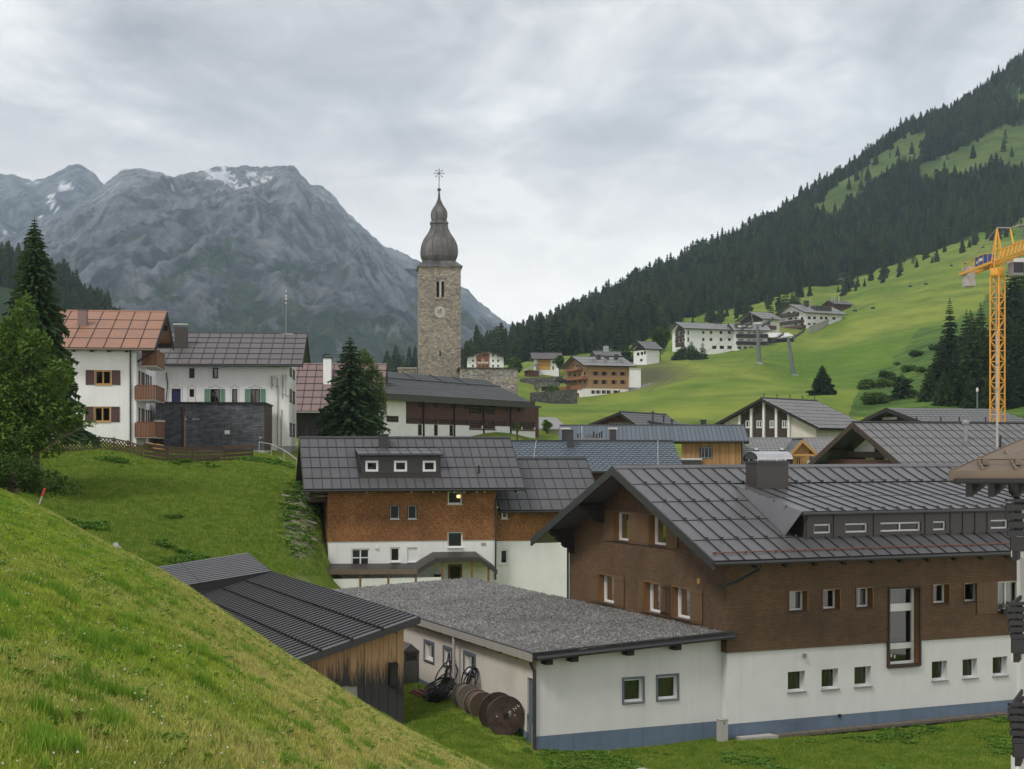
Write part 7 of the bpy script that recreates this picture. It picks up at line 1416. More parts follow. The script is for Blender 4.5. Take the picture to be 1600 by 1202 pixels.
# white hotel with brown centre behind the nave
H_, fh_ = house('gabled_hotel', 'white hotel with brown centre panel and white letters just above the church nave', 'hotel', P(730, 580, 430), 2.0)
wH = Wall(H_, fh_, 'F', 0); g8 = lambda x, y: (720+x/8.89, 530+y/8.89)
for (x0, y0, x1, y1) in ((155, 238, 182, 250), (155, 285, 182, 312), (155, 358, 182, 388), (255, 210, 275, 235), (305, 205, 325, 240), (325, 205, 343, 240), (358, 205, 378, 240), (250, 285, 275, 310), (345, 285, 365, 310), (250, 362, 275, 390), (300, 362, 325, 390), (350, 362, 375, 390), (435, 205, 460, 245), (505, 232, 530, 250), (435, 285, 460, 318), (505, 285, 530, 318), (435, 358, 460, 390), (505, 358, 530, 390)):
    a, b = g8(x0, y0); c_, d_2 = g8(x1, y1); wH.window(wH.rect(a, b, c_, d_2), fm='darkwood', rec=.1, fw=.1, see=False, sill=None)
ap_ = wH.px(*g8(355, 155)); el, er = wH.px(*g8(75, 250)), wH.px(*g8(620, 250)); pl_ = [(el[0]+.3, -3), (er[0]-.5, -3), (er[0]-.5, er[1]-.1), (ap_[0], ap_[1]-.4), (el[0]+.3, el[1]-.1)]
wH.face('front_wall', M['white'], pl_); xa2, xb2 = wH.px(*g8(215, 300))[0], wH.px(*g8(398, 300))[0]; bw_ = Wall(H_, fh_, 'F', 0); bw_.holes = wH.holes
bw_.face('brown_panel', M['chaletred'], [(xa2, -3), (xb2, -3), (xb2, ap_[1]-.7-(xb2-ap_[0])*.3), (ap_[0], ap_[1]-.5), (xa2, ap_[1]-.7-(ap_[0]-xa2)*.3)], .08)
for k in range(7): a = wH.px(*g8(233+k*22, 335)); wH.bx(MB(), a[0], a[0]+.34, .1, .15, a[1]-.1, a[1]+.42).build('letter', M['letter'], H_)
a = wH.px(*g8(306, 290)); sb_ = MB()
for k in range(4): t0 = k*math.pi/4; sb_.beam(wH.T(a[0]-.55*math.cos(t0), .12, a[1]-.55*math.sin(t0)), wH.T(a[0]+.55*math.cos(t0), .12, a[1]+.55*math.sin(t0)), .14, .05)
sb_.build('star_emblem', M['letter'], H_)
for e_ in (el, er):
    v_ = Vector((e_[0]-ap_[0], 0, e_[1]-ap_[1]))*1.06; roof_plane(H_, (ap_[0], -1.2, ap_[1]), (0, 1, 0), v_, 14, v_.length, 8, 4, 'roofbrown', rib=.05, foot=.04, thick=.3, fascia='eavewood')
MB().box(el[0]+.3, er[0]-.5, 12, 12.2, -3, el[1]).build('rear_wall', M['white'], H_)
# long white hotel
g4 = lambda x, y: (1030+x/8.0, 460+y/8.0)
def Q8(*g): return [(*g4(a, b), *g4(c, d)) for a, b, c, d in g]
R24, f24, F24, L24, d24 = far_house('long_white_hotel', 'long white hotel with rows of square windows on the slope', (1072, 552, 545), 22, 1150, 1050.5, 513, 504, 'rooflight', 22, 3, 1.5, 'white',
    winF=Q8((352, 448, 378, 508, ), (352, 538, 378, 598), (535, 455, 570, 500), (630, 455, 668, 500), (755, 455, 793, 500), (858, 455, 900, 500), (535, 543, 570, 588), (630, 543, 668, 588), (755, 543, 793, 588), (858, 543, 900, 588), (660, 640, 720, 688), (755, 640, 815, 688), (850, 640, 912, 688)),
    winL=Q8((195, 480, 218, 525), (245, 465, 272, 512), (292, 455, 320, 500), (195, 565, 218, 612), (245, 555, 272, 602), (292, 545, 320, 592)), fm='whiteframe')
L24.face('timber_panel', M['darkwood'], [(1.2, F24.px(1072, 541)[1]), (d24['D']-2.5, F24.px(1072, 541)[1]), (d24['D']-2.5, d24['ze']-.2), (d24['yr'], d24['zr']-1.0), (1.2, d24['ze']-.2)], .08)
MB().box(f24.onY(1120, 507, 5).x-1, f24.onY(1120, 507, 5).x+2.4, 5, 6, d24['zr']-1.2, d24['zr']+.6).build('chimney', M['brownmetal'], R24)
# balcony block joined on its right
R25, f25, F25, L25, d25 = far_house('balconied_hotel_wing', 'hotel wing with two dark balcony bands right of the long white hotel', (1150.5, 552, 548), 8, 1199, 1149, 516, 506, 'rooflight', 10, 3, 1.2, 'white', depth=11,
    winF=Q8((985, 470, 1060, 495), (1095, 470, 1150, 495), (1165, 470, 1215, 495), (1250, 470, 1300, 495), (985, 560, 1060, 583), (1095, 560, 1150, 583), (1165, 560, 1215, 583), (1250, 560, 1300, 583), (975, 648, 1035, 690), (1050, 648, 1105, 690), (1120, 648, 1180, 680)), fm='whiteframe')
for (y0, y1) in ((500, 545), (590, 632)): fbalc(R25, F25, g4(960, 0)[0], g4(1352, 0)[0], g4(0, y0)[1], g4(0, y1)[1], 1.2)
a = F25.rect(*g4(965, 380), *g4(1170, 415)); F25.bx(MB(), a[0], a[1], -2.6, -.4, a[2], a[3]+.4).build('dormer', M['brownmetal'], R25); 
for k in range(3): b = F25.rect(*g4(985+k*62, 388), *g4(1030+k*62, 412)); F25.bx(MB(), b[0], b[1], -.39, -.3, b[2], b[3]).build('window', M['letter'], R25)
# upper hotels
g5 = lambda x, y: (1150+x/8.42, 460+y/8.42)
def Q5(*g): return [(*g5(a, b), *g5(c, d)) for a, b, c, d in g]
R26, f26, F26, L26, d26 = far_house('chalet_hotel', 'half-hidden chalet with big pale roof between the two white hotels', (1192, 514, 590), 33, 1218, 1157, 498, 488.5, 'rooflight', 10, 3, 1.5, 'white', 'white', winF=Q5((390, 370, 420, 405), (425, 370, 452, 405)), winL=Q5((280, 320, 310, 350)), fm='darkwood', sink=6)
fbalc(R26, F26, 1193, 1210, 509, 515, 1.2, 'redwood'); L26.face('dark_gable', M['eavewood'], [(0, d26['ze']-1), (d26['D'], d26['ze']-1), (d26['D'], d26['ze']), (d26['yr'], d26['zr']-.3), (0, d26['ze'])], .1)
R27, f27, F27, L27, d27 = far_house('white_hotel', 'highest white hotel with timber-balconied gable and grey roof on the slope', (1259, 516, 615), 28, 1316, 1217, 488, 477, 'rooflight', 16, 3, 1.6, 'white',
    winF=Q5((945, 292, 982, 328), (1015, 292, 1052, 328), (1105, 295, 1140, 330), (1170, 297, 1205, 332), (1268, 300, 1310, 335), (945, 378, 982, 405), (1015, 378, 1052, 405)), winL=Q5((665, 235, 720, 260), (740, 225, 780, 250), (690, 310, 740, 335), (770, 305, 800, 330), (850, 300, 885, 335), (770, 390, 800, 410), (850, 385, 890, 410)), sink=8, right_oh=1.5)
fbalc(R27, L27, *[g5(830, 0)[0], g5(565, 0)[0]], g5(0, 255)[1], g5(0, 300)[1], 1.4, 'darkwood'); fbalc(R27, L27, *[g5(900, 0)[0], g5(575, 0)[0]], g5(0, 350)[1], g5(0, 390)[1], 1.4, 'darkwood'); fbalc(R27, L27, *[g5(920, 0)[0], g5(560, 0)[0]], g5(0, 425)[1], g5(0, 465)[1], 1.8, 'redwood')
a = f27.onY(*g5(960, 160), 6); b = f27.onY(*g5(1250, 200), 2); MB().box(a.x, b.x, 1.6, 5, b.z-1.2, b.z+1.2).build('dormer', M['brownmetal'], R27); MB().box(f27.onY(*g5(905, 150), 7).x, f27.onY(*g5(950, 150), 7).x, 6.5, 8, d27['zr']-1, d27['zr']+1.8).build('chimney', M['brownmetal'], R27)
R28, f28 = house('flat_roofed_garage', 'low building with pale lean-to roof under the upper hotels', 'garage', P(1199, 542, 560), 10)
a, b = f28.onY(1199, 528, 0), f28.onY(1240, 528, 0); MB().box(0, b.x, 0, 6, -2, a.z).build('wall', M['eavewood'], R28); MB().slab([(-.3, -1, a.z), (b.x+1, -1, a.z+.1), (b.x+1.2, 9, a.z+2.6), (-.3, 9, a.z+2.2)], (0, 0, .25)).build('roof', M['letter'], R28); MB().box(0, b.x+.5, -.6, -.1, -2, 1.2).build('low_wall', M['concrete'], R28)
R29, f29, F29, L29, d29 = far_house('hay_hut', 'small dark timber hut high on the meadow above the hotels', (1305, 480, 680), 25, 1330, 1298, 475, 470.5, 'roofbrown', 6, 2, 1.0, 'redwood', depth=8)
for u in (1300, 1304, 1311): p = P(u, 471, 684); t_ = thing('hut_pole', 'pale short pole rising behind the dark hut', 'pole', (p.x, p.y, p.z-3), 0, 'poles behind the dark hut'); MB().lathe([(.25, 0), (.22, 5.5)], 6).build('pole', M['concrete'], t_)
# concrete retaining wall beside the upper hotel
ww = thing('retaining_wall', 'long slanting grey concrete wall beside the upper hotel', 'wall', P(1264, 519, 598)); o_ = Vector(ww.location); a = P(1264, 519, 598)-o_; b = P(1319, 500, 640)-o_; MB().slab([a+Vector((0, 0, -1.5)), b+Vector((0, 0, -1.0)), P(1320, 489, 640)-o_, P(1264, 510, 598)-o_], (0, .6, 0)).build('slab', M['concrete'], ww)
# roads, dry-stone walls and a parked car near the timber chalet
def strip_wall(name, label, pts, h, m, th=.6):
    o = P(*pts[0]); t_ = thing(name, label, 'wall', o); mb = MB()
    for p, q in zip(pts, pts[1:]):
        a, b = P(*p)-o, P(*q)-o; mb.slab([a+Vector((0, 0, -1)), b+Vector((0, 0, -1)), b+Vector((0, 0, h)), a+Vector((0, 0, h))], (0, th, 0))
    mb.build('stonework', M[m], t_)
strip_wall('dry_stone_wall', 'dark dry-stone retaining wall below and left of the timber chalet', [(828, 631, 345), (860, 628, 352), (902, 625, 362)], 2.6, 'drystone')
strip_wall('roadside_wall', 'long low dark wall along the lane behind the green bank', [(812, 598, 415), (840, 596, 417), (880, 594, 419)], 1.1, 'drystone')
tn = thing('stone_underpass', 'dark stone underpass in the bank left of the timber chalet', 'underpass', P(840, 618, 398)); ox_ = Vector(tn.location)
MB().slab([P(832, 599, 399)-ox_, P(874, 597, 399)-ox_, P(872, 606, 399)-ox_, P(846, 604, 399)-ox_, P(838, 612, 399)-ox_], (0, 2, 0)).build('arch', M['drystone'], tn); MB().slab([P(846, 603, 401)-ox_, P(873, 603, 401)-ox_, P(873, 622, 401)-ox_, P(846, 622, 401)-ox_], (0, 1, 0)).build('abutment', M['drystone'], tn)
def car(name, label, p, deg, m):
    t_ = thing(name, label, 'car', p, math.radians(deg)); MB().slab([(-2, -.85, .3), (2, -.85, .3), (2.05, -.85, .8), (1.3, -.85, .95), (.7, -.85, 1.4), (-1.2, -.85, 1.42), (-1.9, -.85, .95)], (0, 1.7, 0)).build('body', M[m], t_)
    MB().slab([(1.15, -.87, .95), (.65, -.87, 1.34), (-1.15, -.87, 1.36), (-1.6, -.87, .95)], (0, 1.74, 0)).build('window', M['darkglass'], t_)
    for x in (-1.3, 1.3):
        for y in (-.87, .67): w = MB(); w.lathe([(.32, 0), (.32, .2)], 12); w.v = [(x+a, y+c, .32+b) for a, b, c in w.v]; w.build('wheel', M['rubber'], t_)
car('parked_car', 'dark parked car on the lane left of the timber chalet', P(877, 600, 402), 10, 'black'); car('parked_car', 'white car under the bank in front of the stone underpass', P(852, 620.5, 372), 12, 'letter')
rl = thing('timber_sled_shed', 'low dark roof half sunk in the bank right of the timber chalet', 'shed', P(985, 613, 396)); MB().slab([(0, 0, 0), (6.3, 2, 1.2), (6.3, 6, 2.4), (0, 4, 1.2)], (0, 0, .4)).build('roof', M['roofgrey'], rl); MB().box(.3, 6, 1, 4, -2, .3).build('wall', M['fencewood'], rl)
# ------------------------------------------------------------------ ski lift
def pylon(base, top, label, w0, w1, arm):
    o = P(*base); w0 *= .72; w1 *= .8; t_ = thing('lift_pylon', label, 'lift pylon', o, 0, None); tpv = P(*top)-o
    MB().tube([(0, 0, -3), tpv], [w0, w1], 10).build('mast', M['pylon'], t_); MB().lathe([(w0*1.6, -1), (w0*1.6, .3)], 10).build('footing', M['concrete'], t_)
    d = Vector((math.cos(math.radians(35)), -math.sin(math.radians(35))*.3, 0)); a = tpv+Vector((-arm, 0, -.4)); b = tpv+Vector((arm, 0, .5))
    ar = MB().beam(a, b, .22, .34).build('cross_arm', M['grey'], t_); al = Vector((.75, .4, .5)).normalized()
    for e_ in (a, b):
        sh_ = MB()
        sh_.beam(e_-al*2.4, e_+al*2.4, .16, .22); sh_.beam(e_-al*2.4+Vector((0, 0, .9)), e_+al*2.4+Vector((0, 0, .9)), .07)
        for k in range(6): c_ = e_+al*(k-2.5)*.9; sh_.tube([c_+Vector((0, -.15, .35)), c_+Vector((0, .15, .35))], .32, 8)
        sh_.build('sheave_train', M['darkmetal'], t_)
    MB().beam(tpv+Vector((-1.2, 0, 0)), tpv+Vector((-1.8, 0, 3.2)), .15).build('lifting_frame', M['grey'], t_); MB().beam(tpv+Vector((-1.8, 0, 3.2)), tpv+Vector((1.8, 0, 3.2)), .15).build('lifting_frame', M['grey'], t_)
    return o+a, o+b
a1, b1_ = pylon((1187, 568, 437), (1183.5, 508, 437), 'upright grey lift pylon on the meadow, the left one of the near pair', 1.05, .55, 3.0); sgn = P(1185, 561, 435.6)
a2, b2_ = pylon((1242, 587, 421), (1231.5, 527, 421), 'leaning grey lift pylon on the meadow, the right one of the near pair', 1.05, .55, 3.0); a3, b3_ = pylon((1597, 378, 880), (1597, 350, 880), 'distant lift pylon at the top right of the meadow', .9, .6, 3.5); a4, b4_ = pylon((1318, 447, 830), (1317, 436, 830), 'tiny lift pylon in front of the trees at the upper edge of the meadow', .6, .4, 2.0)
cab = MB(); pts = []
for p, q in ((a2, a3), (b2_, b3_), (a1, a4), (b1_, b4_)):
    L_ = [p.lerp(q, i/16)+Vector((0, 0, .9-8*(i/16)*(1-i/16)*4*.5)) for i in range(17)]; pts.append(L_); cab.tube(L_, .04, 4)
for p in (a1, b1_, a2, b2_): cab.tube([p+Vector((0, 0, .9)), Vector((p.x-60, p.y-110, p.z-38))], .04, 4)
cbo = cab.build('lift_cable', M['darkmetal']); tag(cbo, 'thin dark haul ropes of the ski lift above the meadow', 'cable')
chm = MB(); chm.tube([(0, 0, 0), (0, .3, -2.2)], .05, 5); chm.box(-.9, .9, .1, .7, -2.35, -2.2); chm.box(-.9, .9, .65, .75, -2.2, -1.6)
ch0 = None
for L_ in pts[:2]:
    for i in (3, 6, 9, 12, 14):
        if ch0 is None: ch0 = chm.build('lift_chair', M['black']); o = ch0; tag(o, 'small empty chair hanging from the lift rope over the meadow', 'lift chair', 'chairs hanging on the ski lift')
        else: o = ch0.copy(); COL.objects.link(o)
        o.location = L_[i]; o.scale = (.8,)*3
# ------------------------------------------------------------------ tower crane
CX, CY = (1558.5-800)/F*125, 125.0; zj = CZ+(702-410)/F*125; zb0 = terr_z(CX, CY)
K = thing('tower_crane', 'yellow lattice tower crane with concrete counterweights behind the grey chalet roof', 'crane', (CX, CY, float(zb0)), math.radians(38)); hM = zj-1.2-float(zb0); w = .42*1.0
ms = MB(); cr4 = [(-w, -w), (w, -w), (w, w), (-w, w)]
for x, y in cr4: ms.beam((x, y, -.5), (x, y, hM), .10)
ms.build('mast', M['crane'], K); la = MB(); n_ = int(hM/.9)
for i in range(n_):
    z0, z1 = hM*i/n_, hM*(i+1)/n_
    for k in range(4):
        p, q = cr4[k], cr4[(k+1) % 4]; la.beam((*p, z0), (*q, z0), .05); (la.beam((*p, z0), (*q, z1), .05) if (i+k) % 2 else la.beam((*q, z0), (*p, z1), .05))
la.build('mast_lattice', M['crane'], K, kind='stuff'); ld = MB()
for s_ in (-.14, .14): ld.beam((s_, .1, 0), (s_, .1, hM), .04)
for i in range(int(hM/.35)): ld.box(-.14, .14, .09, .11, i*.35, i*.35+.03)
ld.build('ladder', M['grey'], K, kind='stuff')
J = thing('crane_top', 'slewing head, jib and counter-jib', 'crane'); bpy.data.objects.remove(J)
th = -math.radians(38)
def Lc(dx, dy, z):   # world offset -> crane frame
    c_, s_ = math.cos(th), math.sin(th); return Vector((dx*c_-dy*s_, dx*s_+dy*c_, z-float(zb0)))
sl = MB().lathe([(.5, -.05), (.6, .1), (.6, .45), (.5, .7)], 14, (0, 0, hM)); sl.build('slewing_ring', M['crane'], K)
zA_ = CZ+(702-356)/F*125
hd = MB()
for x, y in ((-.45, -.45), (.45, -.45), (.45, .5), (-.45, .5)): hd.beam(Lc(x, y, zj-.6), Lc(0, .1, zA_), .08)
for f_ in (.25, .5, .75): 
    c4 = [Lc(x, y, zj-.6).lerp(Lc(0, .1, zA_), f_) for x, y in ((-.45, -.45), (.45, -.45), (.45, .5), (-.45, .5))]
    for k in range(4): hd.beam(c4[k], c4[(k+1) % 4], .06)
hd.build('tower_head', M['crane'], K)
cj = MB()
for x in (-.5, .5): cj.beam(Lc(x, 0, zj), Lc(x, 8.8, zj), .14, .22)
for i in range(8): cj.beam(Lc(-.5, i*1.15, zj), Lc(.5, i*1.15, zj), .08)
cj.build('counter_jib', M['crane'], K); kb = MB()
for x in (-.5, .5):
    kb.tube([Lc(x, 0, zj+.95), Lc(x, 8.6, zj+.95)], .025, 4)
    for i in range(7): kb.tube([Lc(x, 1+i*1.2, zj), Lc(x, 1+i*1.2, zj+.95)], .02, 4)
kb.build('handrail', M['crane'], K, kind='stuff')
for k in range(3): p = [Lc(x, y, z) for x, y, z in ((-.40, 7.2+k*.45, zj-1.2), (.40, 7.2+k*.45, zj-1.2), (.40, 7.6+k*.45, zj-1.2), (-.40, 7.6+k*.45, zj-1.2), (-.40, 7.2+k*.45, zj+.55), (.40, 7.2+k*.45, zj+.55), (.40, 7.6+k*.45, zj+.55), (-.40, 7.6+k*.45, zj+.55))]; MB().hexa(p).build('counterweight', M['concrete'], K)
p = [Lc(x, y, z) for z in (zj+.16, zj+.95) for x, y in ((-.45, 2.0), (.4, 2.0), (.4, 4.6), (-.45, 4.6))]; mo = MB().hexa(p).build('motor_box', M['bluepaint'], K)
mk = MB(); mk.hexa([Lc(x, y, z) for z in (zj+.48, zj+.72) for x, y in ((-.47, 2.5), (-.452, 2.5), (-.452, 3.6), (-.47, 3.6))]); mk.hexa([Lc(x, y, z) for z in (zj+.36, zj+.6) for x, y in ((-.47, 3.9), (-.452, 3.9), (-.452, 4.15), (-.47, 4.15))]); mk.build('marking', M['letter'], mo)
jb = MB(); Lj = 34
for x, z in ((-.45, 0), (.45, 0), (0, .95)): jb.beam(Lc(x, -.6, zj+z), Lc(x, -Lj, zj+z), .10)
jb.build('jib', M['crane'], K); jl = MB()
for i in range(34):
    y0, y1 = -.6-i*.98, -.6-(i+1)*.98
    for x in (-.45, .45): jl.beam(Lc(x, y0, zj), Lc(0, (y0+y1)/2, zj+.95), .05); jl.beam(Lc(0, (y0+y1)/2, zj+.95), Lc(x, y1, zj), .05)
    jl.beam(Lc(-.45, y0, zj), Lc(.45, y0, zj), .05)
jl.build('jib_lattice', M['crane'], K, kind='stuff')
pd = MB(); pd.tube([Lc(0, .1, zA_), Lc(-.5, 8.2, zj+.2)], .035, 5); pd.tube([Lc(0, .1, zA_), Lc(.5, 4.6, zj+.2)], .03, 5); pd.tube([Lc(0, 0, zA_), Lc(0, -3.2, zA_-.5), Lc(0, -24, zj+1)], .05, 5); pd.build('pendant', M['paleflash'], K); MB().beam(Lc(0, -3.2, zA_-.5), Lc(0, -4.0, zj+.9), .10).build('strut', M['crane'], K)
p = [Lc(x, y, z) for z in (zj-1.3, zj+.1) for x, y in ((.7, -1.9), (1.55, -1.9), (1.55, -.5), (.7, -.5))]; cbn = MB().hexa(p).build('cab', M['grey'], K); MB().hexa([Lc(x, y, z) for z in (zj-1.1, zj-.25) for x, y in ((.74, -1.93), (1.58, -1.93), (1.58, -.6), (.74, -.6))]).build('pane', M['darkglass'], cbn); MB().hexa([Lc(x, y, z) for z in (zj-.22, zj+.12) for x, y in ((.66, -1.96), (1.6, -1.96), (1.6, -.45), (.66, -.45))]).build('cab_band', M['letter'], cbn)
# ------------------------------------------------------------------ fences, posts and small things on the bank
def fpt(u, Y, dz=0): x = (u-800)/F*Y; return Vector((x, Y, float(terr_z(x, Y))+dz))
FN = thing('lattice_fence', 'old crossed-lath fence in front of the red-roofed house', 'fence', fpt(104, 97)); o = Vector(FN.location); lf = MB()
seg = [(60, 96), (104, 97), (155, 98), (178, 98.5), (200, 99), (222, 99)]; lattice = []
for (u0, Ya), (u1, Yb) in zip(seg, seg[1:]):
    a, b = fpt(u0, Ya)-o, fpt(u1, Yb)-o; MB().box(b.x-.05, b.x+.05, b.y-.05, b.y+.05, b.z-.3, b.z+.95).build('post', M['fencewood'], FN); n_ = max(3, int((b-a).length/.22))
    for z in (.15, .85): MB().beam(a+Vector((0, 0, z)), b+Vector((0, 0, z)), .04, .07).build('rail', M['fencewood'], FN)
    for i in range(-3, n_):
        p0, p1 = max(0, i/n_), min(1, (i+3)/n_); h0 = .1+.75*max(0, -i)/3; h1 = .1+.75*(1-max(0, (i+3-n_))/3)
        lf.beam(a.lerp(b, p0)+Vector((0, 0, h0)), a.lerp(b, p1)+Vector((0, 0, h1)), .035, .07); lf.beam(a.lerp(b, 1-p0)+Vector((0, .03, h0)), a.lerp(b, 1-p1)+Vector((0, .03, h1)), .035, .07)
lf.build('laths', M['fencewood'], FN, kind='stuff')
FB = thing('board_fence', 'low grey-brown board fence in front of the slate block', 'fence', fpt(225, 99)); o = Vector(FB.location); sg_ = [(225, 99), (262, 100.5), (300, 102), (350, 104), (394, 106)]
for (u0, Ya), (u1, Yb) in zip(sg_, sg_[1:]):
    a, b = fpt(u0, Ya)-o, fpt(u1, Yb)-o
    for z in (.14, .42, .70, .98): MB().beam(a+Vector((0, 0, z)), b+Vector((0, 0, z)), .035, .2).build('board', M['fencewood'], FB)
    MB().box(b.x-.05, b.x+.05, b.y+.04, b.y+.12, b.z-.3, b.z+1.15).build('post', M['fencewood'], FB)
HR = thing('handrail', 'pale metal handrail beside the concrete steps at the end of the slate block', 'handrail', fpt(408, 110)); o = Vector(HR.location); hp = [fpt(u, Y)-o for u, Y in ((405, 111), (424, 111), (444, 108), (464, 104))]
MB().tube([p+Vector((0, 0, 1.0)) for p in hp], .035, 6).build('rail', M['concrete'], HR)
for p in hp: MB().tube([p+Vector((0, 0, -.2)), p+Vector((0, 0, 1.0))], .03, 6).build('post', M['concrete'], HR)
STP = thing('concrete_steps', 'narrow pale concrete path running down beside the handrail', 'steps', fpt(436, 111)); o = Vector(STP.location); MB().slab([fpt(434, 113)-o, fpt(440, 113)-o, fpt(471, 103)-o, fpt(463, 103)-o], (0, 0, .12)).build('path', M['concrete'], STP)
# planted scree with terracing timbers
for k, (u0, v0, Y0_, u1, Y1_x, lab) in enumerate(((440, 815, 93, 492, 93.5, 'upper pale terracing pole on the planted bank beside the orange shingle house'), (447, 838, 89.5, 494, 90.5, 'middle pale terracing pole on the planted bank beside the orange shingle house'), (450, 856, 87.5, 494, 88.5, 'lowest pale terracing pole on the planted bank beside the orange shingle house'))):
    a, b = fpt(u0, Y0_, .12), fpt(u1, Y1_x, .35); o = MB().tube([(0, 0, 0), b-a], .07, 6).build('terrace_pole', M['concrete']); o.location = a; tag(o, lab, 'pole')
def sl_pt(u, Y, dz=0): x = (u-800)/F*Y; return Vector((x, Y, float(slope_z(x, Y))+dz))
def stone(loc, s, lab, seed, tall=1.0):
    rs_ = random.Random(seed); b = MB(); b.lathe([(.25, -.3), (.85, -.05), (1, .25), (.75, .55), (.3, .8*tall)], 8); b.v = [(x*s*rs_.uniform(.75, 1.2), y*s*rs_.uniform(.75, 1.2), z*s*rs_.uniform(.9, 1.1)) for x, y, z in b.v]; o = b.build('stone', M['rock']); o.location = loc; tag(o, lab, 'stone')
stone(sl_pt(181, 46, .05), .17, 'pale pointed stone standing on the crest of the near slope', 1, 1.4); stone(sl_pt(217, 44, 0), .14, 'small grey stone in the grass just below the pointed stone', 2, .6)
stone(fa.w(-4.9, -3.6, .05-fa.o.z+float(terr_z(*fa.w(-4.9, -3.6)[:2]))), .28, 'flat pale stone in the lawn in front of the gravel-roofed annex', 3, .4)
mk_ = thing('marker_stake', 'short tilted stake with red top at the crest of the near slope', 'stake', sl_pt(59, 54, -.05), 0); MB().beam((0, 0, 0), (.16, 0, .45), .05).build('stake', M['concrete'], mk_); MB().beam((.16, 0, .451), (.26, 0, .74), .07).build('red_top', M['red'], mk_)
# ================================================================== vegetation
def leafmat(name, c1, c2, scale=1.2, rough=.75, trans=.25):
    m = bpy.data.materials.new(name); m.use_nodes = True; t = m.node_tree; B = t.nodes['Principled BSDF']; B.inputs['Roughness'].default_value = rough; B.inputs['Specular IOR Level'].default_value = .25
    oi = N(t, 'ShaderNodeObjectInfo'); n = posnoise(t, scale, 5, .65)
    f = math_n(t, 'ADD', n, math_n(t, 'MULTIPLY', math_n(t, 'SUBTRACT', oi.outputs['Random'], .5), .40)); col = ramp(t, f, [(.34, c1), (.66, c2)]); LK(t, col, B.inputs['Base Color'])
    if trans:
        tr = N(t, 'ShaderNodeBsdfTranslucent'); LK(t, col, tr.inputs[0]); mxs = N(t, 'ShaderNodeMixShader'); mxs.inputs[0].default_value = trans; LK(t, B.outputs[0], mxs.inputs[1]); LK(t, tr.outputs[0], mxs.inputs[2]); LK(t, mxs.outputs[0], t.nodes['Material Output'].inputs[0])
    return m
SPM = leafmat('spruce_needles', (0.020, 0.042, 0.016), (0.060, 0.105, 0.032), .9); SPF = leafmat('far_spruce_needles', (0.018, 0.036, 0.017), (0.062, 0.100, 0.034), .010)
MPM = leafmat('broad_leaves', (0.050, 0.108, 0.016), (0.145, 0.235, 0.040), 1.1); BIR = leafmat('light_leaves', (0.060, 0.110, 0.022), (0.125, 0.185, 0.045), .5); SHR = leafmat('shrub_leaves', (0.045, 0.092, 0.016), (0.120, 0.200, 0.034), .4)
def spruce(H, R, layers, nb, sprays, seed, start=.08, droop=.35, power=.85, lw=.17):
    """crown as many needle sprays on drooping boughs; returns (crown MB, trunk MB)"""
    r = random.Random(seed); c = MB(); v, f = c.v, c.f
    for i in range(layers):
        t = (i+r.uniform(-.3, .3))/layers; z = H*(start+(1-start)*max(0, t)); rad = R*(1-max(0, t))**power*r.uniform(.8, 1.12)+.02*R
        for k in range(nb):
            a = 2*math.pi*(k+r.random()*.8)/nb+i*1.3; L = rad*r.uniform(.72, 1.12); dx, dy = math.cos(a), math.sin(a); up = .25*(t-.35)
            for s in range(sprays):
                q = (s+.6+r.uniform(-.3, .3))/sprays; q = min(q, 1.0); x0 = L*q; zz = z+up*x0-droop*L*q*q*.8+(.12*L*max(0, q-.75)*2)
                w = L*lw*(1.15-q*.6)*r.uniform(.7, 1.3)+.03; ln = L/sprays*1.7+w*.4; sd = r.uniform(-1, 1); ax = a+sd*.75; ex_, ey_ = math.cos(ax), math.sin(ax)
                p = Vector((dx*x0, dy*x0, zz)); d = Vector((ex_*ln, ey_*ln, -ln*r.uniform(.1, .55))); sdv = Vector((-ey_*w, ex_*w, -w*.5*r.uniform(.2, 1.2))); n = len(v)
                v += [tuple(p-d*.35), tuple(p+sdv), tuple(p+d), tuple(p-Vector((sdv.x, sdv.y, -sdv.z)))]; f += [(n, n+1, n+2), (n, n+2, n+3)]
                if s >= sprays-3 or s % 2: hl = w*r.uniform(1.1, 2.2); v += [tuple(p-d*.2), tuple(p+d*.8), (p.x+d.x*.35, p.y+d.y*.35, p.z-hl)]; f.append((n+4, n+5, n+6))
    n = len(v); 
    for k in range(5): a = k*1.257; v += [(.03*R*math.cos(a), .03*R*math.sin(a), H*.93)]
    v.append((0, 0, H*1.015)); f += [(n+k, n+(k+1) % 5, n+5) for k in range(5)]
    tr = MB().tube([(0, 0, -.6), (0, 0, H*.5), (0, 0, H*.97)], [H*.018+.04, H*.011+.02, .02], 7); return c, tr
def put_spruce(name, label, cat, loc, H, R, layers, nb, sprays, seed, group=None, m=None, **k):
    t_ = thing(name, label, cat, loc, random.Random(seed).uniform(0, 6), group); c, tr = spruce(H, R, layers, nb, sprays, seed, **k); c.build('crown', m or SPM, t_); tr.build('trunk', M['bark'], t_); return t_
def at_v(u, vt, Y): return CZ+(VH-vt)*Y/F
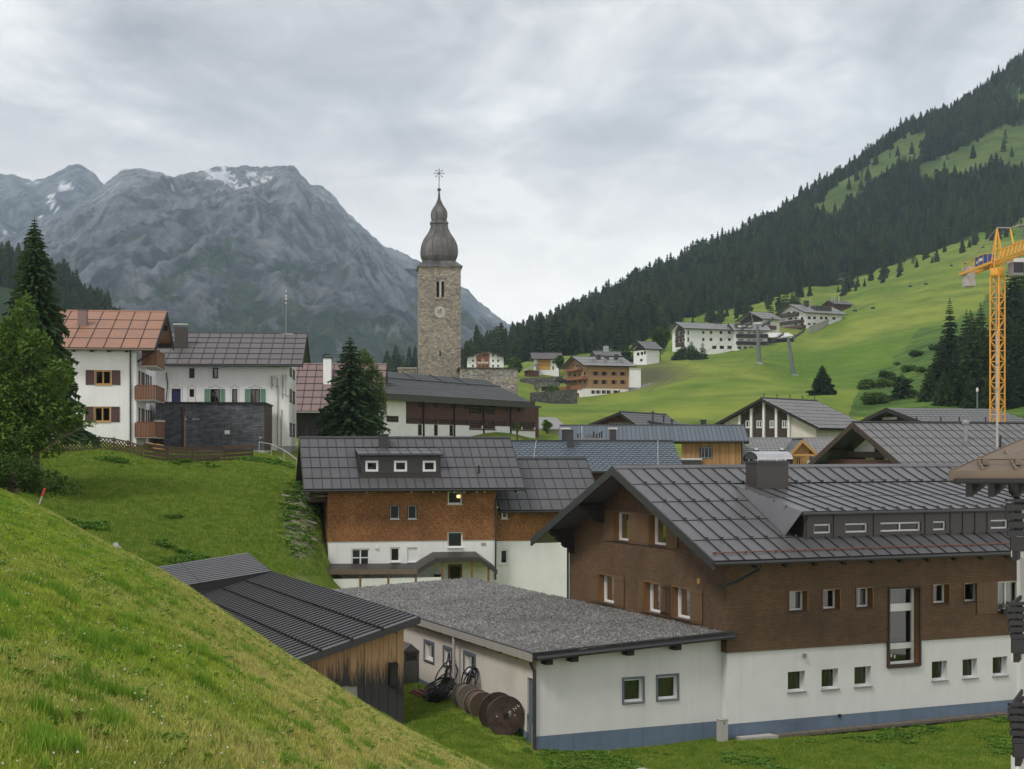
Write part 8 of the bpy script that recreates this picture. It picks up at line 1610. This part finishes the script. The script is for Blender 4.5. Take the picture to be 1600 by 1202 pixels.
# big spruce upper left, with a second one cut by the frame
def spruce_at(u, vtop, Y, R, label, layers, nb, sprays, seed, zb=None, **k):
    x = (u-800)/F*Y; z = float(terr_z(x, Y)) if zb is None else zb; H = at_v(u, vtop, Y)-z; return put_spruce('spruce_tree', label, 'tree', (x, Y, z-.1), H, R, layers, nb, sprays, seed, **k)
spruce_at(54, 338, 84, 2.8, 'tall dark spruce rising above the leafy tree at the left edge', 78, 14, 15, 3, start=.26, droop=.5, power=.78, lw=.13)
spruce_at(-32, 452, 82, 3.0, 'dark spruce cut by the left edge of the picture', 34, 10, 10, 5)
spruce_at(547, 524, 128, 5.0, 'full dark spruce standing behind the roof of the orange shingle house', 78, 13, 12, 8, zb=3.5, start=.05, droop=.42, power=.8, lw=.12)
spruce_at(1285, 569, 262, 2.6, 'lone dark spruce at the foot of the meadow above the grey-roofed chalet', 34, 10, 8, 12)
# leafy trees
def leafy(name, label, cat, loc, blobs, nl, ls, m, seed, trunk, group=None):
    r = random.Random(seed); t_ = thing(name, label, cat, loc, 0, group); c = MB(); v, f = c.v, c.f; wt = [b[3]*b[4]*b[5] for b in blobs]
    for i in range(nl):
        b = r.choices(blobs, wt)[0]; d = Vector((r.gauss(0, 1), r.gauss(0, 1), r.gauss(0, 1))).normalized(); q = r.uniform(.45, 1.0)**.5*r.uniform(.75, 1.12)
        # leaves bunch on twig ends
        h = math.sin(d.x*7+b[0]*3)*math.sin(d.y*6+b[1])*math.sin(d.z*8+b[2]); q *= 1+.22*h
        p = Vector((b[0]+d.x*b[3]*q, b[1]+d.y*b[4]*q, b[2]+d.z*b[5]*q)); s = ls*r.uniform(.6, 1.3); a = Vector((r.gauss(0, 1), r.gauss(0, 1), r.gauss(0, .55))).normalized()*s; e = a.cross(Vector((r.gauss(0, .5), r.gauss(0, .5), 1))).normalized()*s*.62; n = len(v)
        v += [tuple(p-a), tuple(p+e*.9-a*.1), tuple(p+a-Vector((0, 0, s*.35))), tuple(p-e*.9-a*.1)]; f += [(n, n+1, n+2), (n, n+2, n+3)]
    c.build('crown', m, t_); tm = MB()
    tm.tube(trunk, [.17*(1-.6*i/len(trunk)) for i in range(len(trunk))], 7)
    for b in blobs:
        s0 = Vector(trunk[min(len(trunk)-1, 1)]); e0 = Vector(b[:3]); tm.tube([s0, s0.lerp(e0, .5)+Vector((0, 0, .15)), e0], [.07, .05, .02], 5)
    tm.build('trunk', M['bark'], t_); return t_
Ym = 66; xm = lambda u: (u-800)/F*Ym; zm = lambda v: CZ+(VH-v)/F*Ym
bl = []; base = Vector((xm(22), Ym, zm(770)))
for (u, v, ru, rv, dy) in ((40, 490, 22, 38, 0), (18, 520, 30, 40, .3), (55, 545, 34, 40, -.2), (5, 565, 38, 50, 0), (95, 590, 30, 38, -.3), (60, 615, 45, 45, .2), (15, 630, 45, 55, -.3), (85, 650, 42, 40, 0), (35, 680, 50, 42, -.4), (120, 660, 22, 20, -.2), (75, 695, 30, 25, 0), (-20, 600, 45, 70, 0), (-25, 680, 40, 45, 0), (150, 662, 13, 8, -.6), (128, 640, 14, 12, -.3), (20, 712, 40, 22, .2)):
    bl.append((xm(u)-base.x, dy*1.2, zm(v)-base.z, ru*.84/F*Ym, ru*.9/F*Ym, rv*.86/F*Ym))
leafy('maple_tree', 'broad leafy green tree in front of the spruce at the left edge', 'tree', base, bl, 13500, .115, MPM, 21, [(0, 0, -.5), (.1, 0, 1.2), (.2, 0, 3.0), (.3, 0, 5.0)])
bl = [(.0, 0, .9, 1.3, .9, .7), (1.2, .2, .5, .9, .7, .5), (-1.2, 0, .9, 1.3, 1, .9), (2.1, .1, .25, .6, .5, .3), (-2.3, 0, 1.1, 1, .8, 1)]; b0_ = sl_pt(18, 56, 0); leafy('hedge_shrub', 'dark shrubby growth at the foot of the leafy tree on the crest', 'shrub', b0_, bl, 8000, .07, SHR, 5, [(0, 0, -.3), (0, 0, .3), (0, 0, .8)])
Yd = 131; xd_ = lambda u: (u-800)/F*Yd; zd_ = lambda v: CZ+(VH-v)/F*Yd; base = Vector((xd_(580), Yd, 3.5)); bl = []
for (u, v, ru, rv) in ((572, 575, 16, 24), (585, 600, 17, 26), (575, 635, 20, 26), (592, 640, 13, 22), (567, 556, 9, 12), (600, 620, 8, 10), (580, 668, 22, 20)): bl.append((xd_(u)-base.x, 0, zd_(v)-base.z, ru/F*Yd, ru/F*Yd, rv/F*Yd))
leafy('birch_tree', 'lighter leafy tree just right of the dark spruce, before the long hall', 'tree', base, bl, 9000, .12, BIR, 31, [(0, 0, -.5), (0, 0, 4), (0, 0, 8.5)])
def round_tree(u, v, Y, ru, rv, label, nl, ls, m, seed, name='round_tree'):
    x, z = (u-800)/F*Y, CZ+(VH-v)/F*Y; zb = float(terr_z(x, Y)); s = Y/F; bl = []; r = random.Random(seed)
    for k in range(6): bl.append((r.uniform(-.45, .45)*ru*s, r.uniform(-.4, .4)*ru*s, z-zb+r.uniform(-.5, .45)*rv*s, ru*s*r.uniform(.45, .7), ru*s*r.uniform(.45, .7), rv*s*r.uniform(.4, .65)))
    leafy(name, label, 'tree', (x, Y, zb), bl, nl, ls, m, seed, [(0, 0, -.5), (0, 0, (z-zb)*.6), (0, 0, z-zb)])
round_tree(805, 572, 428, 13, 15, 'round green tree between the gabled hotel and the yellow house', 2600, .42, BIR, 3); round_tree(874, 566, 425, 8, 12, 'small loose green tree at the right end of the yellow and white house', 1200, .4, SHR, 6)
round_tree(1032, 527, 500, 17, 27, 'pale green leafy tree left of the long white hotel', 3000, .5, BIR, 9); round_tree(1546, 356, 905, 7, 9, 'single pale larch at the top of the meadow behind the crane', 800, .7, BIR, 12)
round_tree(868, 612, 380, 12, 12, 'grey-green bush in front of the stone underpass', 1500, .35, SHR, 13, 'large_bush'); round_tree(855, 664, 184, 7, 9, 'small bare-looking shrub beside the pale cottage', 350, .25, SHR, 14, 'large_bush')
round_tree(808, 668, 160, 3, 9, 'thin young shrub in front of the long hall', 120, .2, SHR, 15, 'young_shrub')
for k, (u, vt, Y, R) in enumerate(((1068, 541, 520, 4.2), (1080, 536, 515, 4.0), (1060, 548, 512, 3.6), (1098, 537, 508, 2.3), (1088, 548, 505, 3.4), (1204, 468, 700, 3.4), (1228, 452, 760, 5), (1243, 455, 770, 4.4), (978, 534, 500, 4.0), (1410, 586, 245, 3.0))):
    spruce_at(u, vt-4, Y, R*.85, ('leftmost tall spruce in the clump before the long white hotel', 'tallest spruce in the clump before the long white hotel', 'low broad spruce in the clump before the long white hotel', 'slim young spruce in front of the white hotel windows', 'low spruce at the right of the clump before the hotel', 'single spruce on the ridge above the middle chalet', 'left spruce of the pair above the upper hotels', 'right spruce of the pair above the upper hotels', 'dark spruce between the timber chalet and the dark-gabled cottage', 'small dark spruce in the bushes behind the columned house')[k], 16, 8, 4, 40+k, lw=.2)
# spruces of the gully by the crane
protos = []
for k in range(5):
    t_ = put_spruce('gully_spruce', 'dark spruce in the wooded gully behind the crane', 'tree', (0, 0, -500), 16, 3.3+.25*k, 40, 9, 6, 70+k, 'spruces in the wooded gully by the crane', start=.04, lw=.18); protos.append(t_)
gl = [(1484, 462, 272), (1510, 481, 268), (1532, 470, 275), (1451, 571, 235), (1470, 530, 250), (1495, 540, 240), (1520, 535, 245), (1548, 520, 250), (1580, 404, 300), (1592, 396, 310), (1600, 430, 280), (1570, 470, 270), (1590, 500, 255), (1610, 410, 300), (1560, 560, 232), (1530, 580, 228), (1500, 590, 226), (1585, 560, 232), (1475, 595, 226), (1605, 540, 240), (1630, 420, 290), (1650, 440, 280), (1545, 600, 220), (1575, 605, 220), (1600, 600, 222), (1515, 610, 220), (1625, 560, 235), (1660, 520, 250), (1700, 480, 270)]
rg_ = random.Random(77)
for k in range(46): u = rg_.uniform(1462, 1760); Y = rg_.uniform(225, 330); gl.append((u, None, Y))
used = [False]*5
for i, (u, vt, Y) in enumerate(gl):
    x = (u-800)/F*Y; z = float(terr_z(x, Y)); v_b = VH-(z-CZ)*F/Y
    if vt is None:
        if u < 1480+ (Y-225)*.4: continue
        H = rg_.uniform(9, 15)
        if v_b-H*F/Y < np.interp(u, [1450, 1484, 1545, 1580, 1700], [560, 470, 475, 400, 380]): continue
    else: H = max(6, at_v(u, vt, Y)-z)
    k = i % 5; r_ = protos[k] if not used[k] else clone_tree(protos[k]); used[k] = True; r_.location = (x, Y, z-.2); s = H/16; r_.scale = (s*min(1.25, max(.8, 14/H)), s*min(1.25, max(.8, 14/H)), s); r_.rotation_euler = (0, 0, rg_.uniform(0, 6))
# bushes on the slope left of the gully
bp0 = []
for k in range(3):
    r = random.Random(90+k); bl = [(r.uniform(-1.2, 1.2), r.uniform(-1, 1), r.uniform(.5, 1.4), r.uniform(.8, 1.3), r.uniform(.8, 1.2), r.uniform(.6, 1.0)) for _ in range(6)]; bp0.append(leafy('slope_bush', 'rounded green bush on the slope left of the wooded gully', 'bush', (0, 0, 0), bl, 900, .26, SHR, 90+k, [(0, 0, -.3), (0, 0, .5), (0, 0, 1.0)], 'bushes on the slope left of the gully'))
usd = [False]*3; cnt = 0
while cnt < 14:
    u, Y = rg_.uniform(1325, 1500), rg_.uniform(212, 400); v_ = float(terr_v(u, Y))
    if not inpoly(np.array([u]), np.array([v_]), BUSH+[])[0]: 
        if rg_.random() > .0: cnt += .02; continue
    x = (u-800)/F*Y; k = int(cnt) % 3; r_ = bp0[k] if not usd[k] else clone_tree(bp0[k]); usd[k] = True; r_.location = (x, Y, float(terr_z(x, Y))-.1); r_.rotation_euler = (0, 0, rg_.uniform(0, 6)); s = rg_.uniform(.6, 1.5); r_.scale = (s, s, s*.8); cnt += 1
# ------------------------------------------------------------------ the forest
def gn_scatter(name, pts, scales, rots, idx, sources, label, kind='stuff'):
    me = bpy.data.meshes.new(name); n = len(pts); me.vertices.add(n); me.vertices.foreach_set('co', np.asarray(pts, np.float32).ravel())
    for nm, arr, ty in (('sc', scales, 'FLOAT'), ('rz', rots, 'FLOAT'), ('ix', idx, 'INT')):
        at = me.attributes.new(nm, ty, 'POINT'); at.data.foreach_set('value', np.asarray(arr, np.int32 if ty == 'INT' else np.float32))
    o = obj(name, me, kind=kind, label=label); g = bpy.data.node_groups.new(name, 'GeometryNodeTree'); g.interface.new_socket('Geometry', in_out='INPUT', socket_type='NodeSocketGeometry'); g.interface.new_socket('Geometry', in_out='OUTPUT', socket_type='NodeSocketGeometry')
    gi, go = g.nodes.new('NodeGroupInput'), g.nodes.new('NodeGroupOutput'); iop = g.nodes.new('GeometryNodeInstanceOnPoints'); jn = g.nodes.new('GeometryNodeJoinGeometry')
    for s in reversed(sources): oi = g.nodes.new('GeometryNodeObjectInfo'); oi.inputs['Object'].default_value = s; oi.inputs['As Instance'].default_value = True; g.links.new(oi.outputs['Geometry'], jn.inputs[0])
    def na(nm, ty): a = g.nodes.new('GeometryNodeInputNamedAttribute'); a.data_type = ty; a.inputs['Name'].default_value = nm; return a.outputs[0]
    g.links.new(gi.outputs[0], iop.inputs['Points']); g.links.new(jn.outputs[0], iop.inputs['Instance']); iop.inputs['Pick Instance'].default_value = True; g.links.new(na('ix', 'INT'), iop.inputs['Instance Index'])
    c = g.nodes.new('ShaderNodeCombineXYZ'); g.links.new(na('rz', 'FLOAT'), c.inputs[2]); g.links.new(c.outputs[0], iop.inputs['Rotation']); g.links.new(na('sc', 'FLOAT'), iop.inputs['Scale']); g.links.new(iop.outputs[0], go.inputs[0])
    md = o.modifiers.new('scatter', 'NODES'); md.node_group = g; return o
srcs = []
for k in range(5):
    c, tr = spruce(1.0, .17+.02*k, 15, 7, 3, 200+k, start=.0, droop=.25, lw=.24, power=.8); n = len(c.v); c.v += tr.v; c.f += [tuple(i+n for i in q) for q in tr.f]
    me = mesh('forest_spruce', c.v, c.f, [SPF]); srcs.append(bpy.data.objects.new('forest_spruce', me))
LAR = leafmat('larch_needles', (0.040, 0.072, 0.022), (0.085, 0.130, 0.042), .01)
for k in range(2):
    r = random.Random(400+k); b = MB()
    for i in range(240):
        z = r.uniform(.12, 1.0); q = (.20 if z > .3 else .12)*(1.08-z)**.55*r.uniform(.3, 1.0); a = r.uniform(0, 6.28); s_2 = r.uniform(.02, .045); p = Vector((q*math.cos(a), q*math.sin(a), z*.95)); d = Vector((r.gauss(0, 1), r.gauss(0, 1), r.gauss(0, .6))).normalized()*s_2; e = d.cross(Vector((.3, r.gauss(0, 1), 1))).normalized()*s_2; n = len(b.v); b.v += [tuple(p-d), tuple(p+e), tuple(p+d), tuple(p-e)]; b.f.append((n, n+1, n+2, n+3))
    b.tube([(0, 0, -.03), (0, 0, .9)], [.02, .008], 5); srcs.append(bpy.data.objects.new('larch', mesh('larch', b.v, b.f, LAR)))
rgf = np.random.default_rng(12)
def sample(n, ua, ub, Ya, Yb):
    u = rgf.uniform(ua, ub, n); Y = np.sqrt(rgf.uniform(Ya**2, Yb**2, n)); return u, Y
u, Y = sample(90000, 690, 2150, 560, 1600); v = terr_v(u, Y); x = (u-800)/F*Y; vn = v+(fbm(x/25, Y/25, 3, 2)-.5)*16
ok = inpoly(u, vn, FOREST)
for c in CLEAR: ok &= ~(inpoly(u+(fbm(x/30, Y/40, 3, 62)-.5)*30, v+(fbm(x/22, Y/30, 3, 12)-.5)*20, c) & (rgf.random(len(u)) > .015+.2*(fbm(x/35, Y/50, 2, 88) > .72)))
ok &= (fbm(x/40, Y/40, 3, 40) > .30)
dens = np.where(vn < np.interp(u, [1400, 1600, 2200], [190, 175, 150]), .35, 1.0)*np.where(u > 1680, .5, 1)*.75; ok &= rgf.random(len(u)) < dens
u, Y = u[ok], Y[ok]; u3, Y3 = sample(2200, -120, 190, 720, 1000); u4, Y4 = sample(260, 590, 800, 720, 930)
v4 = terr_v(u4, Y4); k4 = (v4 > 556); u4, Y4 = u4[k4], Y4[k4]
# loose fringe of trees at the top of the meadow
u5 = rgf.uniform(960, 1620, 70); v5 = np.interp(u5, [960, 1100, 1210, 1310, 1430, 1600], [545, 506, 484, 460, 414, 356])
Y5 = np.array([min(np.linspace(560, 1100, 120), key=lambda yy, a=a, b=b: abs(float(terr_v(a, yy))-b)) for a, b in zip(u5, v5+rgf.uniform(-8, 4, 70))])
U = np.concatenate([u, u3, u4, u5]); Ya = np.concatenate([Y, Y3, Y4, Y5]); X = (U-800)/F*Ya; Zt = terr_z(X, Ya)
sc_ = rgf.uniform(5, 13, len(U))*(1+.5*(rgf.random(len(U)) < .12))*np.where(Ya > 1350, .85, 1.0); sc_[-len(u5):] *= .9; sz = sc_/Ya*((U > -20) & (U < 1620)); order = np.argsort(-sz); top, rest = order[:290], order[290:]
near_src = []
for k in range(4):
    c, tr = spruce(1.0, .17+.02*k, 20, 8, 3, 300+k, start=.0, droop=.25, lw=.22, power=.8); near_src.append((mesh('crown', c.v, c.f, SPF), mesh('trunk', tr.v, tr.f, M['bark'])))
for j, i in enumerate(top):
    t_ = thing('forest_edge_spruce', 'dark spruce among those standing at the edges of the hillside forest', 'tree', (X[i], Ya[i], Zt[i]-.3), rgf.uniform(0, 6), 'nearest spruces of the hillside forest'); t_.scale = (sc_[i],)*3
    for nm, me in zip(('crown', 'trunk'), near_src[j % 4]): obj(nm, me, t_)
gn_scatter('spruce_forest', np.stack([X[rest], Ya[rest], Zt[rest]-.5], 1), sc_[rest], rgf.uniform(0, 6, len(rest)), np.where(rgf.random(len(rest)) < .07, rgf.integers(5, 7, len(rest)), rgf.integers(0, 5, len(rest))), srcs, 'dense dark spruce forest covering the hillside')
# ------------------------------------------------------------------ grass
def tuft(seed, nbl, h, spread, w, flop=.5):
    r = random.Random(seed); b = MB()
    for i in range(nbl):
        a = r.uniform(0, 6.28); q = spread*r.random()**.7; x, y = q*math.cos(a), q*math.sin(a); hh = h*r.uniform(.45, 1.15); l = r.uniform(0, 6.28); lean = flop*r.uniform(.2, 1.2)*hh; c, s = math.cos(l), math.sin(l); px_, py_ = -s*w/2, c*w/2; n = len(b.v)
        b.v += [(x-px_, y-py_, -.02), (x+px_, y+py_, -.02), (x+c*lean*.4+px_*.8, y+s*lean*.4+py_*.8, hh*.6), (x+c*lean*.4-px_*.8, y+s*lean*.4-py_*.8, hh*.6), (x+c*lean, y+s*lean, hh)]; b.f += [(n, n+1, n+2, n+3), (n+3, n+2, n+4)]
    return b
gmx = bpy.data.materials.new('grass_blades'); gmx.use_nodes = True; t = gmx.node_tree; B = t.nodes['Principled BSDF']; B.inputs['Roughness'].default_value = .6; B.inputs['Specular IOR Level'].default_value = .3
oi = N(t, 'ShaderNodeObjectInfo'); cc = slopecolor(t); mul = N(t, 'ShaderNodeVectorMath', operation='SCALE'); LK(t, cc, mul.inputs[0]); LK(t, math_n(t, 'ADD', .75, math_n(t, 'MULTIPLY', oi.outputs['Random'], .7)), mul.inputs['Scale']); LK(t, mul.outputs[0], B.inputs['Base Color'])
tr = N(t, 'ShaderNodeBsdfTranslucent'); LK(t, mul.outputs[0], tr.inputs[0]); mxs = N(t, 'ShaderNodeMixShader'); mxs.inputs[0].default_value = .35; LK(t, B.outputs[0], mxs.inputs[1]); LK(t, tr.outputs[0], mxs.inputs[2]); LK(t, mxs.outputs[0], t.nodes['Material Output'].inputs[0])
def simple(name, c1, c2): return leafmat(name, c1, c2, 1.5, .65, .3)
lawn_m, weed_m, straw_m, lush_m = simple('lawn_blades', (0.135, 0.250, 0.020), (0.280, 0.350, 0.052)), simple('weed_leaves', (0.085, 0.185, 0.018), (0.150, 0.270, 0.034)), simple('dead_blades', (0.22, 0.17, 0.085), (0.40, 0.33, 0.18)), simple('lush_blades', (0.100, 0.220, 0.012), (0.190, 0.330, 0.028))
flw_m = leafmat('tiny_white_flowers', (0.6, 0.6, 0.55), (0.75, 0.75, 0.7), 1, .8, 0)
def src(b, m, name='tuft'): return bpy.data.objects.new(name, mesh(name, b.v, b.f, [m]))
T_short = [src(tuft(k, 20, .075, .10, .0065, .8), gmx) for k in range(3)]; T_straw = [src(tuft(10+k, 12, .05, .11, .005, 2.4), straw_m) for k in range(2)]; T_tall = [src(tuft(20+k, 26, .20, .085, .008, .35), lush_m) for k in range(2)]
wd_b = []
for k in range(2):
    r0 = random.Random(50+k); b = MB()
    for i in range(14):
        a = r0.uniform(0, 6.28); l = r0.uniform(.08, .18); q = r0.uniform(0, .12); c, s = math.cos(a), math.sin(a); x0, y0 = q*c, q*s; w = l*.35; z0 = r0.uniform(.03, .12); n0 = len(b.v); b.v += [(x0, y0, z0*.5), (x0+c*l*.6-s*w, y0+s*l*.6+c*w, z0+.03), (x0+c*l, y0+s*l, z0), (x0+c*l*.6+s*w, y0+s*l*.6-c*w, z0+.03)]; b.f += [(n0, n0+1, n0+2, n0+3)]
    wd_b.append(src(b, weed_m, 'weed'))
fl_ = MB()
for k in range(4): a = k*1.57; fl_.box(.05*math.cos(a)*(k+1)-.004, .05*math.cos(a)*(k+1)+.004, .05*math.sin(a)*(k+1)-.004, .05*math.sin(a)*(k+1)+.004, .06+.01*k, .068+.01*k)
T_fl = [src(fl_, flw_m)]
def slope_pts(n, Ya, Yb, p=1.0, seed=1):
    r = np.random.default_rng(seed); Y = (r.uniform(Ya**p, Yb**p, n))**(1/p); u = r.uniform(-120, 1000, n); x = (u-800)/F*Y; ok = slope_v(u, Y) < 1290; x, Y = x[ok], Y[ok]; return x, Y, slope_z(x, Y), r
x, Y, z, r = slope_pts(300000, 6.5, 56, 1.15, 1); n = len(x); dryf = fbm(x*.22, Y*.22*.55, 4, 77)
ix = r.integers(0, 3, n); sc = r.uniform(.7, 1.25, n); st = (r.random(n) < .30); ix = np.where(st, 3+r.integers(0, 2, n), ix); tall = (fbm(x*2.6, Y*2.2, 2, 55) > .74) & (r.random(n) < .4); ix = np.where(tall, 5+r.integers(0, 2, n), ix); sc = np.where(tall, r.uniform(.4, .95, n), sc)
wdm = (r.random(n) < .02+.05*(fbm(x*.8, Y*.8, 3, 23) > .6)); ix = np.where(wdm, 8+r.integers(0, 2, n), ix); sc = np.where(wdm, r.uniform(.3, .55, n), sc)
fl = (r.random(n) < .005) & (z > 7.3); ix = np.where(fl, 7, ix)
print('grass', n)
gn_scatter('slope_grass', np.stack([x, Y, z], 1), sc, r.uniform(0, 6.28, n), ix, T_short+T_straw+T_tall+T_fl+wd_b, 'short turf and straw with taller tufts on the near slope')
T_lawn = [src(tuft(30+k, 16, .075, .16, .012, .7), lawn_m) for k in range(3)]
r = np.random.default_rng(5); n = 90000; u = r.uniform(560, 1640, n); Y = r.uniform(38, 62, n); x = (u-800)/F*Y
loc = np.stack([x-fa.o.x, Y-fa.o.y], 1); lx = loc[:, 0]*fr.r.x+loc[:, 1]*fr.r.y; ly = loc[:, 0]*fr.l.x+loc[:, 1]*fr.l.y
ok = ~((ly > -.02) & (lx > xa-.02)) & ~((ly > -.75) & (lx > 0)) & (ly > -9) & (lx > -12); bar = (lx > xa-1.3) & (lx < xa) & (ly > -.6) & (r.random(n) < .8); ok &= ~bar
x, Y, u, lx, ly = x[ok], Y[ok], u[ok], lx[ok], ly[ok]; z = terr_z(x, Y); n = len(x); wn = fbm(x*.7, Y*.7, 3, 91); band = np.exp(-((ly+2.0)/1.6)**2)*.22; weed = (wn+band*(lx > -8)*.8 > .68) & (r.random(n) < .22) & ~((lx < xa-.2) & (ly > -.3))
ix = np.where(weed, 3+r.integers(0, 2, n), r.integers(0, 3, n)); sc = np.where(weed, r.uniform(.35, .9, n), r.uniform(.7, 1.3, n))
gn_scatter('lawn_grass', np.stack([x, Y, z], 1), sc, r.uniform(0, 6.28, n), ix, T_lawn+wd_b, 'lawn grass with patches of broad-leaved weeds round the nearest houses')
T_bank = [src(tuft(60+k, 14, .16, .3, .022, .9), lawn_m) for k in range(3)]
n = 60000; u = r.uniform(-80, 500, n); Y = r.uniform(70, 113, n); x = (u-800)/F*Y; v = terr_v(u, Y); ok = (v > 700) & (v < 900); x, Y, u, v = x[ok], Y[ok], u[ok], v[ok]; z = terr_z(x, Y); n = len(x)
scree = np.hypot((u-466)/26, (v-815)/60) < 1; weed = ((fbm(x*.35, Y*.35, 3, 14)+.18*np.exp(-((v-722)/9)**2)*(u > 270)+.14*np.exp(-((v-878)/12)**2) > .80) | (scree & (r.random(n) < .22))) & (r.random(n) < .45)
ok = ~(scree & ~weed); ix = np.where(weed, 3+r.integers(0, 2, n), r.integers(0, 3, n)); sc = np.where(weed, r.uniform(1.0, 2.0, n), r.uniform(.6, 1.2, n))
gn_scatter('bank_grass', np.stack([x, Y, z], 1)[ok], sc[ok], r.uniform(0, 6.28, ok.sum()), ix[ok], T_bank+wd_b, 'grass and weeds on the green bank below the white houses')
# ------------------------------------------------------------------ plain part names
PLAIN = dict(front_wall='wall', rear_wall='wall', side_wall='wall', end_wall='wall', far_gable_wall='gable_wall', lower_wall='wall', lower_gable_wall='gable_wall', upper_wall='wall', inner_wall='wall', white_side_wall='wall', white_wall='wall', white_base_wall='base_wall', rear_roof='roof', right_wall='wall', side_plinth='plinth', side_fascia='fascia', end_fascia='fascia', side_board='board', return_wall='wall')
for o in list(SC.objects):
    st_ = o.name.split('.')[0]
    if st_ in PLAIN: o.name = PLAIN[st_]
